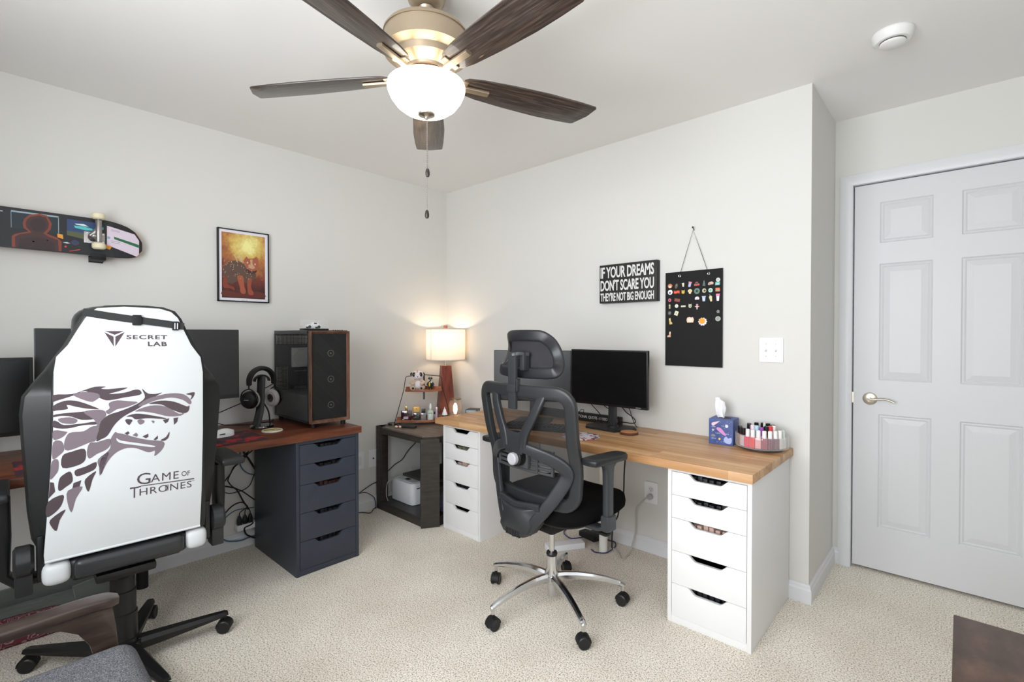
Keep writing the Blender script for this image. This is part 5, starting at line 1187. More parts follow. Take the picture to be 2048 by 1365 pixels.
b = MB(); b.prism(sl, onZ(WZ), onZ(WZ + .013), .002); b.build('bark', M_bark, t_)
b = MB(); b.prism([(1.862 + (x - 1.862) * .93, -0.243 + (y + .243) * .93) for x, y in sl], onZ(WZ + .013), onZ(WZ + .0142)); b.build('cut_face', M_slice, t_)
# tissue box
tb = thing('tissue_box', 'blue space-themed tissue box with a white tissue sticking up', 'tissue box', (2.330, -0.112, WZ), math.radians(5))
s2 = .058
m_ = mat('space_print', (64, 82, 138), 0.5); v = coords(m_); n = noise(m_, v, 14, 2); L(m_, ramp(m_, n, [(.3, (54, 68, 122)), (.7, (76, 98, 158))]), P(m_).inputs['Base Color'])
b = MB(); b.box((-s2, -s2, 0), (s2, s2, .128), .002); b.build('box', m_, tb, world=False)
def TQ(k): return lambda u, v_: Vector((u * s2, -s2 - k, .064 + v_ * .064))
def patch(name, cc, polys, k1=.0006):
    b = MB()
    for q in polys: b.prism(q, TQ(0.0), TQ(k1))
    b.build('printed_motif', mat(name, cc, .5), tb, world=False)
patch('motif_pink', (206, 140, 196), [smooth2([(-.3, .35), (0, .3), (.3, .0), (.45, -.25), (.2, -.2), (-.1, .0), (-.35, .2)], 2)])
patch('motif_comet', (226, 196, 206), [smooth2([(-.75, .5), (-.6, .45), (-.2, .75), (-.1, .85), (-.5, .75), (-.75, .65)], 2)], .0007)
patch('motif_white', (214, 220, 236), [circle((.48, .5), .13, 12), circle((-.65, .12), .08, 10)] + [circle((random.Random(k).uniform(-.9, .9), random.Random(k + 50).uniform(-.9, .9)), .018, 5) for k in range(26)], .0009)
patch('motif_sun', (240, 196, 90), [circle((-.1, -.55), .09, 12)], .0009)
patch('motif_nebula', (170, 180, 224), [smooth2([(.25, -.5), (.45, -.3), (.6, -.45), (.85, -.35), (.9, -.6), (.8, -.85), (.5, -.85), (.3, -.75)], 2)], .0008)
patch('motif_red', (200, 70, 80), [circle((-.65, .12), .04, 8)], .0011)
patch('motif_ring', (130, 130, 120), [smooth2([(-.8, -.3), (-.65, -.22), (-.45, -.3), (-.5, -.42), (-.65, -.38), (-.78, -.42)], 2)], .0008)
for tx, u, v_, w_, h_ in (('comet', -.75, .33, .3, .08), ('planet', .05, .45, .25, .07), ('galaxy', -.35, -.15, .32, .09), ('nebula', .35, -.15, .32, .08), ('black hole', -.75, -.58, .36, .08)):
    b = MB(); b.text(tx, (u * s2, -s2, .064 + v_ * .064), (w_ * s2, 0, 0), (0, 0, h_ * .064), (0, -.0006, 0)); b.build('printed_lettering', mat('motif_white', (214, 220, 236), .5), tb, world=False)
b = MB(); b.prism(circle((0, 0), .034, 24), lambda u, v_: Vector((u, v_ * .8, .128)), lambda u, v_: Vector((u, v_ * .8, .1286))); b.build('opening', mat('opening_dark', (58, 46, 48), .8), tb, world=False)
def tis(u, v_):
    a = u * 2 - 1; h_ = v_ * .105; w_ = (.020 + .012 * v_ * math.sin(PI * min(1, v_ * 1.2)))
    return (-.012 + a * w_ - .012 * v_ + .006 * math.sin(5 * a + 3 * v_), .012 * math.cos(a * 5.5) * (1 - .25 * v_) + .006 * v_, .124 + h_ * (1 - .12 * a * a - .1 * a * (1 if v_ > .5 else 0)))
b = MB(); b.grid(tis, 26, 14); o = b.build('tissue', mat('tissue_white', (240, 240, 244), .9), tb, world=False, sharp=180)
md = o.modifiers.new('thickness', 'SOLIDIFY'); md.thickness = .0006

# rotating organiser and nail polish
OX, OY = 2.512, -0.121
og = thing('cosmetic_organizer', 'round clear ribbed rotating organizer full of nail polish', 'organizer', (OX, OY, WZ))
b = MB(); b.lathe([(0, 0), (.088, 0), (.092, .004), (.092, .012), (0, .012)], (OX, OY, WZ), 48); b.build('turntable_base', mat('smoke_clear', (96, 84, 84), .15, trans=.4), og)
b = MB(); b.lathe([(0, .013), (.110, .013), (.114, .015), (.114, .018), (0, .018)], (OX, OY, WZ), 60); b.build('tray', M_clear, og)
b = MB(); nR = 72; t = bmesh.new(); ra = []; rb = []
for k in range(nR * 2):
    a = PI * k / nR; r_ = .1145 + (.0022 if k % 2 else 0)
    ra.append(t.verts.new((OX + r_ * math.cos(a), OY + r_ * math.sin(a), WZ + .016))); rb.append(t.verts.new((OX + r_ * math.cos(a), OY + r_ * math.sin(a), WZ + .076)))
for k in range(nR * 2): t.faces.new([ra[k], ra[(k + 1) % (nR * 2)], rb[(k + 1) % (nR * 2)], rb[k]])
b._take(t); b.build('ribbed_wall', M_clear, og, sharp=5)
b = MB(); t = bmesh.new(); b.lathe([(.071, .016), (.071, .070)], (OX, OY, WZ), 48, caps=False); b.build('inner_ring', M_clear, og)
PZ2 = WZ + .0185
def polish(ang, rad, cc, cap, hh_, lab, big=1.0):
    a = math.radians(ang); x, y = OX + rad * math.cos(a), OY + rad * math.sin(a)
    t_ = thing('nail_polish_bottle', lab, 'nail polish', (x, y, PZ2), a, 'nail polish bottles in the organizer')
    w_ = .0128 * big
    b = MB(); b.box((-w_ * .85, -w_, 0), (w_ * .85, w_, hh_), .003, 2); b.build('bottle', mat('polish_%d_%d_%d' % cc, cc, .12, coat=.6), t_, world=False)
    b = MB(); b.lathe([(0, 0), (.0092 * big, 0), (.0098 * big, .002), (.0092 * big, .034 * big), (.007 * big, .036 * big), (0, .036 * big)], (0, 0, hh_ - .001), 16); b.build('cap', mat('capcol_%d_%d_%d' % cap, cap, .3), t_, world=False)
WC = (236, 232, 232); BC = (26, 24, 26)
outer = [(196, (150, 86, 50), BC, 'amber'), (214, (176, 112, 70), BC, 'copper'), (231, (196, 186, 190), BC, 'pearl grey'), (247, (214, 14, 66), WC, 'hot pink'), (262, (208, 44, 50), WC, 'coral red'), (277, (214, 150, 152), WC, 'blush pink'), (292, (138, 44, 62), WC, 'berry'), (307, (112, 56, 70), WC, 'plum'), (322, (126, 84, 92), WC, 'mauve'), (338, (210, 206, 200), WC, 'clear'), (355, (200, 196, 190), (200, 210, 200), 'pale')]
for k, (an_, cc, cp, nm) in enumerate(outer):
    polish(an_, .0955, cc, cp, .050, '%s nail polish with %s cap in the outer ring of the organizer' % (nm, 'white' if cp == WC else ('black' if cp == BC else 'pale green')))
inner = [(190, (30, 28, 30), BC, 'black square', 'near the tissue box side'), (215, (28, 28, 30), BC, 'black', 'behind the pearl grey bottle'), (240, (120, 20, 60), (232, 210, 220), 'dark rose', 'with a blush cap in the inner ring'), (262, (176, 208, 220), (176, 208, 220), 'ice blue', 'in the inner ring'), (284, (150, 70, 160), (150, 80, 170), 'violet', 'in the inner ring'), (305, (30, 28, 30), BC, 'black', 'beside the violet bottle'), (326, (206, 60, 66), (206, 60, 66), 'bright red', 'with a red cap at the right of the inner ring'), (350, (236, 206, 206), (240, 226, 220), 'pale pink', 'at the right end of the inner ring'), (70, (24, 24, 26), BC, 'black', 'at the back of the inner ring'), (100, (26, 24, 26), BC, 'black', 'at the rear left of the inner ring'), (135, (40, 34, 34), BC, 'dark brown', 'at the rear left of the organizer'), (20, (60, 60, 62), BC, 'charcoal', 'at the rear right of the inner ring')]
for k, (an_, cc, cp, nm, wh) in enumerate(inner):
    polish(an_, .055 if k < 8 else .048, cc, cp, .062 if k not in (4,) else .055, '%s nail polish %s' % (nm, wh), 1.1)
t_ = thing('nail_brush', 'silver slim cuticle pen standing in the organizer', 'nail tool', (OX + .012, OY - .012, PZ2))
b = MB(); b.cyl((OX + .012, OY - .012, PZ2), (OX + .014, OY - .014, PZ2 + .112), .004, .0045, 14, bev=.001); b.build('pen', M_chrome, t_)
# ================================================================ GAMING CHAIR (white back, faces the dark desk)
GA = thing('gaming_chair', 'white and black gaming chair seen from behind with wolf graphic', 'chair', (0.830, -2.320, 0), math.radians(88))
def gb(): return MB()
def K(k=0.0): return lambda u, z: Vector((u, -0.106 - 0.12 * z + k, z))
PANEL=[(-0.092,1.38),(-0.02,1.388),(0.079,1.385),(0.114,1.374),(0.135,1.353),(0.15,1.318),(0.179,1.253),(0.21,1.206),(0.219,1.148),(0.224,0.92),(0.225,0.686),(0.222,0.532),(-0.015,0.532),(-0.222,0.534),(-0.224,0.562),(-0.218,0.657),(-0.21,0.787),(-0.2,0.98),(-0.198,1.171),(-0.192,1.22),(-0.164,1.258),(-0.14,1.309),(-0.121,1.347),(-0.107,1.368)]
PATCHES=[
('D',[(-0.199,1.097),(-0.155,1.096),(-0.121,1.108),(-0.096,1.116),(-0.068,1.114),(-0.081,1.109),(-0.061,1.105),(-0.01,1.107),(-0.029,1.097),(-0.06,1.088),(-0.018,1.089),(0.014,1.098),(0.028,1.091),(0.026,1.078),(-0.018,1.072),(-0.06,1.066),(-0.081,1.074),(-0.121,1.103),(-0.15,1.091),(-0.192,1.077),(-0.199,1.075)]),
('P',[(-0.151,1.091),(-0.143,1.098),(-0.121,1.1),(-0.091,1.093),(-0.084,1.081),(-0.096,1.069),(-0.106,1.065),(-0.126,1.074)]),
('D',[(-0.199,1.062),(-0.174,1.075),(-0.15,1.074),(-0.126,1.064),(-0.101,1.049),(-0.086,1.038),(-0.116,1.043),(-0.141,1.051),(-0.167,1.061),(-0.165,1.047),(-0.193,1.045),(-0.199,1.044)]),
('D',[(-0.199,1.031),(-0.179,1.034),(-0.141,1.034),(-0.106,1.034),(-0.081,1.023),(-0.096,1.006),(-0.131,1.007),(-0.155,1.02),(-0.179,1.026),(-0.199,1.024)]),
('P',[(-0.188,1.017),(-0.16,1.019),(-0.141,1.008),(-0.15,0.996),(-0.179,1.002)]),
('D',[(-0.199,1.012),(-0.188,1.007),(-0.174,0.995),(-0.131,0.994),(-0.096,0.996),(-0.091,0.986),(-0.126,0.988),(-0.165,0.982),(-0.199,0.99)]),
('P',[(-0.126,1.033),(-0.091,1.037),(-0.071,1.03),(-0.068,1.012),(-0.083,0.991),(-0.088,0.964),(-0.095,0.93),(-0.11,0.926),(-0.165,0.907),(-0.174,0.931),(-0.167,0.959),(-0.155,0.968),(-0.126,0.967),(-0.106,0.98),(-0.091,0.983),(-0.101,1.006)]),
('P',[(-0.199,0.98),(-0.169,0.972),(-0.167,0.968),(-0.179,0.954),(-0.199,0.949)]),
('D',[(-0.093,0.928),(-0.087,0.964),(-0.081,0.994),(-0.06,1.015),(-0.029,1.025),(0.015,1.044),(0.04,1.067),(0.031,1.099),(0.048,1.081),(0.071,1.077),(0.091,1.08),(0.065,1.064),(0.023,1.03),(-0.018,1.006),(-0.044,0.979),(-0.063,0.943),(-0.081,0.932)]),
('P',[(-0.06,1.056),(-0.039,1.064),(-0.007,1.058),(0.02,1.051),(-0.013,1.037),(-0.039,1.032),(-0.06,1.018),(-0.068,1.029),(-0.058,1.038)]),
('P',[(0.021,1.039),(0.048,1.061),(0.1,1.074),(0.142,1.073),(0.167,1.061),(0.183,1.038),(0.177,1.028),(0.155,1.047),(0.118,1.059),(0.071,1.053),(0.037,1.039)]),
('D',[(0.051,1.043),(0.089,1.051),(0.13,1.042),(0.168,1.021),(0.177,1.024),(0.174,1.002),(0.156,0.996),(0.119,1.015),(0.089,1.036)]),
('P',[(0.012,1.02),(0.054,1.035),(0.101,1.028),(0.143,0.996),(0.162,0.999),(0.15,0.988),(0.113,0.989),(0.072,1.005),(0.037,1.016)]),
('D',[(0.164,1.068),(0.192,1.073),(0.189,1.055),(0.179,1.045),(0.183,1.061)]),
('D',[(-0.012,1.004),(0.015,1.011),(0.049,1.003),(0.101,0.985),(0.098,0.981),(0.049,0.99),(0.015,0.99),(0.004,1)]),
('D',[(-0.015,0.992),(-0.007,0.994),(0.005,0.989),(0.001,0.979),(-0.004,0.972),(-0.012,0.981)]),
('P',[(0.019,0.984),(0.029,0.989),(0.04,0.981),(0.035,0.972),(0.026,0.97)]),
('P',[(0.059,0.979),(0.065,0.98),(0.07,0.976),(0.066,0.969)]),
('D',[(0.094,0.978),(0.114,0.982),(0.11,0.969),(0.102,0.964)]),
('D',[(0.127,0.981),(0.142,0.982),(0.139,0.965),(0.129,0.955)]),
('D',[(-0.017,0.944),(-0.007,0.95),(-0.002,0.943),(-0.009,0.937)]),
('P',[(0.005,0.934),(0.016,0.942),(0.022,0.933),(0.018,0.926)]),
('D',[(0.034,0.925),(0.051,0.933),(0.052,0.921),(0.044,0.917)]),
('D',[(0.067,0.909),(0.08,0.922),(0.08,0.91),(0.073,0.905)]),
('D',[(0.088,0.903),(0.105,0.913),(0.115,0.931),(0.113,0.91),(0.101,0.899)]),
('P',[(-0.036,0.948),(-0.017,0.941),(0.016,0.924),(0.05,0.91),(0.098,0.896),(0.094,0.868),(0.071,0.846),(0.072,0.866),(0.056,0.863),(0.042,0.869),(0.016,0.885),(-0.009,0.89),(-0.033,0.883),(-0.052,0.866),(-0.067,0.841),(-0.083,0.804),(-0.084,0.848),(-0.075,0.873),(-0.056,0.897),(-0.055,0.928),(-0.043,0.952)]),
('W',[(-0.039,0.931),(-0.025,0.919),(0.027,0.901),(0.07,0.885),(0.064,0.881),(0.016,0.896),(-0.031,0.913)]),
('P',[(-0.11,0.924),(-0.091,0.924),(-0.057,0.931),(-0.056,0.908),(-0.068,0.893),(-0.091,0.883),(-0.111,0.87),(-0.117,0.894)]),
('D',[(-0.178,0.892),(-0.155,0.902),(-0.123,0.906),(-0.121,0.868),(-0.141,0.852),(-0.178,0.851)]),
('P',[(-0.2,0.941),(-0.18,0.941),(-0.174,0.911),(-0.186,0.895),(-0.202,0.886)]),
('P',[(-0.204,0.876),(-0.189,0.881),(-0.188,0.848),(-0.196,0.83),(-0.208,0.819)]),
('D',[(-0.186,0.814),(-0.175,0.828),(-0.158,0.834),(-0.153,0.8),(-0.17,0.784),(-0.183,0.774),(-0.189,0.782)]),
('D',[(-0.147,0.836),(-0.121,0.844),(-0.093,0.855),(-0.095,0.832),(-0.116,0.821),(-0.143,0.815)]),
('P',[(-0.088,0.863),(-0.06,0.884),(-0.067,0.851),(-0.079,0.809),(-0.085,0.834)]),
('D',[(-0.151,0.793),(-0.131,0.799),(-0.136,0.776),(-0.155,0.767)]),
('D',[(-0.208,0.809),(-0.199,0.805),(-0.196,0.774),(-0.212,0.754)]),
('D',[(-0.213,0.743),(-0.177,0.759),(-0.179,0.729),(-0.194,0.705),(-0.217,0.693)]),
('D',[(-0.121,0.8),(-0.093,0.823),(-0.102,0.796),(-0.112,0.755),(-0.12,0.773)]),
('P',[(-0.165,0.77),(-0.128,0.776),(-0.145,0.738),(-0.156,0.693),(-0.166,0.73)]),
('D',[(-0.208,0.681),(-0.171,0.707),(-0.185,0.674),(-0.193,0.639),(-0.205,0.656)]),
('D',[(-0.072,1.304),(-0.021,1.304),(-0.046,1.291)]),
('D',[(-0.073,1.3),(-0.049,1.285),(-0.048,1.251)]),
('D',[(-0.019,1.301),(-0.044,1.285),(-0.044,1.251)])]
TXT={'SECRET':[(-0.014,1.276),(0.103,1.275),(-0.014,1.291)],'LAB':[(0.047,1.251),(0.103,1.25),(0.046,1.267)],'GAME':[(0.02,0.749),(0.147,0.747),(0.02,0.783)],'G':[(0.02,0.748),(0.06,0.745),(0.02,0.79)],'AME':[(0.061,0.749),(0.147,0.746),(0.061,0.778)],'OF':[(0.156,0.752),(0.184,0.75),(0.156,0.771)],'T':[(0.001,0.703),(0.025,0.701),(0.001,0.743)],'HRONES':[(0.028,0.706),(0.19,0.702),(0.028,0.732)],'bar':[(0.031,0.743),(0.198,0.736),(0.198,0.732),(0.031,0.74)],'tm':[(0.189,0.725),(0.199,0.725),(0.189,0.728)],'tbar':[(-0,0.741),(0.032,0.742),(0.032,0.738),(0,0.737)]}
STRAP=[(-0.114,1.373),(0.144,1.332),(0.151,1.309),(-0.121,1.354)]
BUCKLES=[[(0.001,1.36),(0.027,1.356),(0.028,1.324),(0.002,1.327)],[(0.117,1.34),(0.137,1.338),(0.137,1.307),(0.117,1.309)]]
rowsA = [(.532, .226, .236), (.60, .228, .262), (.70, .222, .272), (.80, .219, .277), (.91, .216, .283), (1.03, .213, .288), (1.09, .212, .282), (1.13, .211, .258), (1.175, .209, .228), (1.215, .200, .206), (1.255, .176, .182), (1.31, .150, .156), (1.35, .133, .139), (1.375, .113, .118), (1.388, .078, .082), (1.392, .03, .035)]
def ringA(k, mode, grow=0.0):
    pts = []
    for z, a, b_ in rowsA: pts.append(K(k)(.012 - ((a if mode == 0 else b_) + grow), z + (grow if z > 1.37 else 0)))
    for z, a, b_ in rowsA[::-1]: pts.append(K(k)(.012 + ((a if mode == 0 else b_) + grow), z + (grow if z > 1.37 else 0)))
    return pts
b = gb(); b.loft([ringA(0.0, 0, -.004), ringA(.002, 0, .002), ringA(.030, 0, .003), ringA(.050, 1, -.006), ringA(.085, 1, .002), ringA(.120, 1, -.006), ringA(.135, 1, -.03)])
back = b.build('backrest', M_leatherb, GA, world=False, sharp=50)
b = gb(); b.prism(PANEL, K(0.002), K(-0.006), .003); panel = b.build('back_panel', M_leatherw, back, world=False, sharp=40, label='white back panel with dark printed wolf head')
PRINT = []
for tone, mm_ in (('D', M_printD), ('P', M_printP), ('W', M_leatherw)):
    b = gb()
    for t_, poly in PATCHES:
        if t_ != tone: continue
        big = len(poly) > 4
        q = smooth2(poly, 3) if big else poly
        kk = .0066 if tone == 'D' else (.0068 if tone == 'P' else .0074)
        b.prism(q, K(-0.0055), K(-kk))
    o = b.build('printed_graphic', mm_, back, world=False); PRINT.append(o)
b = gb()
def btxt(tx, key, off=0.0, sp=1.0):
    o, u_, v_ = [K(-.0055)(*q) for q in TXT[key]]
    b.text(tx, o, u_ - o, v_ - o, Vector((0, -.0012, -.0001)), offset=off, spacing=sp)
btxt('SECRET', 'SECRET', .026, 1.15); btxt('LAB', 'LAB', .026, 1.15); btxt('G', 'G'); btxt('AME', 'AME', 0, 1.15); btxt('OF', 'OF'); btxt('T', 'T'); btxt('HRONES', 'HRONES', 0, 1.1); btxt('TM', 'tm')
for key in ('bar', 'tbar'): b.prism(TXT[key], K(-.0055), K(-.0067))
for du in (-.004, 0, .004): b.prism([(.109 + du, .706), (.111 + du, .706), (.111 + du, .729), (.109 + du, .729)], K(-.0055), K(-.0067))
PRINT.append(b.build('printed_graphic', M_printD, back, world=False))
# piping, strap, buckles, head pillow
b = gb(); b.sweep([K(-.004)(u, z) for u, z in PANEL[13:] + PANEL[:13]][0:0] or [K(-.004)(-.222 + .444 * k / 10, .537) for k in range(11)], .005, .005); b.build('bottom_welt', M_leatherw, back, world=False)
st = [(-.128, 1.366), (-.06, 1.354), (.02, 1.342), (.09, 1.332), (.153, 1.322)]
b = gb(); b.sweep([K(-.009)(u, z) for u, z in st], .0125, .0012, nrm=(0, 1, .12), power=.3); strap = b.build('pillow_strap', mat('black_webbing', (44, 44, 44), .8), GA, world=False)
for q in BUCKLES:
    (x0, z1_), (x1, _), (x2, z0_), _ = q
    b = gb(); b.prism(rrect(min(x0, x1), z0_, max(x0, x1), z1_, .003), K(-.0095), K(-.0155), .0015); bo = b.build('buckle', M_blackm, strap, world=False)
b = gb()
for u in (.1225, .1305): b.prism([(u, 1.312), (u + .003, 1.312), (u + .003, 1.334), (u, 1.334)], K(-.0155), K(-.0160))
b.build('buckle_slots', mat('slot_white', (200, 200, 202), .5), strap, world=False)
b = gb()
rr_ = []
for k in range(9):
    q = -1 + k / 4; w_ = .164 * (1 - .10 * q * q)
    s_ = max(.12, 1 - abs(q) ** 3) ** .5
    rr_.append([K(.185)(0, 0) * 0 + Vector((.018 + w_ * math.copysign(abs(math.cos(a)) ** .55, math.cos(a)), -.106 - .12 * 1.335 + .185 + q * .052, 1.317 + (.082 * s_) * math.copysign(abs(math.sin(a)) ** .7, math.sin(a)))) for a in [2 * PI * j / 28 for j in range(28)]])
b.loft(rr_); b.build('head_pillow', M_suede, GA, world=False, sharp=80)
# seat
b = gb(); b.box((-.165, -.165, .445), (.185, .34, .525), .028, 4); seat = b.build('seat', M_leatherb, GA, world=False)
b = gb(); b.box((-.15, -.185, .452), (.17, -.10, .520), .024, 4); b.build('seat_rear_roll', mat('smooth_black', (44, 45, 47), .32), GA, world=False)
for s_ in (-1, 1):
    b = gb(); c_ = s_ * .202 + .010; b.box((c_ - .038, -.176, .446), (c_ + .038, .33, .526), .034, 5); b.build('seat_bolster', M_leatherw, GA, world=False, label='white seat side bolster')
b = gb(); b.box((-.15, -.11, .425), (.17, .30, .447), .008); b.build('seat_pan', M_blackm, GA, world=False)
# recline brackets
for s_ in (-1, 1):
    x = .012 + s_ * .283
    b = gb(); b.lathe([(0, -.026), (.040, -.026), (.052, -.018), (.052, .016), (.044, .026), (0, .026)], (x, -.105, .535), 32, (1, 0, 0)); b.box((x - .022, -.135, .425), (x + .022, -.065, .535), .006); b.build('recline_hinge', mat('hinge_black', (36, 37, 39), .34), GA, world=False)
    b = gb(); b.box((x - s_ * .040 - .009, -.15, .47), (x - s_ * .040 + .009, -.03, .62), .006); b.build('bracket_plate', M_black, GA, world=False)
    xa = .005 + s_ * .325
    b = gb(); b.sweep([Vector((xa - s_ * .12, .0, .435)), Vector((xa - s_ * .03, .0, .435)), Vector((xa, .0, .47)), Vector((xa, -.005, .60)), Vector((xa, -.01, .735))], [.030, .032, .032, .034, .030], [.016, .016, .018, .022, .020], nrm=[(0, 0, 1), (0, 0, 1), (1, 0, 0), (1, 0, 0), (1, 0, 0)], power=.5); b.build('arm_post', M_black, GA, world=False)
    b = gb(); xp = .005 + s_ * .352; b.box((xp - .046, -.13, .742), (xp + .046, .14, .772), .014, 4); b.build('armrest', mat('arm_pad_black', (30, 31, 33), .4), GA, world=False)
# column and base
b = gb(); b.box((-.09, -.13, .395), (.09, .12, .428), .012); b.cyl((0, 0, .355), (0, 0, .40), .038, .085, 32); b.build('tilt_mechanism', M_black, GA, world=False)
b = gb(); b.lathe([(.052, .095), (.052, .115), (.047, .118), (.047, .215), (.043, .218), (.043, .30), (.039, .303), (.039, .365), (0, .365)], (0, 0, 0), 36); b.lathe([(0, .06), (.060, .06), (.066, .075), (.060, .098), (0, .10)], (0, 0, 0), 36); b.build('column', M_black, GA, world=False)
def caster(parent, x, y, r, ang, m_w, m_h):
    c_ = Vector((x, y, 0)); ax = Vector((math.cos(ang), math.sin(ang), 0))
    fw = Vector((-math.sin(ang), math.cos(ang), 0))
    b = MB(); b.cyl(c_ + Vector((0, 0, r * 1.5)), c_ + Vector((0, 0, r * 2.9)), r * .28, seg=12)
    b.cyl(c_ - ax * r * .30 + fw * 0 + Vector((0, 0, r)), c_ + ax * r * .30 + Vector((0, 0, r)), r * .82, seg=24)
    b.sweep([c_ + fw * (r * 1.08 * math.cos(a)) + Vector((0, 0, r + r * 1.08 * math.sin(a))) for a in [PI * k / 10 for k in range(11)]], r * .75, r * .07, nrm=[fw * math.cos(a) + Vector((0, 0, math.sin(a))) for a in [PI * k / 10 for k in range(11)]], power=.4)
    h_ = b.build('caster', m_h, parent, world=False)
    for s_ in (-1, 1):
        b = MB(); b.lathe([(0, -r * .22), (r * .86, -r * .22), (r, -r * .12), (r, r * .18), (r * .86, r * .28), (r * .4, r * .20), (0, r * .20)], c_ + ax * s_ * r * .55 + Vector((0, 0, r)), 26, ax * s_); b.build('caster_wheel', m_w, h_, world=False)
for k in range(5):
    a = math.radians(-5.2 + 72 * k); d = Vector((math.cos(a), math.sin(a), 0)); sd = Vector((-d.y, d.x, 0))
    rings = []
    for q, w_, z0, z1 in ((.045, .032, .060, .100), (.12, .030, .062, .098), (.25, .024, .068, .094), (.345, .018, .073, .090), (.358, .014, .076, .086)):
        rings.append([d * q + sd * x_ + Vector((0, 0, z_)) for x_, z_ in ((-w_, z0), (-w_, z1 - .012), (-w_ * .6, z1), (w_ * .6, z1), (w_, z1 - .012), (w_, z0))])
    b = gb(); b.loft(rings); b.build('leg', M_black, GA, world=False, sharp=25)
    caster(GA, d.x * .345 , d.y * .345, .027, a + 1.1 + k * .4, mat('caster_black', (26, 26, 27), .4), M_blackm)

# ================================================================ MESH OFFICE CHAIR
OC = thing('office_chair', 'black mesh-back office chair with headrest on polished star base', 'chair', (1.790, -0.847, 0), math.radians(-4))
M_fr = mat('frame_grey', (42, 43, 45), 0.38); M_fr2 = mat('spine_grey', (44, 45, 48), 0.36)
def depth_w(u, z):   # depth of the mesh back
    return -.118 - .045 * (1 - (u / .28) ** 2) - .072 * max(0, min(1, (z - .55) / .5)) + .018 * math.exp(-((z - .72) / .09) ** 2)
HB = .272
def corner_path(x0, z0, x1, z1, r, n=6):
    pts = []
    for cx, cz, a0 in ((x1 - r, z1 - r, 0), (x0 + r, z1 - r, PI / 2), (x0 + r, z0 + r, PI), (x1 - r, z0 + r, 1.5 * PI)):
        for k in range(n + 1): pts.append((cx + r * math.cos(a0 + PI / 2 * k / n), cz + r * math.sin(a0 + PI / 2 * k / n)))
    out = []
    for i in range(len(pts)):
        a, c_ = pts[i], pts[(i + 1) % len(pts)]; out.append(a)
        d_ = math.hypot(c_[0] - a[0], c_[1] - a[1]); m = int(d_ / .04)
        for k in range(1, m): out.append((a[0] + (c_[0] - a[0]) * k / m, a[1] + (c_[1] - a[1]) * k / m))
    return out
fp = corner_path(-HB, .555, HB, 1.045, .062)
b = MB(); b.sweep([Vector((u * (1 - .20 * (1.05 - z)), depth_w(u, z), z)) for u, z in fp], .028, .015, nrm=[Vector((u * .9, -1, 0)).normalized() for u, z in fp], closed=True, seg=20, power=.42); b.build('back_frame', M_fr, OC, world=False, sharp=60)
b = MB(); b.grid(lambda s_, t_: (( s_ * 2 - 1) * .252 * (1 - .10 * (1 - t_)), depth_w((s_ * 2 - 1) * .252, .575 + t_ * .45) + .008, .575 + t_ * .45), 14, 14); b.build('back_mesh', M_mesh, OC, world=False, sharp=180)
# spine
b = MB()
for s_ in (-1, 1):
    arm = spline([Vector(p) for p in [(s_ * .150, -.222, 1.040), (s_ * .130, -.236, .985), (s_ * .095, -.246, .915), (s_ * .066, -.250, .860), (s_ * .055, -.250, .800)]], 5)
    b.sweep(arm, .0215, .011, nrm=(0, -1, 0), seg=16, power=.5)
b.prism([(-.062, .885), (-.040, .868), (-.015, .862), (.015, .862), (.040, .868), (.062, .885), (.066, .80), (.05, .770), (-.05, .770), (-.066, .80)], lambda u, v_: Vector((u, -.254, v_)), lambda u, v_: Vector((u, -.238, v_)), .004)
b.build('spine', M_fr2, OC, world=False, sharp=60)
b = MB()
for s_ in (-1, 1):
    ring = spline([Vector(p) for p in [(s_ * .050, -.252, .805), (s_ * .110, -.232, .788), (s_ * .175, -.190, .757), (s_ * .218, -.160, .722), (s_ * .222, -.152, .685), (s_ * .185, -.175, .610), (s_ * .145, -.200, .545), (s_ * .100, -.225, .480), (s_ * .070, -.235, .435)]], 5)
    nn = [Vector((s_ * .35, -1, 0)).normalized()] * len(ring)
    b.sweep(ring, [.021 + .009 * math.sin(PI * i / (len(ring) - 1)) for i in range(len(ring))], .011, nrm=nn, seg=18, power=.5)
b.sweep([Vector((-.125, -.215, .548)), Vector((0, -.240, .540)), Vector((.125, -.215, .548))], .016, .012, nrm=(0, -1, 0), power=.6)
b.build('lumbar_frame', M_fr2, OC, world=False, sharp=60)
rings = []
for w_, sc_, in ((-.262, .86), (-.256, .96), (-.238, 1.0), (-.17, .98)):
    base = [(-.128, .545), (-.112, .49), (-.088, .44), (-.066, .412), (0, .398), (.066, .412), (.088, .44), (.112, .49), (.128, .545), (.06, .535), (0, .532), (-.06, .535)]
    rings.append([Vector((u * sc_, w_ + (.035 if abs(u) > .1 else 0), .47 + (z - .47) * sc_)) for u, z in base])
b = MB(); b.loft(rings); b.build('tail_shell', M_darkgrey, OC, world=False, sharp=50)
b = MB()
for k in range(9): b.box((-.040 + k * .010, -.2625, .408), (-.0355 + k * .010, -.250, .436))
b.build('vent_slots', M_void, OC, world=False)
b = MB(); b.box((-.045, -.20, .405), (.045, -.02, .440), .008); b.build('back_link', M_blackm, OC, world=False)
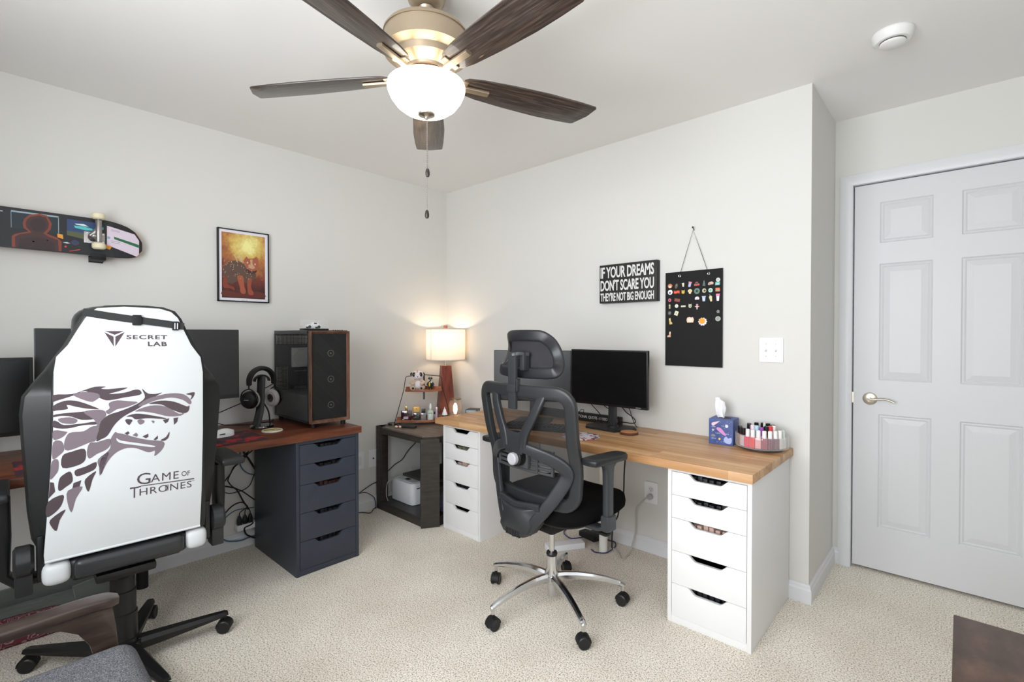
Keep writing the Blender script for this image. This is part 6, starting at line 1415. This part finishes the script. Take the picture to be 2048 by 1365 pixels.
# lumbar pad and knob
b = MB()
for z in (.688, .708, .728, .748, .768, .786):
    b.sweep([Vector((u, -.192 + .55 * u * u, z + .10 * abs(u) * 0)) for u in [-.17 + .34 * k / 12 for k in range(13)]], .0065, .005, nrm=(0, -1, 0))
for u in (-.165, -.085, .085, .165): b.box((u - .006, -.200 + .55 * u * u, .684), (u + .006, -.188 + .55 * u * u, .792), .002)
b.box((-.05, -.215, .70), (.05, -.19, .785), .006)
b.build('lumbar_support', mat('lumbar_grey', (66, 67, 69), .35), OC, world=False)
b = MB(); b.lathe([(0, .045), (.034, .045), (.038, .040), (.040, 0), (0, 0)][::-1], (0, -.205, .748), 30, (0, -1, 0)); b.build('knob_housing', M_black, OC, world=False)
b = MB(); b.lathe([(0, .066), (.022, .065), (.027, .060), (.028, .044), (0, .044)][::-1], (0, -.205, .746), 30, (0, -1, 0)); b.build('tilt_knob', mat('knob_grey', (176, 176, 180), .4), OC, world=False, label='light grey round lumbar knob')
# headrest
b = MB(); b.box((-.027, -.262, .965), (.021, -.247, 1.215), .003); b.box((-.030, -.268, 1.040), (.024, -.242, 1.075), .003); b.box((.024, -.262, 1.045), (.032, -.242, 1.10), .002)
b.sweep([Vector((-.003, -.255, 1.205)), Vector((.02, -.24, 1.210)), Vector((.035, -.20, 1.205))], .018, .010, nrm=(0, 0, 1), power=.4)
b.box((.018, -.235, 1.135), (.046, -.195, 1.215), .006)
b.build('headrest_post', M_gun, OC, world=False)
def hd(u, z):
    c_ = .030 + .040 * max(0, 1 - ((z - 1.205) / .075) ** 2); hw = .125 + .06 * max(0, min(1, (1.29 - z) / .16))
    return -.195 + c_ * min(1.4, (abs(u) / hw) ** 2)
hp_ = [(-.100, 1.284), (-.06, 1.288), (0, 1.289), (.06, 1.288), (.100, 1.284), (.126, 1.262), (.142, 1.225), (.158, 1.185), (.172, 1.148), (.168, 1.130), (.13, 1.124), (.06, 1.122), (0, 1.122), (-.06, 1.122), (-.13, 1.124), (-.168, 1.130), (-.172, 1.148), (-.158, 1.185), (-.142, 1.225), (-.126, 1.262)]
hq = smooth2(hp_, 3)
b = MB(); b.sweep([Vector((u, hd(u, z), z)) for u, z in hq], .025, .010, nrm=[Vector((u * 3.5, -1, 0)).normalized() for u, z in hq], closed=True, seg=18, power=.5); hf = b.build('headrest', mat('headrest_shell', (36, 36, 40), .36), OC, world=False, sharp=60)
t = bmesh.new(); vs = []
cc_ = (0.0, 1.195)
N2 = 6
for i in range(N2 + 1):
    q = i / N2; vs.append([t.verts.new((cc_[0] + (u - cc_[0]) * q, hd(cc_[0] + (u - cc_[0]) * q, z) + .012, cc_[1] + (z - cc_[1]) * q)) for u, z in hq] if i else [t.verts.new((cc_[0], hd(0, 1.195) + .012, cc_[1]))])
n = len(hq)
for k in range(n): t.faces.new([vs[0][0], vs[1][k], vs[1][(k + 1) % n]])
for i in range(1, N2):
    for k in range(n): t.faces.new([vs[i][k], vs[i + 1][k], vs[i + 1][(k + 1) % n], vs[i][(k + 1) % n]])
b = MB(); b._take(t); o = b.build('headrest_pad', mat('headrest_weave', (44, 43, 47), .85), hf, world=False, sharp=180); md = o.modifiers.new('thickness', 'SOLIDIFY'); md.thickness = .008
# seat
rings = []
def seat_ring(z, s_, dz=0.0):
    pts = []
    for k in range(40):
        a = 2 * PI * k / 40; ca, sa = math.cos(a), math.sin(a)
        u = .262 * math.copysign(abs(ca) ** .55, ca) * s_; w_ = .082 + .258 * math.copysign(abs(sa) ** .6, sa) * s_
        drop = -.020 * max(0, (w_ - .25) / .09) ** 1.5 + .012 * (abs(u) / .26) ** 2 * (1 if z > .5 else 0)
        pts.append(Vector((u, w_, z + drop)))
    return pts
b = MB(); b.loft([seat_ring(.455, .80), seat_ring(.458, .93), seat_ring(.475, .99), seat_ring(.500, 1.0), seat_ring(.522, .98), seat_ring(.534, .92), seat_ring(.536, .70), seat_ring(.530, .3)]); b.build('seat', M_fabricb, OC, world=False, sharp=70)
b = MB(); b.loft([seat_ring(.430, .62), seat_ring(.440, .84), seat_ring(.456, .86)]); b.build('seat_shell', M_blackm, OC, world=False, sharp=50)
b = MB(); b.box((-.09, -.10, .385), (.09, .14, .432), .01); b.tube([(.08, .05, .415), (.17, .06, .412), (.25, .06, .405)], .005); b.box((.235, .04, .398), (.285, .08, .410), .004); b.build('tilt_mechanism', M_blackm, OC, world=False)
for s_ in (-1, 1):
    xa = s_ * .325
    b = MB(); b.sweep([Vector((s_ * .18, .0, .448)), Vector((s_ * .29, .0, .452)), Vector((xa, -.002, .470))], [.03, .028, .024], .010, nrm=(0, 0, 1), power=.5); b.box((xa - .020, -.034, .452), (xa + .022, .030, .520), .010, 3); b.build('arm_bracket', M_gun, OC, world=False)
    b = MB(); b.loft([[Vector((xa + x_ , y_ - .003, z)) for x_, y_ in rrect(-.0155, -w_, .0155, w_, .010, 3)] for z, w_ in ((.505, .024), (.62, .024), (.70, .026), (.725, .030), (.742, .050), (.748, .055))]); b.build('arm_post', M_gun, OC, world=False, sharp=40)
    b = MB(); R = Matrix.Rotation(s_ * math.radians(-4), 4, 'Z'); b.M = Matrix.Translation((xa, -.010, 0)) @ R
    ot = smooth2([(-.044, -.10), (-.030, -.124), (.0, -.128), (.030, -.122), (.044, -.098), (.042, .06), (.030, .10), (0, .110), (-.030, .10), (-.042, .06)], 3)
    b.prism(ot, onZ(.750), onZ(.778), .011, 3); b.build('armrest', mat('arm_pad_black', (30, 31, 33), .4), OC, world=False, sharp=50)
# gas lift, hub, base
b = MB(); b.cyl((0, 0, .245), (0, 0, .39), .0135, seg=24); b.build('gas_lift', M_chrome, OC, world=False)
b = MB(); b.lathe([(.014, .238), (.024, .240), (.027, .250), (.024, .258), (.014, .258)], (0, 0, 0), 24, caps=False); b.build('collar', M_black, OC, world=False)
b = MB(); b.lathe([(0, .045), (.018, .045), (.020, .050), (.020, .105), (.030, .112), (.034, .13), (.032, .160), (.025, .185), (.0245, .240), (0, .240)], (0, 0, 0), 36); b.build('hub', M_chrome, OC, world=False, sharp=30)
for k in range(5):
    a = math.radians(46.5 + 72 * k); d = Vector((math.cos(a), math.sin(a), 0)); sd = Vector((-d.y, d.x, 0)); rings = []
    for q, w_, zc, hh_ in ((.024, .017, .138, .022), (.06, .0165, .142, .021), (.12, .0155, .143, .019), (.19, .0145, .137, .0165), (.26, .0135, .124, .0145), (.32, .0125, .107, .0125), (.343, .012, .098, .0115), (.350, .008, .095, .009)):
        rings.append([d * q + sd * x_ + Vector((0, 0, zc + z_)) for x_, z_ in ((-w_ * .55, -hh_), (-w_, -hh_ * .6), (-w_, hh_ * .35), (-w_ * .55, hh_ * .9), (0, hh_), (w_ * .55, hh_ * .9), (w_, hh_ * .35), (w_, -hh_ * .6), (w_ * .55, -hh_))])
    b = MB(); b.loft(rings); b.cyl(d * .338 + Vector((0, 0, .070)), d * .338 + Vector((0, 0, .100)), .009, seg=16); b.build('leg', M_chrome, OC, world=False, sharp=28)
    caster(OC, d.x * .338 , d.y * .338, .027, a + .9 + k * 1.3, mat('caster_black', (26, 26, 27), .4), M_blackm)

# ================================================================ WOODEN ARMCHAIR, bottom left corner
AC = thing('armchair', 'grey upholstered armchair with dark wooden arm at the bottom left corner', 'armchair', (1.85, -2.75, 0))
def arm_at(xc, name='arm'):
    b = MB()
    top = spline([Vector(p) for p in [(xc, -3.22, .575), (xc, -3.0, .565), (xc, -2.80, .562), (xc, -2.62, .566), (xc, -2.50, .570), (xc, -2.435, .564)]], 5)
    n = len(top); b.sweep(top, [.030] * (n - 3) + [.029, .026, .018], [.014] * (n - 4) + [.014, .014, .012, .009], nrm=(0, 0, 1), seg=20, power=.32)
    # bracket sweeping down from the arm into the front leg
    prof = [(-2.450, .560), (-2.442, .50), (-2.436, .42), (-2.434, .30), (-2.442, .0), (-2.476, .0), (-2.482, .30), (-2.486, .42), (-2.498, .470), (-2.520, .508), (-2.555, .532), (-2.60, .545), (-2.60, .556)]
    b.prism(prof, lambda y, z: Vector((xc - .020, y, z)), lambda y, z: Vector((xc + .020, y, z)), .004)
    b.build(name, M_armwood, AC, sharp=40)
arm_at(1.515); arm_at(2.205)
m_ = mat('charcoal_tweed', (92, 92, 96), .95, spec=.1); v = coords(m_); n = noise(m_, v, 420, 3, .7); L(m_, ramp(m_, n, [(.35, (58, 58, 62)), (.5, (92, 92, 96)), (.65, (138, 138, 142))]), P(m_).inputs['Base Color']); bump(m_, n, .5, .0012)
b = MB(); b.box((1.550, -3.05, .345), (2.170, -2.405, .468), .055, 6); b.build('seat_cushion', m_, AC)
b = MB(); b.box((1.548, -3.02, .29), (2.172, -2.47, .35), .006); b.build('seat_rail', M_armwood, AC)
b = MB(); b.M = Matrix.Translation((1.86, -3.10, .62)) @ Matrix.Rotation(math.radians(14), 4, 'X'); b.box((-.30, -.05, -.22), (.30, .06, .28), .05, 5); b.build('back_cushion', m_, AC)
for x in (1.515, 2.205):
    b = MB(); b.box((x - .018, -3.25, 0), (x + .018, -3.21, .60), .004); b.build('rear_leg', M_armwood, AC)

# pet bed with a red patterned blanket under the walnut desk
m_ = mat('grey_green_plush', (98, 102, 98), .95, sheen=.3); v = coords(m_); n = noise(m_, v, 12, 3); bump(m_, n, .6, .02)
b = MB()
b.box((.022, -2.97, 0.001), (.255, -2.215, .07), .03, 4)
for (p0, p1) in (((.05, -2.93), (.05, -2.25)), ((.05, -2.25), (.21, -2.25)), ((.21, -2.25), (.21, -2.40))):
    b.sweep(spline([Vector((p0[0], p0[1], .085)), Vector(((p0[0] + p1[0]) / 2, (p0[1] + p1[1]) / 2, .095)), Vector((p1[0], p1[1], .085))], 5), .035, .045, nrm=(0, 0, 1))
tag(b.build('pet_bed', m_, origin=(.14, -2.6, 0)), 'grey quilted pet bed on the carpet under the walnut desk', 'pet bed')
m_ = mat('red_paisley', (128, 40, 52), .9); v = coords(m_); w_ = N(m_, 'ShaderNodeTexVoronoi'); w_.feature = 'SMOOTH_F1'; w_.inputs['Scale'].default_value = 26; L(m_, v, w_.inputs['Vector'])
wv = N(m_, 'ShaderNodeMath'); wv.operation = 'SINE'; mu = N(m_, 'ShaderNodeMath'); mu.operation = 'MULTIPLY'; mu.inputs[1].default_value = 55; L(m_, w_.outputs[0], mu.inputs[0]); L(m_, mu.outputs[0], wv.inputs[0])
L(m_, ramp(m_, wv.outputs[0], [(.30, (104, 46, 56)), (.55, (122, 66, 74)), (.75, (158, 132, 134))]), P(m_).inputs['Base Color'])
b = MB(); b.loft([[Vector((x_, y, z_)) for x_, z_ in ((.262, .002), (.257, .06 * s_), (.272, .105 * s_), (.315, .115 * s_), (.352, .08 * s_), (.358, .02), (.345, .002))] for y, s_ in ((-3.0, 1.0), (-2.8, 1.08), (-2.65, .95), (-2.48, .9), (-2.38, .6), (-2.335, .25))])
tag(b.build('blanket', m_, origin=(.29, -2.7, 0), sharp=60), 'red paisley rolled blanket in front of the grey pet bed', 'blanket')
# ================================================================ CABLES AND SMALL FLOOR THINGS
M_cab = mat('cable_black', (20, 20, 21), .5); M_blue = mat('cable_blue', (70, 100, 128), .5); M_purple = mat('cable_indigo', (62, 62, 110), .5); M_gcab = mat('cable_grey', (186, 184, 180), .5)
def cable(pts, r, m_, lab, name='power_cable', group=None, n=7):
    b = MB(); b.tube(pts, r, 8); o = b.build(name, m_, origin=pts[0]); return tag(o, lab, 'cable', group)
a1 = [(.055, -1.83, .53), (.055, -1.780, .537), (.055, -1.738, .540), (.055, -1.674, .542), (.055, -1.643, .548), (.055, -1.616, .570), (.055, -1.589, .594), (.055, -1.56, .66), (.055, -1.55, .715)]
cable(a1, .003, M_cab, 'black cable running level behind the gaming chair arm then up under the walnut desk')
cable([(.055, -1.80, .56), (.055, -1.776, .534), (.055, -1.768, .485), (.055, -1.756, .436), (.055, -1.739, .413), (.055, -1.697, .394), (.055, -1.662, .372), (.055, -1.623, .289), (.052, -1.600, .250), (.050, -1.596, .235)], .0045, M_cab, 'thick black cable sloping down to the wall plugs under the walnut desk')
cable([(.045, -1.83, .39), (.045, -1.768, .404), (.045, -1.745, .410), (.045, -1.715, .439), (.045, -1.689, .471), (.045, -1.671, .506), (.045, -1.636, .528), (.045, -1.604, .566), (.045, -1.567, .589), (.045, -1.54, .66), (.045, -1.53, .715)], .004, M_cab, 'black cable climbing diagonally up to the walnut desk underside')
cable([(.050, -1.80, .43), (.050, -1.769, .405), (.050, -1.738, .379), (.050, -1.700, .356), (.050, -1.656, .355), (.050, -1.616, .360), (.050, -1.584, .382), (.050, -1.563, .431), (.050, -1.556, .454), (.050, -1.55, .60), (.050, -1.55, .715)], .0028, M_cab, 'thin black cable drooping in a loop left of the dark drawer unit')
cable([(.080, -1.66, .715), (.080, -1.629, .596), (.080, -1.602, .547), (.062, -1.573, .500), (.048, -1.548, .458), (.045, -1.52, .40)], .006, M_cab, 'thickest black cable entering behind the dark drawer unit')
cable([(.070, -1.60, .575), (.070, -1.644, .534), (.070, -1.679, .507), (.070, -1.710, .447), (.070, -1.705, .423), (.070, -1.684, .394), (.070, -1.636, .359), (.062, -1.601, .326), (.050, -1.569, .294), (.048, -1.537, .266)], .0035, M_cab, 'black cable curving back right towards the dark drawer unit')
cable([(.060, -1.80, .17), (.060, -1.763, .214), (.060, -1.734, .238), (.060, -1.699, .272), (.060, -1.664, .289), (.060, -1.629, .287), (.060, -1.602, .256)], .004, M_cab, 'low arching black cable beside the gaming chair hinge')
cable([(.030, -1.632, .715), (.030, -1.632, .603), (.030, -1.632, .569), (.030, -1.632, .515), (.030, -1.617, .478), (.030, -1.590, .450), (.030, -1.556, .433), (.030, -1.530, .425)], .0035, M_blue, 'blue network cable dropping from the walnut desk', 'network_cable')
cable([(.040, -1.78, .15), (.040, -1.749, .181), (.040, -1.723, .207), (.040, -1.697, .228), (.040, -1.662, .243), (.040, -1.622, .242), (.040, -1.56, .235)], .003, M_blue, 'blue network cable arching above the white power strip', 'network_cable')
cable([(.040, -1.79, .20), (.040, -1.762, .166), (.040, -1.749, .129), (.040, -1.737, .099), (.040, -1.707, .073), (.040, -1.664, .059), (.040, -1.624, .054), (.040, -1.592, .059), (.040, -1.54, .060)], .004, M_blue, 'blue network cable loop hanging just above the carpet', 'network_cable')
cable([(.060, -1.57, .150), (.060, -1.589, .140), (.060, -1.617, .134), (.060, -1.621, .118), (.060, -1.608, .087), (.060, -1.567, .057), (.060, -1.53, .043)], .005, M_cab, 'short black cable loop under the white power strip')
b = MB(); b.box((.0155, -1.66, .118), (.062, -1.545, .152), .003)
tag(b.build('power_strip', mat('plate_white', (232, 232, 236), .3), origin=(.03, -1.6, .13)), 'white power strip on the wall under the walnut desk', 'power strip')
for k, y in enumerate((-1.642, -1.611, -1.581)):
    b = MB(); b.loft([[Vector((.042 + x_ * w_, y + y_ * w_, z)) for x_, y_ in rrect(-1, -1, 1, 1, .3, 2)] for z, w_ in ((.1525, .012), (.180, .012), (.196, .008), (.206, .004))]); b.tube([(.042, y, .202), (.044, y + (.004 - .004 * k), .226), (.048, -1.600, .248)], .0028)
    tag(b.build('power_plug', M_cab, origin=(.042, y, .153)), ('leftmost', 'middle', 'rightmost')[k] + ' of three black plugs in the white power strip', 'plug', 'plugs in the wall power strip')
cable([(.017, -.93, .12), (.015, -.881, .127), (.010, -.844, .135), (.010, -.795, .157), (.010, -.731, .182), (.010, -.682, .194), (.010, -.613, .236), (.010, -.530, .290), (.010, -.460, .318), (.010, -.402, .380), (.010, -.305, .453), (.010, -.25, .54)], .003, M_cab, 'black cord rising along the wall behind the side table')
cable([(.030, -.93, .14), (.030, -.881, .144), (.030, -.844, .146), (.030, -.795, .143), (.030, -.751, .115), (.030, -.72, .085), (.025, -.705, .04), (.022, -.702, .006)], .003, M_purple, 'indigo cable arching between dark drawer unit and side table')
cable([(.03, -.90, .005), (.025, -.834, .005), (.045, -.815, .005), (.085, -.795, .005), (.070, -.765, .005), (.030, -.725, .005), (.025, -.700, .005)], .0028, M_cab, 'thin black cable lying on the carpet left of the side table')
cable([(.120, -.66, .066), (.120, -.672, .10), (.120, -.676, .133), (.120, -.672, .181), (.120, -.655, .212), (.120, -.605, .223), (.120, -.523, .229), (.120, -.481, .232), (.120, -.460, .269), (.120, -.431, .254), (.120, -.395, .247), (.10, -.36, .20), (.09, -.33, .0665)], .0022, M_gcab, 'thin grey printer cord looped inside the side table', 'printer_cable')
g = 'monitor cables on the light wood desk'
cable([(1.508, -.165, .92), (1.523, -.10, .855), (1.587, -.10, .797), (1.603, -.10, .7425)], .0025, M_cab, 'black cable slanting down left of the right monitor pole')
cable([(1.600, -.185, .92), (1.626, -.11, .855), (1.65, -.10, .842), (1.69, -.12, .85)], .0025, M_cab, 'short black cable going into the right monitor pole')
cable([(1.722, -.17, .92), (1.729, -.08, .852), (1.748, -.07, .827), (1.777, -.07, .811), (1.803, -.07, .791), (1.806, -.07, .772), (1.777, -.07, .765), (1.748, -.07, .766), (1.70, -.07, .764)], .003, M_cab, 'black cable knotted beside the right monitor base')
cable([(1.757, -.17, .92), (1.761, -.065, .854), (1.779, -.06, .803), (1.797, -.06, .764), (1.815, -.06, .742)], .0025, M_cab, 'straight black cable dropping right of the right monitor pole')
cable([(1.425, -.12, .785), (1.437, -.12, .797), (1.458, -.12, .820), (1.477, -.12, .818), (1.466, -.12, .796), (1.441, -.12, .773), (1.43, -.14, .7425)], .0018, M_cab, 'thin black wire loop in front of the quote block')
cable([(.200, -1.86, .85), (.200, -1.792, .862), (.200, -1.736, .882), (.200, -1.67, .905)], .0028, M_cab, 'headphone cable stretching from the wide monitor to the stand', 'headphone_cable')
cable([(.03, -1.80, .80), (.05, -1.72, DZ + .003), (.110, -1.640, DZ + .003), (.138, -1.56, DZ + .003), (.10, -1.47, DZ + .003), (.05, -1.45, DZ + .003)], .0026, M_cab, 'black cable lying on the walnut desk behind the headphones')
cable([(.120, -1.60, .93), (.120, -1.509, .974), (.100, -1.450, 1.0)], .0028, M_cab, 'black cable crossing from headphones to the computer tower')
cable([(1.790, -.15, .695), (1.789, -.15, .583), (1.786, -.15, .561), (1.780, -.15, .474), (1.777, -.15, .377), (1.765, -.15, .332), (1.750, -.15, .285), (1.738, -.15, .222), (1.711, -.15, .164), (1.700, -.15, .095), (1.700, -.15, .02)], .0042, M_cab, 'black cord hanging from the light wood desk to the floor')
cable([(1.877, -.016, .336), (1.874, -.030, .336), (1.861, -.034, .329), (1.827, -.034, .294), (1.801, -.034, .260), (1.792, -.034, .230), (1.792, -.034, .182), (1.790, -.036, .110), (1.786, -.05, .060), (1.790, -.09, .014), (1.801, -.150, .006), (1.806, -.195, .006), (1.795, -.207, .006), (1.750, -.156, .006), (1.705, -.125, .006), (1.641, -.13, .006)], .0040, M_gcab, 'grey power cord plugged in the outlet under the light wood desk', 'extension_cable')
b = MB(); b.lathe([(0, 0), (.017, 0), (.017, .016), (.009, .020), (0, .020)], (1.877, -.0145, .336), 20, (0, -1, 0)); tag(b.build('power_plug', mat('plug_grey', (176, 176, 178), .5), origin=(1.877, -.0145, .336)), 'round grey plug in the lower socket under the light wood desk', 'plug')
cable([(1.30, -.05, .006), (1.325, -.123, .006), (1.369, -.159, .006), (1.416, -.171, .006), (1.45, -.13, .006), (1.48, -.06, .006), (1.52, -.03, .006), (1.60, -.035, .006), (1.65, -.035, .006), (1.680, -.073, .006), (1.690, -.113, .006), (1.69, -.20, .006), (1.640, -.235, .006), (1.60, -.22, .006)], .0035, M_purple, 'indigo cable coiled on the carpet around the white desk leg')
b = MB(); Rb = Matrix.Rotation(math.radians(58), 4, 'Z'); b.M = Matrix.Translation((1.470, -.305, .001)) @ Rb; b.box((-.12, -.034, 0), (.115, .034, .036), .004); ps = b.build('power_strip', mat('plate_white', (232, 232, 236), .3), origin=(1.47, -.305, 0)); tag(ps, 'white power strip on the carpet behind the office chair base', 'power strip')
t_ = thing('power_adapter', 'flat black power brick on the carpet behind the office chair', 'power adapter', (1.55, -.11, 0))
b = MB(); b.M = Matrix.Translation((1.515, -.100, .0115)) @ Matrix.Rotation(math.radians(-12), 4, 'Z'); b.box((-.075, -.03, 0), (.06, .03, .034), .006); b.build('brick', M_blackm, t_)
b = MB(); b.M = Matrix.Translation((1.575, -.100, .047)) @ Matrix.Rotation(math.radians(-12), 4, 'Z'); b.box((-.045, -.045, 0), (.045, .045, .024), .004); b.build('plug_block', M_black, t_)

# ---------------------------------------------------------------- surface prints belong to the surface that carries them
def absorb(dst, srcs):
    bm = bmesh.new(); bm.from_mesh(dst.data)
    for s_ in srcs:
        off = len(dst.data.materials)
        for m_ in s_.data.materials: dst.data.materials.append(m_)
        n0 = len(bm.faces); me = s_.data.copy(); 
        bm.from_mesh(me); bm.faces.ensure_lookup_table()
        for f in bm.faces[n0:]: f.material_index += off
        bpy.data.meshes.remove(me); bpy.data.objects.remove(s_)
    bm.to_mesh(dst.data); bm.free()
def kids(p_, base): return [o for o in p_.children if o.name.split('.')[0] == base]
absorb(panel, PRINT)
for root in [o for o in C.objects if o.parent is None]:
    n_ = root.name.split('.')[0]
    if n_ == 'skateboard':
        for tr in kids(root, 'truck'): absorb(tr, kids(tr, 'bolts'))
        g_ = kids(root, 'deck_graphic'); absorb(g_[0], g_[1:])
    elif n_ == 'picture_frame':
        absorb(kids(root, 'print')[0], kids(root, 'print_figure') + kids(root, 'print_highlights')); absorb(kids(root, 'mat_board')[0], kids(root, 'caption'))
    elif n_ == 'tissue_box':
        absorb(kids(root, 'box')[0], kids(root, 'printed_motif') + kids(root, 'printed_lettering'))
    elif n_ == 'box_sign':
        g_ = kids(root, 'lettering'); absorb(g_[0], g_[1:]); absorb(kids(root, 'box')[0], kids(root, 'worn_edges'))
